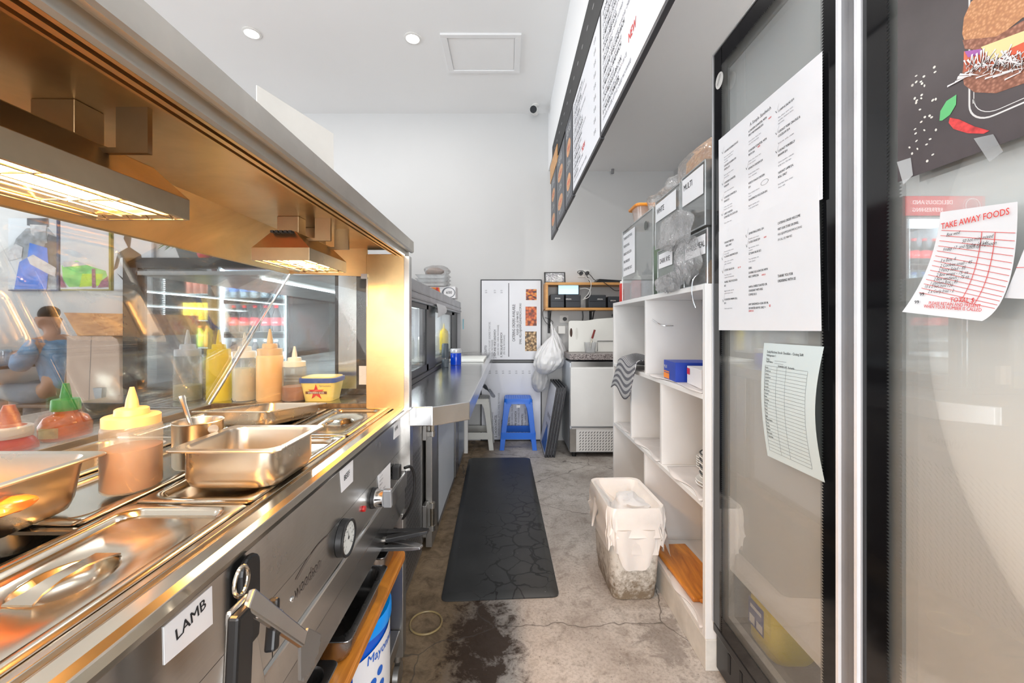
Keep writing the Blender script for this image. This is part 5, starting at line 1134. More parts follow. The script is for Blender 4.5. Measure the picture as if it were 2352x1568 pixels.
# stand below the cabinet
sd = thing('stand', 'stainless stand with lower shelf and castors carrying the heated cabinet', 'stand', (-.62, .5, -1.1))
MB().box(-.94, -.312, BY0, 1.255, -.502, -.4475).build('top_rail', ST, sd, bevel=.006, seg=3); MB().box(-.94, -.318, BY0, 1.245, -.567, -.504).build('lower_rail', ST, sd, bevel=.002)
for (x, y) in ((-.335, 1.225), (-.92, 1.225), (-.335, -.2), (-.92, -.2)):
    MB().box(x-.017, x+.021, y-.018, y+.018, -1.0, -.5665).build('leg', STD, sd, bevel=.002)
    MB().cyl((x, y, -1.02), (x, y, -.999), .014, n=10).cyl((x-.008, y, -1.065), (x+.008, y, -1.065), .034, n=18).build('castor', STD, sd, smooth=True)
MB().box(-.94, -.322, BY0, 1.205, -.955, -.915).build('lower_shelf', STD, sd, bevel=.003)
for y in (.02, 1.15): MB().box(-.92, -.335, y-.01, y+.01, -.704, -.684).build('cross_bar', STD, sd)
cbt = MB().prism(rounded([(-.62, .10), (-.298, .10), (-.298, 1.185), (-.62, 1.185)], .02), -.683, -.662).build('cutting_board', WOODO, None, bevel=.004); tag(cbt, 'long orange timber board carrying pans below the heated cabinet', 'board')
DP = steel('dark_pan', (.35, .34, .34), .2, .35, (6, 6, 6), .2)
GP2 = 'steel pans on the orange board below the cabinet'
gnpan('steel_pan', 'deep steel pan in the middle of the orange board below the cabinet', 'pan', -.415, .880, -.598, .235, .245, .063, DP, GP2)
gnpan('steel_pan', 'steel pan nearest the viewer on the orange board below the cabinet', 'pan', -.420, .600, -.602, .235, .245, .059, DP, GP2)
gnpan('steel_pan', 'small steel pan at the far end of the orange board under the tongs', 'pan', -.40, 1.090, -.588, .18, .155, .073, DP, GP2)
def tongs(name, lab, hinge, e1, e2, r, grip, split=.55, group=None):
    t = thing(name, lab, 'tongs', e1, group); H = Vector(hinge)
    for k, e in enumerate((Vector(e1), Vector(e2))):
        mid = H.lerp(e, split)
        d = (e-H).normalized(); n_ = Vector((0, 0, 1)).cross(d); n_ = n_.normalized() if n_.length > 1e-3 else Vector((0, 1, 0)); up = d.cross(n_)
        def sec(p, w_, th): return [p+n_*w_+up*th, p-n_*w_+up*th, p-n_*w_-up*th, p+n_*w_-up*th]
        MB().loft([sec(H, r*.8, r*.35), sec(H.lerp(e, .1), r, r*.5), sec(mid, r, r*.5)]).build('grip', grip, t, bevel=r*.15)
        MB().loft([sec(mid, r*.75, r*.25), sec(H.lerp(e, .85), r*.6, r*.2), sec(e, r*1.5, r*.12)]).build('arm', ST, t, bevel=r*.05)
    return t
tongs('tongs', 'black gripped tongs lying on the far small pan and sticking into the aisle', (-.205, 1.04, -.532), (-.44, 1.10, -.572), (-.42, 1.03, -.570), .0105, BLK, .5)
tongs('tongs', 'steel tongs lying under the black gripped ones over the far pan', (-.215, 1.00, -.552), (-.42, 1.13, -.585), (-.40, 1.05, -.585), .009, STG, .9)
t = thing('hanging_tongs', 'steel kitchen tongs with black grips hanging from the cabinet lip', 'tongs', (-.26, .42, -.45))
MB().torus((-.274, .413, -.263), .011, .002, 24, 8, 'x', 1.3).build('hanging_ring', STP, t, smooth=True)
def bar(p0, p1, w0, w1, th, axis=(0, 1, 0)):
    p0, p1 = Vector(p0), Vector(p1); d = (p1-p0).normalized(); s_ = Vector(axis); s_ = (s_-d*s_.dot(d)).normalized(); q = d.cross(s_)
    return MB().loft([[p0+s_*w0+q*th, p0-s_*w0+q*th, p0-s_*w0-q*th, p0+s_*w0-q*th], [p1+s_*w1+q*th, p1-s_*w1+q*th, p1-s_*w1-q*th, p1+s_*w1-q*th]])
bar((-.262, .395, -.279), (-.268, .388, -.52), .013, .014, .006).build('grip', BLK, t, bevel=.003)
bar((-.268, .400, -.276), (-.274, .392, -.52), .0155, .016, .003).build('arm', ST, t, bevel=.002)
bar((-.262, .405, -.276), (-.235, .462, -.362), .010, .008, .004).build('arm', ST, t, bevel=.002)
bar((-.256, .440, -.298), (-.250, .425, -.345), .003, .006, .006).build('grip', BLK, t, bevel=.003)

sc_pts = []
for k in range(13): sc_pts.append((math.cos(math.pi*k/12)*.022*(1+.08*math.cos(k*math.pi)), -.045-.018*math.sin(math.pi*k/12)*(1+.12*math.cos(k*math.pi))))
MB(frame((-.235, .462, -.358), (0.1, 1, .5), (.1, .2, 1))).prism([(-.009, 0), (.009, 0), (.016, -.02)]+sc_pts+[(-.016, -.02)], -.002, .002).build('scalloped_head', M('worn_steel_grey', (.20, .19, .18), .35, .4), t, bevel=.001)
MB().sphere((-.256, .410, -.296), .0035, 6).build('rivet', CHROME, t, smooth=True)
t = thing('hanging_spatula', 'black handled steel spatula hanging flat on the cabinet front behind the tongs', 'spatula', (-.305, .43, -.45))
fs_ = FL(-.313)
MB(fs_).prism([(.478+.017*math.cos(a*math.pi/8), -.290+.017*math.sin(a*math.pi/8)) for a in range(9)]+[(.461, -.365), (.463, -.380), (.493, -.380), (.495, -.365)], .001, .009).build('handle', BLK, t, bevel=.003)
MB(fs_).prism([(.464, -.375), (.492, -.375), (.515, -.48), (.43, -.48)], .003, .006).build('blade', ST, t, bevel=.001)
tag(MB().tube([(-.300, 1.17, -.415), (-.285, 1.19, -.415), (-.276, 1.20, -.45), (-.280, 1.20, -.52), (-.31, 1.21, -.58), (-.36, 1.22, -.62)], .0045, 10, 2).build('power_cord', BLK, smooth=True), 'black power cord curving down beside the stand leg', 'cord')
# mayonnaise buckets
def wrap(mb, cx, cy, r, a0):
    for v in mb.bm.verts:
        u, vv, w_ = v.co; a = a0+u/r; v.co = Vector((cx+(r+w_)*math.cos(a), cy+(r+w_)*math.sin(a), vv))
    return mb
BB = M('bucket_blue', (0.0, 0.10, 0.62), .3); LB = M('lid_bright_blue', (0.0, 0.28, 0.85), .3, bmp=.3, bscale=30)
def bucket(lab, cx, cy, r, h):
    t = thing('mayonnaise_bucket', lab, 'bucket', (cx, cy, -.915), 'buckets on the lower shelf'); z_ = -.914
    MB().lathe([(r*.9, z_), (r*.92, z_+.004), (r*.985, z_+h-.03)], 40, cx, cy).build('tub', BB, t, smooth=True)
    MB().lathe([(r*.99, z_+h-.035), (r*1.03, z_+h-.03), (r*1.03, z_+h-.006), (r, z_+h), (r*.93, z_+h-.004)], 40, cx, cy).build('lid', LB, t, smooth=True)
    rl = r*.998; A0 = math.radians(-44)
    m1 = MB(); N = 14
    for k in range(N): m1.poly([(k/N*.15-.02, z_+.02), ((k+1)/N*.15-.02, z_+.02), ((k+1)/N*.15-.02, z_+h-.04-.03*(1-(k+1)/N)), (k/N*.15-.02, z_+h-.04-.03*(1-k/N))], 0)
    wrap(m1, cx, cy, rl, A0).build('label', WHC, t, fixn=False)
    m2 = MB(); m2.text('Mayonnaise', 0.012, z_+h*.62, .030, .0008, .9, .012, 2, shear=.1)
    for (a, b) in ((.03, .40), (.052, .46), (.03, .26), (.058, .30)): m2.disc(a, z_+h*b, .010, w=.0008)
    wrap(m2, cx, cy, rl, A0).build('blue_lettering', M('print_blue', (.01, .12, .55), .4), t, fixn=False)
    return t
bucket('blue mayonnaise bucket with white label, far one on the lower shelf', -.415, .985, .122, .225)
bucket('blue mayonnaise bucket behind the front edge of the orange board, nearer one', -.43, .70, .122, .225)
# ================================================================ GLASS DOOR FRIDGE (right)
XF = 0.648; FT = .855; FB = -.94
gf = thing('glass_door_fridge', 'tall two door upright fridge with black bordered glass doors on the right', 'fridge', (1.0, .55, -1.1))
FW = M('fridge_casing', (.05, .05, .055), .4); LINER = M('liner_grey', (.55, .56, .555), .35, var=.04, scale=3); LFL = M('liner_floor', (.12, .12, .12), .3, var=.1)
FY0, FY1 = -.33, 1.275
c = MB(); c.box(.70, 1.35, FY1-.02, FY1-.001, -1.0, FT).box(.70, 1.35, FY0, FY0+.02, -1.0, FT).box(1.33, 1.35, FY0+.02, FY1-.02, -1.0, FT).box(.70, 1.33, FY0+.02, FY1-.02, FT-.03, FT).box(.70, 1.33, FY0+.02, FY1-.02, -1.0, -.93)
c.build('casing', FW, gf); 
c = MB(); c.box(.70, 1.32, FY1-.03, FY1-.021, -.93, FT-.03).box(.70, 1.32, FY0+.021, FY0+.03, -.93, FT-.03).box(1.31, 1.329, FY0+.03, FY1-.03, -.93, FT-.03).box(.70, 1.32, FY0+.03, FY1-.03, FT-.04, FT-.031).box(.69, .72, .735, .785, -.92, FT-.04)
c.build('liner', LINER, gf); MB().box(.69, 1.31, FY0+.03, FY1-.03, -.929, -.905).build('liner_floor', LFL, gf)
MB().box(.665, .70, FY0, FY1-.001, -1.085, -.965).build('control_panel', BLK, gf, bevel=.003); MB().box(.655, .70, FY0, FY1, FB-.028, FB-.0).build('panel_lip', BLK, gf, bevel=.004)
fk = FX(.6645)
g = MB(fk)
for k, y in enumerate((1.20, 1.14)): g.box(-y-.006, -y+.006, -1.04, -.985, 0, .001)
g.build('panel_slots', BLKM, gf)
g = MB(fk)
for k in range(3): g.disc(-1.07+k*.035, -1.0, .009, w=.001)
for k in range(3): g.disc(-1.07+k*.035, -1.03, .006, w=.001)
g.build('panel_buttons', INKG, gf)
MB(fk).text('4', -.965, -1.02, .03, .001, 1, .02).text('8', -.985, -1.02, .03, .001, 1, .02).build('display_digits', emis('red_digits', (1, .05, .03), 3), gf)
def glassdoor(ya, yb, lab, hb):
    """ya = far edge, yb = near edge; black printed border with toothed inner edge on the glass"""
    u0, u1, v0, v1 = -ya, -yb, FB+.003, FT
    f = FX(XF+.004); par = gf
    d = MB(f).box(u0, u1, v0, v1, -.014, -.004).build('door_glass', DGL, par)
    # border ring with teeth
    bw, bt = .046, .055; mb = MB(f)
    def teeth(p0, p1, nrm, n, amp):
        P0, P1, Nn = Vector(p0), Vector(p1), Vector(nrm)
        for k in range(n):
            a = P0.lerp(P1, k/n); b = P0.lerp(P1, (k+1)/n); m_ = (a+b)/2+Nn*amp; mb.poly([a, b, m_], -.0030)
    mb.rect(u0, u0+bw, v0, v1, -.003).rect(u1-bw*.85, u1, v0, v1, -.003).rect(u0+bw, u1-bw*.85, v1-bt, v1, -.003).rect(u0+bw, u1-bw*.85, v0, v0+bt*.8, -.003)
    n = int((v1-v0)/.0062); teeth((u0+bw, v0), (u0+bw, v1), (1, 0), n, .0055); teeth((u1-bw*.85, v0), (u1-bw*.85, v1), (-1, 0), n, .0055)
    n = int((u1-u0)/.0062); teeth((u0+bw, v1-bt), (u1-bw*.85, v1-bt), (0, -1), n, .0055); teeth((u0+bw, v0+bt*.8), (u1-bw*.85, v0+bt*.8), (0, 1), n, .0055)
    mb.build('printed_border', BLKG, d, fixn=False)
    g = MB(f); e = .062
    g.box(u0+.02, u0+e, v0+.02, v1-.02, -.034, -.0145).box(u1-e, u1-.01, v0+.02, v1-.02, -.034, -.0145).box(u0+e, u1-e, v1-.075, v1-.02, -.034, -.0145).box(u0+e, u1-e, v0+.02, v0+.06, -.034, -.0145)
    g.build('gasket', M('grey_gasket', (.42, .42, .41), .4), d)
    ALU = M('aluminium_trim', (.74, .74, .76), .3, .5, var=.02)
    MB(f).box(u0-.003, u0, v0, v1, -.014, .0005).box(u0, u1, v1, v1+.003, -.014, .0005).build('edge_trim', ALU, d)
    MB(f).box(u0+.0615, u1-.062, hb, v1-.076, -.0245, -.021).build('grey_backing', BACKG, d)
    return d
DGL = clear('fridge_glass', (.985, .99, .985), .045, .5, .004, .02, (.7, .72, .72), streak=(1, 1, .3))
BACKG = M('frosted_backing', (.86, .87, .86), .45, var=.05, scale=2.5)
glassdoor(1.272, .790, '', -.735)
glassdoor(.738, .20, '', FB+.06)
ALU = M('aluminium_trim', (.7, .7, .72)); GR = M('grey_gasket', (.4, .4, .4))
f = FX(XF)
m_ = MB(f); m_.box(-.788, -.7815, FB, FT, -.03, .002).box(-.7465, -.740, FB, FT, -.03, .002); m_.build('door_edge', M('bright_trim', (.78, .78, .80), .35), gf)
m_ = MB(f); m_.box(-.7815, -.764, FB, FT, -.03, -.004).box(-.762, -.752, FB, FT, -.03, -.002).box(-.752, -.7465, FB, FT, -.03, -.006); m_.build('door_handle_strip', M('grey_extrusion', (.26, .26, .27), .35, .3), gf)
for y in (1.2, -.25): MB().cyl((.78, y, -1.1), (.78, y, -1.0), .025, n=14).build('foot', BLK, gf, smooth=True)
MB().box(.74, 1.35, FY0+.02, FY1-.02, -1.06, -1.0).build('kick_panel', BLK, gf)
MB(FX(XF-.0003)).disc(-1.222, .748, .022, .024, .0008, 28).build('round_sticker', WHP, gf); MB(FX(XF-.0003)).poly([(-1.232, .735), (-1.230, .735), (-1.212, .762), (-1.214, .762)], .0012).poly([(-1.235, .740), (-1.233, .740), (-1.216, .766), (-1.218, .766)], .0012).build('sticker_marks', INKG, gf)
# yellow container inside
t = thing('yellow_container', 'yellow plastic sauce container with blue label standing low inside the fridge', 'container', (.76, 1.12, -.905))
yc = Matrix.Translation((.765, 1.12, -.904))
MB(yc).loft([rr(.105, .115, .03, 0), rr(.12, .13, .035, .012), rr(.12, .13, .035, .12), rr(.08, .09, .03, .17), rr(.035, .035, .017, .18), rr(.035, .035, .017, .19)]).build('body', M('canister_yellow', (.85, .66, .01), .35, sss=.1), t, smooth=True)
MB(yc).lathe([(.022, .188), (.022, .21), (.018, .215)], 18).build('cap', M('orange_lid', (.85, .3, .03)), t, smooth=True)
fc = frame((.7045, 1.15, -.86), (0, -1, 0), (0, 0, 1))
MB(fc).rect(-.02, .05, 0, .075, .0).build('label', M('label_navy', (.03, .06, .25), .4), t); MB(fc).rect(-.014, .01, .006, .03, .0006).rect(.018, .045, .006, .028, .0006).rect(-.01, .04, .05, .06, .0006).build('label_panels', WHC, t)
# ---------------------------------------------------------------- papers stuck on the doors
XP = XF+.0005
fp_ = FX(XP)
def uv(px, py, X=XP): p = PX(px, py, X); return (-p[1], p[2])
def sheet(name, lab, pts, mat, w=.0006, group=None):
    t = thing(name, lab, 'notice', PX(*pts[0], XP), group); MB(fp_).prism([uv(*p) for p in pts], w-.0004, w).build('sheet', mat, t); return t
def lines(mb, px, py, strs, size, w, bold=.012, sx=.72, gap=1.35, res=2):
    u, v = uv(px, py)
    for i, s in enumerate(strs): mb.text(s, u, v-i*size*gap, size, w, sx, bold, res)
s1 = sheet('menu_sheet', 'upper white printed menu sheet taped on the left fridge door', [(1652, 540), (1890, 457), (1889, 118), (1651, 322)], PAPER, .0006)
a, b, r_ = MB(fp_), MB(fp_), MB(fp_); w = .001
lines(a, 1723, 290, ['A Simple Sandwich'], .0125, w, 0, .9)
C1 = [(1664, 352, ['1.DOUBLE EGG&BACON $12'], 'Bacon, cheese, egg, choose|bbq sauce, tomato sauce,|mayonnaise'), (1664, 384, ['2.DOUBLE EGG&BACON', 'SPECIAL $13'], 'Bacon, egg, cheese, tomato|hash and sauce'), (1664, 423, ['3.CHICKEN SCHNITZEL', 'PLAIN $14'], 'Lettuce, cheese, mayonnaise'), (1664, 457, ['4.CHICKEN SCHNITZEL &', 'SALAD $15'], 'Lettuce, carrot, tomato,|beetroot, onion, cheese'), (1664, 494, ['5.SPICY CHICKEN', 'SCHNITZEL FOCCACIA $16'], 'Cheese, lettuce, mayo')]
C2 = [(1720, 305, ['6.CHICKEN SCHNITZEL WITH', 'SPICY MAYONNAISE $16'], 'Carrot, lettuce, cheese, beet|onion, fresh mayonnaise'), (1720, 350, ['7.CHICKEN SCHNITZEL WITH', 'PESTO $16'], 'Lettuce, onion, cheese, mayo|rocket and pesto'), (1720, 390, ['8.POACH CHICKEN $14'], 'Poached chicken, lettuce,|cheese, mayonnaise'), (1720, 424, ['9.PESTO POACH CHICKEN', '$14'], 'Pesto, sundried tomatoes,|cheese'), (1720, 462, ['10.ANTIPASTO FOCCACIA $16'], 'Eggplant, capsicum, pesto,|rocket, spinach, cheese')]
C3 = [(1788, 258, ['11.HAM & SALAD $14'], 'Ham, lettuce, carrot, onion,|cucumber, beetroot, cheese,|mayonnaise'), (1788, 306, ['12.ROAST PORK CRACKLE &', 'COLESLAW $14'], 'Roast pork, crackle, coleslaw'), (1788, 350, ['13.ROAST PORKBELLY', 'BANHMI $14'], 'Carrot, cucumber, coriander,|spring onion, chilli, mayo'), (1788, 400, ['14.ROAST LAMB $16', 'ROLL ONLY'], 'Roast lamb, lettuce, tomato|cheese, relish')]
for (px, py, hd, sm) in C1+C2+C3:
    k = 1+.12*((px-1664)/124)
    lines(a, px, py, hd, .0078*.98, w, .015, .74)
    u, v = uv(px, py)
    for i, s in enumerate(sm.split('|')): b.text(s, u, v-.0118*len(hd)-.003-i*.0075, .0056, w, .8, 0, 1)
for (px, py) in ((1766, 275), (1741, 340)): lines(r_, px, py, ['NEW'], .006, w+.0003, .02, .8)
ck = MB(fp_)
def tick(px, py, s=.012):
    u, v = uv(px, py); ck.poly([(u, v), (u+.0035, v-s*.5), (u+.0042, v-s*.42), (u+.0008, v+.001)], w+.0002).poly([(u+.0035, v-s*.5), (u+.013, v+s), (u+.0135, v+s*1.02), (u+.0046, v-s*.42)], w+.0002)
for p in ((1659, 350), (1659, 422), (1658, 458), (1658, 492), (1714, 386), (1782, 256), (1782, 306), (1782, 348)): tick(*p)
u, v = uv(1757, 418)
ck.loft([[(u+.014*math.cos(k*.35)*(1+q), v+.006*math.sin(k*.35)*(1+q*1.3), w+.0003) for k in range(18)] for q in (0, .07)], False, False)
a.build('bold_lettering', INK, s1); b.build('small_lettering', INKG, s1); r_.build('red_lettering', REDI, s1); ck.build('pen_ticks', INK, s1)
s2 = sheet('menu_sheet', 'lower white printed menu sheet taped on the left fridge door', [(1652, 758), (1888, 760), (1882, 425), (1652, 532)], PAPER, .0013)
a, b, r_, ck = MB(fp_), MB(fp_), MB(fp_), MB(fp_); w = .0018
D1 = [(1665, 560, ['15.ROAST BEEF $16', '     ROLL ONLY'], 'Roast beef, lettuce, tomato|cheese, pickle'), (1665, 592, ['16. SALAD SANDWICH $14'], 'Lettuce, carrot, cucumber,|tomato, mayonnaise'), (1665, 623, ['17.TOFU SALAD $14'], 'Tofu, lettuce, carrot,|coriander, fresh mayonnaise'), (1665, 650, ['18.GRILL VEGE FOCCACIA', '$15'], 'Eggplant, zucchini, capsicum|sundried tomato, cheese'), (1665, 690, ['19.CHICKEN PARMA ROLL', '$14'], 'Chicken, napoli, cheese')]
D2 = [(1721, 539, ['20.MEATBALLS ROLL $14'], 'Meatballs, napoli, cheese'), (1721, 559, ['21.EGG SALAD $14'], 'Egg, mayonnaise, lettuce,|cucumber'), (1721, 585, ['22.TUNA SALAD $15'], 'Tuna, mayonnaise, corn,|tomato, spinach'), (1721, 618, ['DEAL:'], ''), (1721, 629, ['DOUBLE EGG & BACON WITH', 'REG COFFEE $16'], ''), (1721, 661, ['HAM & CHEESE TOASTED OR', 'CROISSANT WITH REG', 'COFFEE $13.5'], ''), (1721, 701, ['ANY SANDWICH +CAN 375 ML', 'OR WATER 600 ML ONLY +'], '')]
for (px, py, hd, sm) in D1+D2:
    lines(a, px, py, hd, .0078, w, .015, .74)
    u, v = uv(px, py)
    for i, s in enumerate(sm.split('|')): b.text(s, u, v-.0118*len(hd)-.002-i*.0072, .0056, w, .8, 0, 1) if s else None
lines(a, 1788, 516, ['CATERING ORDER WELCOME', 'VISIT OUR STORE OR EMAIL:'], .0080, w, .01, .68, 1.75); lines(a, 1788, 541, ['HELLO@ASIMPLESANDWICH.COM.AU', 'OR CALL (03) 9484 9022'], .0074, w, .004, .62, 1.75)
lines(a, 1788, 637, ['THANK YOU FOR', 'ORDERING WITH US'], .0088, w, .015, .72, 1.35)
lines(r_, 1756, 547, ['NEW'], .0055, w, .02, .8); lines(r_, 1696, 616, ['$15, GF'], .0055, w, .02, .8); lines(r_, 1751, 633, ['SAVE $1'], .0055, w, .02, .8); lines(r_, 1768, 704, ['$2'], .0075, w, .02, .8); lines(r_, 1721, 716, ['SAVE $1.5'], .0065, w, .02, .8)
for p in ((1659, 592), (1660, 622), (1661, 688), (1714, 540), (1715, 562)): tick(*p, .016)
a.build('bold_lettering', INK, s2); b.build('small_lettering', INKG, s2); r_.build('red_lettering', REDI, s2); ck.build('pen_ticks', INK, s2)
# pale blue check list, curling off the door
PB = M('pale_blue_paper', (.60, .69, .70), .6, var=.02)
t = thing('check_list', 'pale blue ruled check list curling on the left fridge door', 'notice', PX(1760, 790, XP))
def curl(u, v):   # u across, v down
    A = uv(1757, 787); B = uv(1895, 796); C_ = uv(1765, 1046); E = uv(1897, 1108)
    x = (A[0]*(1-u)+B[0]*u)*(1-v)+(C_[0]*(1-u)+E[0]*u)*v; z = (A[1]*(1-u)+B[1]*u)*(1-v)+(C_[1]*(1-u)+E[1]*u)*v
    x -= .012*math.sin(math.pi*v)
    return x, z, .002+.010*abs(math.sin(math.pi*v))*(.4+.6*u)
MB(fp_).grid(curl, 10, 16).build('sheet', PB, t, smooth=True, fixn=False)
def curlp(u, v): x, z, w_ = curl(u, v); return (x, z, w_+.0006)
g = MB(fp_)
def seg(u0, v0, u1, v1, th=.0007, n=8):
    for i in range(n):
        a_, b_ = i/n, (i+1)/n; p = curlp(u0+(u1-u0)*a_, v0+(v1-v0)*a_); q_ = curlp(u0+(u1-u0)*b_, v0+(v1-v0)*b_)
        if abs(u1-u0) > abs(v1-v0): g.face([g.v(p), g.v(q_), g.v((q_[0], q_[1]+th, q_[2])), g.v((p[0], p[1]+th, p[2]))])
        else: g.face([g.v(p), g.v(q_), g.v((q_[0]+th, q_[1], q_[2])), g.v((p[0]+th, p[1], p[2]))])
for k in range(27): seg(.07, .20+k*.0285, .84, .20+k*.0285)
for u in (.07, .31, .48, .84): seg(u, .20, u, .94, n=12)
seg(.25, .150, .47, .150); seg(.25, .172, .42, .172)
g.build('ruled_lines', M('line_grey', (.22, .26, .28), .7), t, fixn=False)
g = MB(fp_)
def ctext(s, u, v, size, bold=.01, sx=.8):
    x, z, w_ = curlp(u, v); g.text(s, x, z, size, w_+.0006, sx, bold, 1)
ctext('Daily Kitchen Stock Checklist - Closing Shift', .09, .085, .0085); ctext('Refrigerator 1', .09, .115, .0075); ctext('Date:', .09, .147, .007); ctext('Staff Name:', .09, .170, .007)
ctext('Quantity Left', .33, .196, .007); ctext('Remarks', .52, .199, .007)
for k, s in enumerate(['Items', 'Tomatoes', 'Lettuce', 'Cucumber', 'Carrots', 'Onions', 'Spinach', 'Beetroot', 'Cheese', 'Ham', 'Chicken', 'Bacon', 'Pork', 'Beef', 'Tuna', 'Eggs', 'Mayonnaise', 'Pesto', 'Relish', 'Butter', 'Avocado', 'Capsicum']): ctext(s, .08, .222+k*.0285, .0066, .006)
g.build('printed_lettering', INK, t, fixn=False)
# sandwich poster on the right door
t = thing('sandwich_poster', 'dark poster with a big sandwich photo taped on the right fridge door', 'poster', PX(2070, 200, XP))
POST = M('poster_charcoal', (.075, .06, .063), .3, var=.18, scale=12)
p0, p1 = uv(2063, 0), uv(2075, 414); ue = -.28
MB(fp_).prism([(p0[0], p1[1]), (ue, p1[1]), (ue, .76), (p0[0], .76)], .0003, .0008).build('sheet', POST, t)
def pxpoly(pts, w): return [(*uv(*p), w) for p in pts]
def P_(name, pts, m_, w): mb = MB(fp_); mb.poly(pxpoly(pts, w)); return mb.build(name, m_, t)
BRT = photo('bread_top', (.72, .38, .20), (.60, .28, .12), (.50, .22, .10), 260); BRS = photo('bread_side', (.48, .22, .14), (.33, .13, .08), (.24, .09, .05), 220)
P_('bread_slice', [(2212, 78), (2216, 40), (2232, 5), (2300, -60), (2420, -120), (2520, -100), (2520, 60), (2352, 40), (2270, 105), (2222, 108)], BRT, .0012)
P_('bread_crust', [(2213, 92), (2290, 84), (2352, 48), (2520, -10), (2520, 60), (2352, 72), (2280, 118), (2218, 112)], BRS, .0014)
P_('filling', [(2216, 118), (2280, 112), (2352, 70), (2520, 20), (2520, 130), (2352, 140), (2215, 165)], M('salami_print', (.62, .14, .07), .4, var=.5, scale=50), .0013)
P_('onion', [(2218, 118), (2256, 112), (2258, 124), (2226, 132)], M('onion_print', (.40, .12, .42), .4), .0016); P_('cheese_slice', [(2256, 108), (2352, 72), (2440, 42), (2400, 95), (2330, 118), (2280, 140)], M('cheese_print', (.88, .74, .36), .4), .0018)
P_('tomato', [(2322, 112), (2352, 98), (2450, 60), (2440, 85), (2352, 120), (2310, 130)], M('tomato_print', (.75, .12, .05), .4), .0019)
P_('bread_slice', [(2212, 165), (2215, 150), (2352, 130), (2520, 90), (2520, 150), (2400, 190), (2352, 192), (2290, 214), (2240, 212), (2216, 195)], BRS, .0011)
mb = MB(fp_); rnd = random.Random(3)
for k in range(90):
    px = 2216+rnd.random()*150; py = 165-(px-2216)*.12+rnd.random()*30-14; u, v = uv(px, py); L_ = .010+.012*rnd.random(); th = rnd.random()*3.1
    mb.poly([(u, v), (u+L_*math.cos(th), v+L_*math.sin(th)), (u+L_*math.cos(th+.12)*1.02, v+L_*math.sin(th+.12)), (u+.001, v-.001)], .0021+.00001*k)
mb.build('shredded_cabbage', M('cabbage_print', (.82, .80, .80), .4), t, fixn=False)
mb = MB(fp_)
for k in range(34):
    px = 2084+rnd.random()*70; py = 130+rnd.random()*250; u, v = uv(px, py); mb.disc(u, v, .0011+.001*rnd.random(), .0022, .0011, 8, rnd.random()*2)
mb.build('sesame_seeds', M('sesame_print', (.80, .78, .72), .4), t)
mb = MB(fp_); u0, v0 = uv(2226, 250); u1, _ = uv(2520, 250); vb = uv(2226, 292)[1]
for (o_, th) in ((0, .0022), (.006, .0010)):
    pts = [(u0+o_, .70), (u0+o_, vb+.03)]+[(u0+o_+.03-.03*math.cos(a_), vb+.03-.03*math.sin(a_)+o_) for a_ in [k*math.pi/16 for k in range(9)]]+[(-.30, vb+o_)]
    for a_, b_ in zip(pts, pts[1:]):
        d = Vector((b_[0]-a_[0], b_[1]-a_[1])).normalized(); n_ = Vector((-d.y, d.x))*th
        mb.poly([a_, b_, (b_[0]+n_.x, b_[1]+n_.y), (a_[0]+n_.x, a_[1]+n_.y)], .00095)
mb.build('chalk_frame', M('chalk_print', (.75, .74, .73), .4), t)
P_('basil_leaf', [(2160, 277), (2162, 255), (2176, 232), (2199, 217), (2198, 240), (2184, 264), (2166, 277)], M('leaf_print', (.13, .55, .20), .4), .0014)
P_('chilli', [(2181, 282), (2184, 270), (2205, 274), (2240, 290), (2275, 300), (2262, 307), (2225, 306), (2192, 296)], M('chilli_print', (.68, .05, .05), .4, var=.4, scale=90), .0014)
TAPE = clear('clear_tape', (.85, .85, .85), .12, .6, .08, .2)
P_('tape', [(2063, 372), (2095, 362), (2100, 402), (2078, 424)], TAPE, .0022); P_('tape', [(2240, 318), (2285, 308), (2308, 348), (2276, 372)], TAPE, .0022)
# take away docket
t = thing('order_docket', 'white order docket with red ruling and handwriting hanging on the right fridge door', 'docket', PX(2160, 480, XP))
def dk_(u, v):
    A = uv(2163, 487); B = uv(2341, 463); C_ = uv(2092, 716); E = uv(2280, 737)
    mA = uv(2139, 610); mB = uv(2326, 650)
    L_ = [(1-v)**2*A[i]+2*v*(1-v)*(2*mA[i]-.5*A[i]-.5*C_[i])+v*v*C_[i] for i in (0, 1)]; R_ = [(1-v)**2*B[i]+2*v*(1-v)*(2*mB[i]-.5*B[i]-.5*E[i])+v*v*E[i] for i in (0, 1)]
    return (L_[0]*(1-u)+R_[0]*u, L_[1]*(1-u)+R_[1]*u, .002+.012*v*v)
MB(fp_).grid(dk_, 8, 14).build('sheet', PAPER, t, smooth=True, fixn=False)
def dkp(u, v): x, z, w_ = dk_(u, v); return (x, z, w_+.0008)
g = MB(fp_); curlp = dkp
for k in range(14): seg(.06, .165+k*.0465, .99, .165+k*.0465, .0007)
for u in (.60, .76): seg(u, .165, u, .77, .0008, n=10)
g.build('red_ruling', REDI, t, fixn=False)
def dtext(g_, s, u, v, size, sx, bold, rot=0, shear=0):
    x, z, w_ = dkp(u, v); g_.text(s, x, z, size, w_+.001, sx, bold, 2, shear, 'l', rot)
g = MB(fp_); dtext(g, 'TAKE AWAY FOODS', .06, .155, .0125, .70, .012, .0); dtext(g, 'TOTAL $', .50, .80, .0095, .8, .012, -.08, .1); dtext(g, 'PLEASE RETAIN AND PRESENT', .28, .87, .0066, .75, .015, -.12); dtext(g, 'WHEN YOUR NUMBER IS CALLED', .25, .915, .0066, .75, .015, -.12)
g.build('red_lettering', REDI, t, fixn=False)
g = MB(fp_)
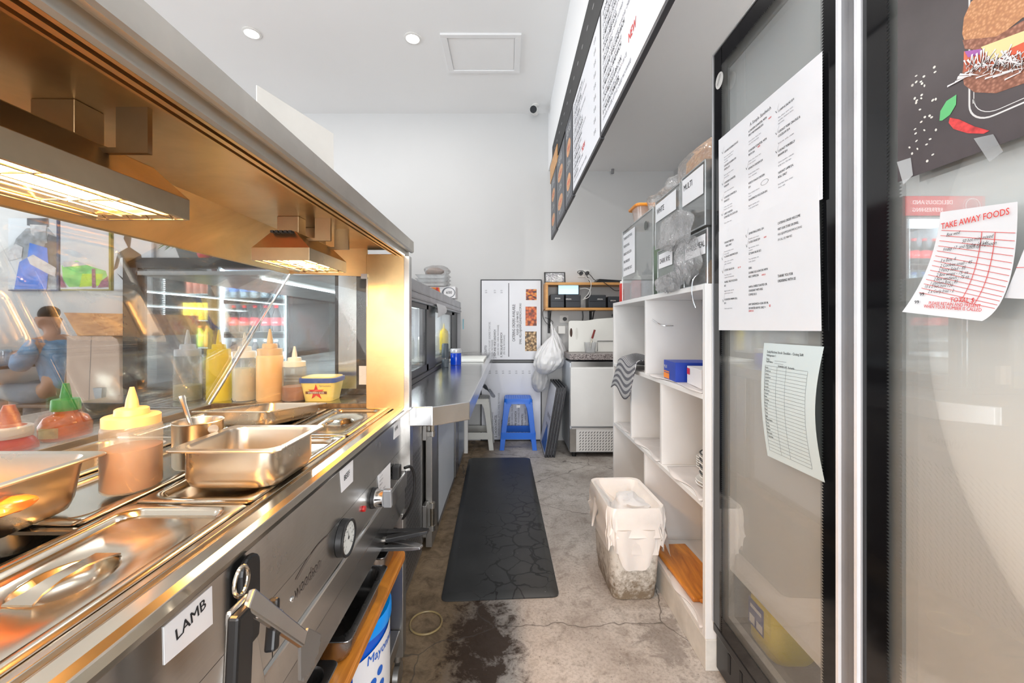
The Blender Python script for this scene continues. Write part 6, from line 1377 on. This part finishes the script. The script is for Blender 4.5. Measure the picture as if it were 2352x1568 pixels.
for (s, u, v) in (('Box wed', .15, .29), ('50 hot mini mixed', .38, .33), ('lunch @ 12 noon', .45, .375), ('Friday 17  and Friday 14 July', .15, .42), ('3 x Box. 4', .16, .52), ('2 Cookies small - 45', .18, .565), ('2 Fancy Salad - 85', .18, .61), ('2 Box wraps - 75  ea', .18, .655), ('2 Box sandwich - 75 ea', .17, .70), ('1 chicken Box - 85', .15, .745), ('15 x 2 hot mini 120', .10, .79), ('2 x Curly fries - 2', .18, .83)): dtext(g, s, u, v-.075, .0068, .72, -.002, -.1*max(0, v-.4), .3)
dtext(g, '99', .10, .80, .007, 1, .02); dtext(g, '99', .10, .89, .007, 1, .02)
g.build('handwriting', INK, t, fixn=False)
t2 = sheet('order_docket', 'second docket cut off at the right edge of the picture', [(2312, 684), (2430, 690), (2440, 560), (2362, 560)], PAPER, .0028)
mb = MB(fp_); a0, b0 = uv(2340, 615), uv(2430, 612); mb.poly([(a0[0], a0[1], .0034), (b0[0], b0[1], .0034), (b0[0], b0[1]+.0007, .0034), (a0[0], a0[1]+.0007, .0034)]); mb.build('red_ruling', REDI, t2, fixn=False)
# ================================================================ CUSTOMER AREA seen through the guard glass
def canvas(lab, px0, px1, py0, py1, shapes, edge):
    Y = BACK-.03; X0, _, Z1 = PY(px0, py0, Y); X1, _, Z0 = PY(px1, py1, Y)
    t = thing('wall_picture', lab, 'picture', ((X0+X1)/2, Y, Z0), 'canvas pictures on the back wall'); f = FY(Y)
    MB(f).box(X0, X1, Z0, Z1, -.028, 0).build('canvas', M('canvas_grey', (.66, .70, .74), .7, var=.02), t)
    MB(f).box(X1, X1+.02, Z0-.012, Z1, -.028, .001).box(X0, X1, Z0-.012, Z0, -.028, .001).build('edge', edge, t)
    for k, (nm, mt_, pts) in enumerate(shapes):
        mb = MB(f); mb.poly([(PY(x, y, Y)[0], PY(x, y, Y)[2], .001+.0007*k) for x, y in [(a*.338, 480+b*.338) for a, b in pts]]); mb.build(nm, mt_, t, fixn=False)
    return t
G1 = M('paint_dark_grey', (.10, .11, .13), .6, var=.5, scale=14); G2 = M('paint_mid_grey', (.32, .35, .38), .6, var=.4, scale=16); G3 = M('paint_pale_grey', (.62, .62, .64), .6, var=.2, scale=20)
BLA = M('paint_blue', (.01, .18, .75), .5, var=.3, scale=10); GRA = M('paint_green', (.25, .72, .20), .6, var=.4, scale=8); LIM = M('paint_lime', (.50, .75, .05), .6, var=.3); PUR = M('paint_plum', (.30, .10, .18), .6, var=.6, scale=60); BK = M('paint_black', (.02, .025, .03), .6)
canvas('leftmost canvas picture, a man in a blue apron painted in greys', 19, 130, 501, 665, [
    ('coat', G2, [(180, 130), (330, 130), (385, 190), (385, 540), (130, 540), (150, 330), (85, 270), (110, 200)]), ('shirt_shadow', G1, [(330, 170), (385, 190), (385, 400), (330, 400), (300, 260)]),
    ('hair', G1, [(185, 62), (330, 62), (335, 120), (290, 135), (185, 110)]), ('face', G3, [(205, 105), (320, 110), (310, 180), (255, 195), (215, 170)]), ('beard', G2, [(235, 160), (315, 150), (325, 230), (270, 245), (240, 220)]),
    ('apron', BLA, [(205, 230), (325, 265), (335, 400), (320, 545), (100, 545), (135, 360), (190, 330)]), ('hand', G3, [(60, 290), (110, 235), (160, 260), (150, 330), (60, 355)]), ('hand', G3, [(190, 330), (230, 310), (300, 350), (385, 400), (380, 460), (330, 440), (210, 375)])], M('edge_navy', (.02, .06, .16), .5))
canvas('middle canvas picture of a green field with small figures', 139, 250, 485, 664, [
    ('green_wash', GRA, [(420, 385), (520, 350), (620, 390), (720, 420), (735, 470), (700, 520), (470, 530), (430, 480)]), ('lime_wash', LIM, [(560, 440), (700, 440), (690, 520), (540, 530)]), ('grey_wash', G3, [(430, 350), (600, 365), (720, 410), (600, 380), (430, 395)]),
    ('figure', PUR, [(625, 405), (650, 405), (655, 535), (628, 535)]), ('figure', PUR, [(735, 455), (740, 530), (665, 535), (690, 490)]), ('figure', PUR, [(414, 440), (440, 500), (455, 535), (414, 535)])], M('edge_olive', (.28, .25, .03), .5))
canvas('canvas picture of a dark dancing figure with a skateboard, rightmost', 262, 348, 470, 664, [
    ('figure', BK, [(855, 150), (895, 190), (885, 260), (960, 310), (975, 400), (940, 400), (900, 330), (820, 330), (800, 400), (770, 420), (800, 300), (870, 260), (840, 200)]), ('skateboard', BK, [(795, 435), (850, 480), (1000, 515), (990, 525), (850, 500)]), ('red_shoe', REDI, [(930, 395), (965, 400), (975, 470), (945, 465)])], M('edge_grey', (.4, .42, .45), .5))
# tan cabinet with an orange stone band
CY = 2.6
t = thing('tan_cabinet', 'tan panelled cabinet with a bright orange brown band along its top', 'cabinet', (-2.6, 2.75, -1.1)); f = FY(CY)
TANM = M('tan_laminate', (.62, .45, .35), .5, var=.04); MARB = wood('orange_marble', (.40, .13, .02), (.85, .42, .14), (2, 2, 6), 4, .35)
MB(f).prism([(-2.87, -1.1), (-2.50, -1.1), (-2.52, -.12), (-2.535, -.085), (-2.57, -.066), (-2.86, -.066)], -.38, 0).build('tan_panel', TANM, t, bevel=.003)
MB(f).box(-2.50, -2.30, -1.1, -.066, -.38, -.03).build('grey_panel', M('pale_panel', (.50, .54, .58), .5), t)
MB(f).prism([(-2.78, -.064), (-2.295, -.064), (-2.295, .075), (-2.87, .085)], -.38, .01).build('orange_band', MARB, t, bevel=.003)
MB(f).poly([(-2.70, -.066), (-2.697, -.066), (-2.737, -1.09), (-2.74, -1.09)], .001).build('seam', INKG, t)
MB(f).prism([(-2.66, -.40), (-2.60, -.40), (-2.605, -.47), (-2.64, -.49)], .0, .03).build('handle', STG, t)
# upright display fridge with jars and juices
FYD = 3.0
t = thing('display_fridge', 'narrow lit glass display fridge with jars and juice bottles behind the glass guard', 'display fridge', (-2.43, 3.25, -1.1)); f = FY(FYD)
x0, x1, zt = -2.655, -2.205, .50
c = MB(f); c.box(x0, x0+.055, -1.1, zt, -.5, 0).box(x1-.03, x1, -1.1, zt, -.5, 0).box(x0+.055, x1-.03, zt-.05, zt, -.5, 0).box(x0+.055, x1-.03, -1.1, -.62, -.5, 0)
c.build('casing', BLK, t); MB(f).box(x0+.055, x1-.03, -.62, zt-.05, -.5, -.47).build('back_panel', M('mirror_grey', (.55, .60, .62), .25, .4), t)
MB(f).box(x1-.028, x1-.002, -.6, zt-.05, 0, .012).build('door_trim', STG, t); MB(f).box(x0+.055, x1-.03, -.62, zt-.05, -.012, -.007).build('door_glass', GLASS, t)
LD = emis('led_dots', (.85, .95, 1), 6.0); g = MB(f)
for x in (x0+.062, x1-.042):
    for k in range(70): g.box(x, x+.006, -.60+k*.0148, -.593+k*.0148, -.03, -.022)
g.build('led_dots', LD, t)
area('fridge_light', ((x0+x1)/2, FYD+.02, -.05), (math.radians(90), 0, 0), .35, 10, (.85, .93, 1), 'RECTANGLE', .9, parent=t)
SH = clear('lit_shelf_glass', (.75, .90, .92), .15, .7, .05, .25, (.7, .85, .88))
for z in (.243, .043, -.163, -.372): MB(f).box(x0+.056, x1-.031, z-.008, z, -.46, -.03).build('glass_shelf', SH, t)
def jar(name, lab, cat, x, y, z, r, h, m_, capm, group, neck=.5):
    j = thing(name, lab, cat, (x, y, z+.001), group)
    MB().lathe([(r*.9, z+.001), (r, z+.006), (r, z+h*.68), (r*neck, z+h*.86), (r*neck, z+h*.88)], 16, x, y).build('body', m_, j, smooth=True)
    MB().lathe([(r*neck*1.12, z+h*.87), (r*neck*1.12, z+h*.98), (r*neck, z+h)], 14, x, y).build('cap', capm, j, smooth=True); return j
JR = M('red_jar', (.50, .16, .10), .3, var=.4, scale=40); JY = M('yellow_pack', (.85, .58, .02), .3, var=.3, scale=30); JG = M('lime_juice', (.60, .82, .04), .3); JO = M('orange_juice', (.85, .42, .04), .3); JD = M('dark_green_jar', (.12, .16, .05), .3, var=.4, scale=40)
RW = ['leftmost', 'second', 'third', 'fourth', 'rightmost']
for k in range(5): jar('food_jar', RW[k]+' reddish jar on the top shelf of the narrow display fridge', 'jar', -2.47+k*.052, FYD+.12, .243, .024, .20, JR, STG, 'jars on the top shelf of the display fridge', .9)
for k in range(4): jar('juice_pack', RW[k if k < 3 else 4]+' yellow pack on the second shelf of the narrow display fridge', 'pack', -2.475+k*.054, FYD+.10, .043, .026, .135, JY, JY, 'yellow packs in the display fridge', .95)
for k, m_ in enumerate((JG, JO, JG, JO, JD)): jar('juice_bottle', RW[k]+' orange capped juice bottle on the third shelf of the narrow display fridge', 'bottle', -2.49+k*.058, FYD+.10, -.163, .025, .165, m_, M('orange_cap', (.85, .25, .03), .4), 'juice bottles in the display fridge', .5)
for k in range(5): jar('food_jar', RW[k]+' dark green jar on the lowest lit shelf of the narrow display fridge', 'jar', -2.49+k*.06, FYD+.12, -.372, .025, .15, JD, STG, 'jars on the lowest shelf of the display fridge', .9)
p = thing('potted_plant', 'green leafy plant in a grey pot on top of the narrow display fridge', 'plant', (-2.4, 3.15, .501)); R = Matrix.Translation((-2.42, 3.15, .501))
MB(R).loft([rr(.22, .12, .02, 0), rr(.30, .16, .02, .14), rr(.28, .14, .02, .14), rr(.26, .13, .02, .12)]).build('pot', M('grey_pot', (.10, .11, .11), .5), p, smooth=True)
mb = MB(); rnd = random.Random(5)
for k in range(60):
    a = rnd.random()*6.28; x, y = -2.50+.10*math.cos(a)*rnd.random(), 3.13+.05*math.sin(a); L_ = .08+.08*rnd.random(); dx, dy, dz = math.cos(a)*L_, math.sin(a)*L_*.6, .05-.12*rnd.random()
    mb.poly([(x, y, .63), (x+dx*.5-.008*math.sin(a), y+dy*.5+.008, .66+dz*.4), (x+dx, y+dy, .64+dz), (x+dx*.5+.008*math.sin(a), y+dy*.5-.008, .66+dz*.4)])
mb.build('leaves', M('leaf_green', (.20, .42, .08), .6, var=.4), p, fixn=False)
tag(blob('red_ornament', (-2.30, 3.05, .55), .05, REDC, None, 4, amp=.1), 'red ornament beside the pot on top of the narrow display fridge', 'ornament')
# lit drinks fridge
FYC = 2.93
CFR = t = thing('drinks_fridge', 'tall lit drinks fridge with red header and rows of cola bottles', 'drinks fridge', (-1.86, 3.2, -1.1)); f = FY(FYC)
x0, x1 = -2.16, -1.57
c = MB(f); c.box(x0, x0+.03, -1.1, .95, -.6, 0).box(x1-.03, x1, -1.1, .95, -.6, 0).box(x0+.03, x1-.03, -1.1, -.85, -.6, 0).box(x0+.03, x1-.03, .80, .95, -.6, 0); c.build('casing', M('cooler_red', (.10, .03, .03), .35), t)
WL = M('cooler_liner', (.80, .84, .88), .4, var=.01); c = MB(f); c.box(x0+.03, x1-.03, -.85, .80, -.6, -.55).box(x0+.03, x0+.05, -.85, .80, -.55, -.01).box(x1-.05, x1-.03, -.85, .80, -.55, -.01); c.build('liner', WL, t)
MB(f).box(x0+.01, x1-.01, .805, .945, 0, .012).build('header', emis('header_red', (.75, .02, .03), .9), t)
mb = MB(f); mb.text('DELICIOUS AND', -1.62, .885, .042, .0135, .95, .015, align='r').text('REFRESHING', -1.62, .83, .042, .0135, .95, .015, align='r'); mb.disc(-2.06, .875, .055, .055, .0132, 24); mb.build('header_lettering', emis('header_white', (.95, .9, .9), 1.0), t)
MB(f).disc(-2.06, .875, .049, .049, .0136, 24).build('header_badge', emis('header_red2', (.7, .03, .04), .8), t)
MB(f).box(x0+.055, x0+.065, -.80, .78, -.04, -.02).box(x1-.065, x1-.055, -.80, .78, -.04, -.02).box(x0+.06, x1-.06, .785, .795, -.3, -.05).build('led_bar', emis('led_cool', (.8, .92, 1), 7.0), t)
MB(f).box(x0+.03, x1-.03, -.85, .80, -.010, -.005).build('door_glass', GLASS, t)
for z in (.46, .207, -.045, -.30, -.55):
    MB(f).box(x0+.051, x1-.051, z-.012, z, -.54, -.03).build('shelf_rack', WHP, t); MB(f).box(x0+.051, x1-.051, z-.045, z-.012, -.04, -.03).build('price_rail', M('rail_maroon', (.20, .05, .06), .4), t)
COLA = M('cola', (.035, .02, .02), .12); WAT = clear('water_bottle', (.75, .88, .95), .15, .6, .05, .35, (.45, .65, .8)); RL = M('cola_label', (.70, .02, .03), .4)
def soda(lab, x, y, z, body, labm, group, h=.20, r=.030, txt=True):
    s = thing('soda_bottle', lab, 'bottle', (x, y, z+.001), group)
    MB().lathe([(r*.85, z+.001), (r, z+.01), (r, z+h*.42), (r*.93, z+h*.5), (r, z+h*.60), (r*.45, z+h*.86), (r*.42, z+h*.9)], 14, x, y).build('body', body, s, smooth=True)
    MB().lathe([(r*1.02, z+h*.24), (r*1.03, z+h*.25), (r*1.03, z+h*.52), (r*1.02, z+h*.53)], 14, x, y, False, False).build('label', labm, s, smooth=True)
    MB().lathe([(r*.46, z+h*.9), (r*.46, z+h*.99), (r*.4, z+h)], 10, x, y).build('cap', labm, s, smooth=True)
    if txt:
        a = MB(); a.text('Coca-Cola', -.027, z+h*.33, .014, .0012, .8, .01, 1, .2); wrap(a, x, y, r*1.03, -math.pi/2).build('lettering', WHP, s, fixn=False)
    return s
for j, (z, body, lb, nm) in enumerate(((.46, COLA, RL, 'topmost'), (.207, WAT, M('water_label', (.10, .2, .5), .4), 'second'), (-.045, COLA, RL, 'third'), (-.30, COLA, M('silver_label', (.5, .5, .52), .3), 'fourth'), (-.55, JO, M('pink_label', (.6, .1, .3), .4), 'lowest'))):
    first = None
    for k in range(6):
        lab = '%s bottle from the left on the %s shelf of the lit drinks fridge' % (['first', 'second', 'third', 'fourth', 'fifth', 'sixth'][k], nm)
        if first is None: first = soda(lab, x0+.095, FYC+.10, z, body, lb, 'bottles on the %s shelf of the drinks fridge' % nm, txt=(lb is RL))
        else: dup(first, (k*.080, 0, 0), lab)
area('cooler_light', ((x0+x1)/2, FYC+.03, 0.0), (math.radians(90), 0, 0), .5, 26, (.85, .93, 1), 'RECTANGLE', 1.5, parent=CFR)
# made-up panel painting a dim reflection with red stripe and cola script
t = thing('reflection_panel', 'grey brown panel painting a reflection with faint cola script right of the lit drinks fridge', 'reflection', (-1.68, 3.7, -1.1))
f = FY(3.54)
MB(f).box(-1.90, -1.462, -1.1, .90, -.29, 0).build('body', M('reflection_grey', (.20, .19, .185), .3, var=.15), t, bevel=.004)
MB(f).box(-1.78, -1.73, -.8, .7, 0, .003).build('red_stripe', M('dull_red', (.22, .06, .05), .4), t)
MB(f).text('Coca-Cola', -1.71, .17, .10, .0035, .62, .004, 3, .2).build('script_lettering', M('script_grey', (.36, .30, .28), .4), t)
# table, cup and seated people
TY = 3.5
t = thing('cafe_table', 'dark cafe table at the far left with a glass on it', 'table', (-4.45, TY, -1.1)); DKW = M('dark_table', (.05, .05, .055), .4)
MB().box(-4.95, -4.10, TY-.32, TY+.30, -.355, -.33).build('table_top', DKW, t, bevel=.004); MB().cyl((-4.5, TY, -1.08), (-4.5, TY, -.355), .03, n=14).build('pole', DKW, t, smooth=True); MB().box(-4.75, -4.25, TY-.22, TY+.22, -1.099, -1.08).build('base', DKW, t, bevel=.004)
t = thing('glass_tumbler', 'glass of blue tinted drink on the dark cafe table', 'glass', (-4.2, TY-.12, -.329))
MB().lathe([(.036, -.3285), (.040, -.30), (.043, -.21), (.041, -.20)], 22, -4.22, TY-.14).build('tumbler', clear('tumbler', (.7, .82, .9), .15, .6, .03, .35, (.45, .6, .75)), t, smooth=True)
def chair(lab, x, s, col):
    t = thing('cafe_chair', lab, 'chair', (x, TY, -1.1), 'cafe chairs at the dark table'); m_ = wood('chair_brown', (.10, .05, .025), (.20, .10, .05), (4, 4, 1), 3)
    MB().box(x-.20, x+.20, TY-.20, TY+.20, -.68, -.65).build('seat', m_, t, bevel=.006)
    for dx in (-.18, .18):
        for dy in (-.18, .18): MB().cyl((x+dx, TY+dy, -.68), (x+dx*1.1, TY+dy*1.1, -1.1), .018, .014, 10).build('leg', m_, t, smooth=True)
    for dy in (-.18, .18): MB().cyl((x+s*.18, TY+dy, -.66), (x+s*.24, TY+dy, -.25), .016, n=10).build('back_post', m_, t, smooth=True)
    MB().box(min(x+s*.215, x+s*.235), max(x+s*.215, x+s*.235), TY-.19, TY+.19, -.38, -.26).build('backrest', m_, t, bevel=.005)
def skin(name, verts, edges, mat, parent, sub=2):
    me = bpy.data.meshes.new(name); off = Vector((0, 0, EYE))-parent.location
    me.from_pydata([Vector(v[:3])+off for v in verts], edges, []); me.materials.append(mat); o = bpy.data.objects.new(name, me); COL.objects.link(o); o.parent = parent
    md = o.modifiers.new('skin', 'SKIN'); md.use_smooth_shade = True; md.branch_smoothing = .5
    if not me.skin_vertices: me.attributes
    for i, sv in enumerate(me.skin_vertices[0].data): sv.radius = (verts[i][3], verts[i][4] if len(verts[i]) > 4 else verts[i][3]); sv.use_root = (i == 0)
    s = o.modifiers.new('sub', 'SUBSURF'); s.levels = sub; s.render_levels = sub
    return o
SKIN = M('skin', (.50, .28, .19), .5, sss=.1); HAIR = M('dark_hair', (.03, .02, .015), .7, bmp=.5, bscale=80)
def add_skin_layer(o): return o
def person(lab, x, s, top, legs, hand=(-.40, -.20)):
    """seated, facing direction s (-1 = left); x = hip position"""
    t = thing('person', lab, 'person', (x, TY, -1.1)); H = TY
    def q(dx, y, z, r, r2=None): return (x+s*dx, H+y, z, r) if r2 is None else (x+s*dx, H+y, z, r, r2)
    hx, hz = hand
    V = [q(0, 0, -.55, .15, .13), q(.00, 0, -.40, .13, .12), q(.05, 0, -.20, .15, .12), q(.08, 0, -.08, .065), q(.10, 0, -.02, .055), q(.13, 0, .045, .080, .088), q(.125, 0, .10, .078, .086)]
    E = [(0, 1), (1, 2), (2, 3), (3, 4), (4, 5), (5, 6)]
    def add(v, e): V.append(v); E.append((e, len(V)-1)); return len(V)-1
    add(q(.225, 0, .035, .014), 5); add(q(.20, 0, -.015, .020), 5)
    for sy in (-1, 1): add(q(.12, sy*.088, .045, .014), 5)
    for sy in (-1, 1):
        a = add(q(.06, sy*.16, -.14, .065), 2); a = add(q(.12, sy*.22, -.36, .048), a); w_ = add(q(hx-.08, sy*.10, hz, .030), a); p_ = add(q(hx, sy*.07, hz+.01, .030, .018), w_)
        for k in range(4):
            b = add(q(hx+.045, sy*.07+(k-1.5)*.019, hz+.015, .009), p_); add(q(hx+.075-.006*abs(k-1.5), sy*.07+(k-1.5)*.021, hz-.005, .008), b)
        b = add(q(hx-.005, sy*.035, hz+.02, .010), w_); add(q(hx+.03, sy*.022, hz+.022, .009), b)
        a = add(q(.06, sy*.10, -.57, .085), 0); a = add(q(.44, sy*.12, -.54, .062), a); a = add(q(.42, sy*.12, -1.02, .042), a); add(q(.56, sy*.12, -1.06, .035), a)
    skin('body', V, E, SKIN, t)
    J = [q(0, 0, -.57, .165, .15), q(.0, 0, -.40, .15, .14), q(.05, 0, -.22, .165, .14), q(.075, 0, -.11, .10)]; E = [(0, 1), (1, 2), (2, 3)]
    for sy in (-1, 1):
        J.append(q(.06, sy*.16, -.15, .082)); E.append((2, len(J)-1)); J.append(q(.12, sy*.225, -.36, .064)); E.append((len(J)-2, len(J)-1)); J.append(q(hx-.10, sy*.11, hz, .046)); E.append((len(J)-2, len(J)-1))
    skin('jacket', J, E, top, t)
    for sy in (-1, 1): skin('trouser_leg', [q(.02, sy*.09, -.585, .105), q(.44, sy*.12, -.55, .078), q(.42, sy*.12, -.98, .058)], [(0, 1), (1, 2)], legs, t)
    for sy in (-1, 1): skin('shoe', [q(.40, sy*.12, -1.06, .042), q(.47, sy*.12, -1.065, .038), q(.58, sy*.12, -1.07, .030)], [(0, 1), (1, 2)], BLK, t)
    skin('hair', [q(.09, 0, .075, .088), q(.135, 0, .115, .082), q(.18, 0, .125, .05)], [(0, 1), (1, 2)], HAIR, t)
    for sy in (-1, 1): MB().sphere((x+s*.207, H+sy*.03, .055), .009, 6).build('eye', INK, t, smooth=True)
    return t
chair('brown cafe chair under the person in the blue jacket', -3.86, 1, 0); chair('brown cafe chair across the table at the picture edge', -5.12, -1, 0)
person('seated person in a blue denim jacket facing left towards the table', -3.88, -1, M('denim_blue', (.16, .30, .48), .8, var=.35, scale=12), M('grey_trousers', (.28, .31, .36), .8, var=.2), (.36, -.24))
person('seated person in grey mostly cut off by the left picture edge, hands on the table', -5.08, 1, M('grey_jumper', (.22, .23, .26), .8, var=.2), M('dark_trousers', (.05, .05, .06), .8), (.62, -.25))
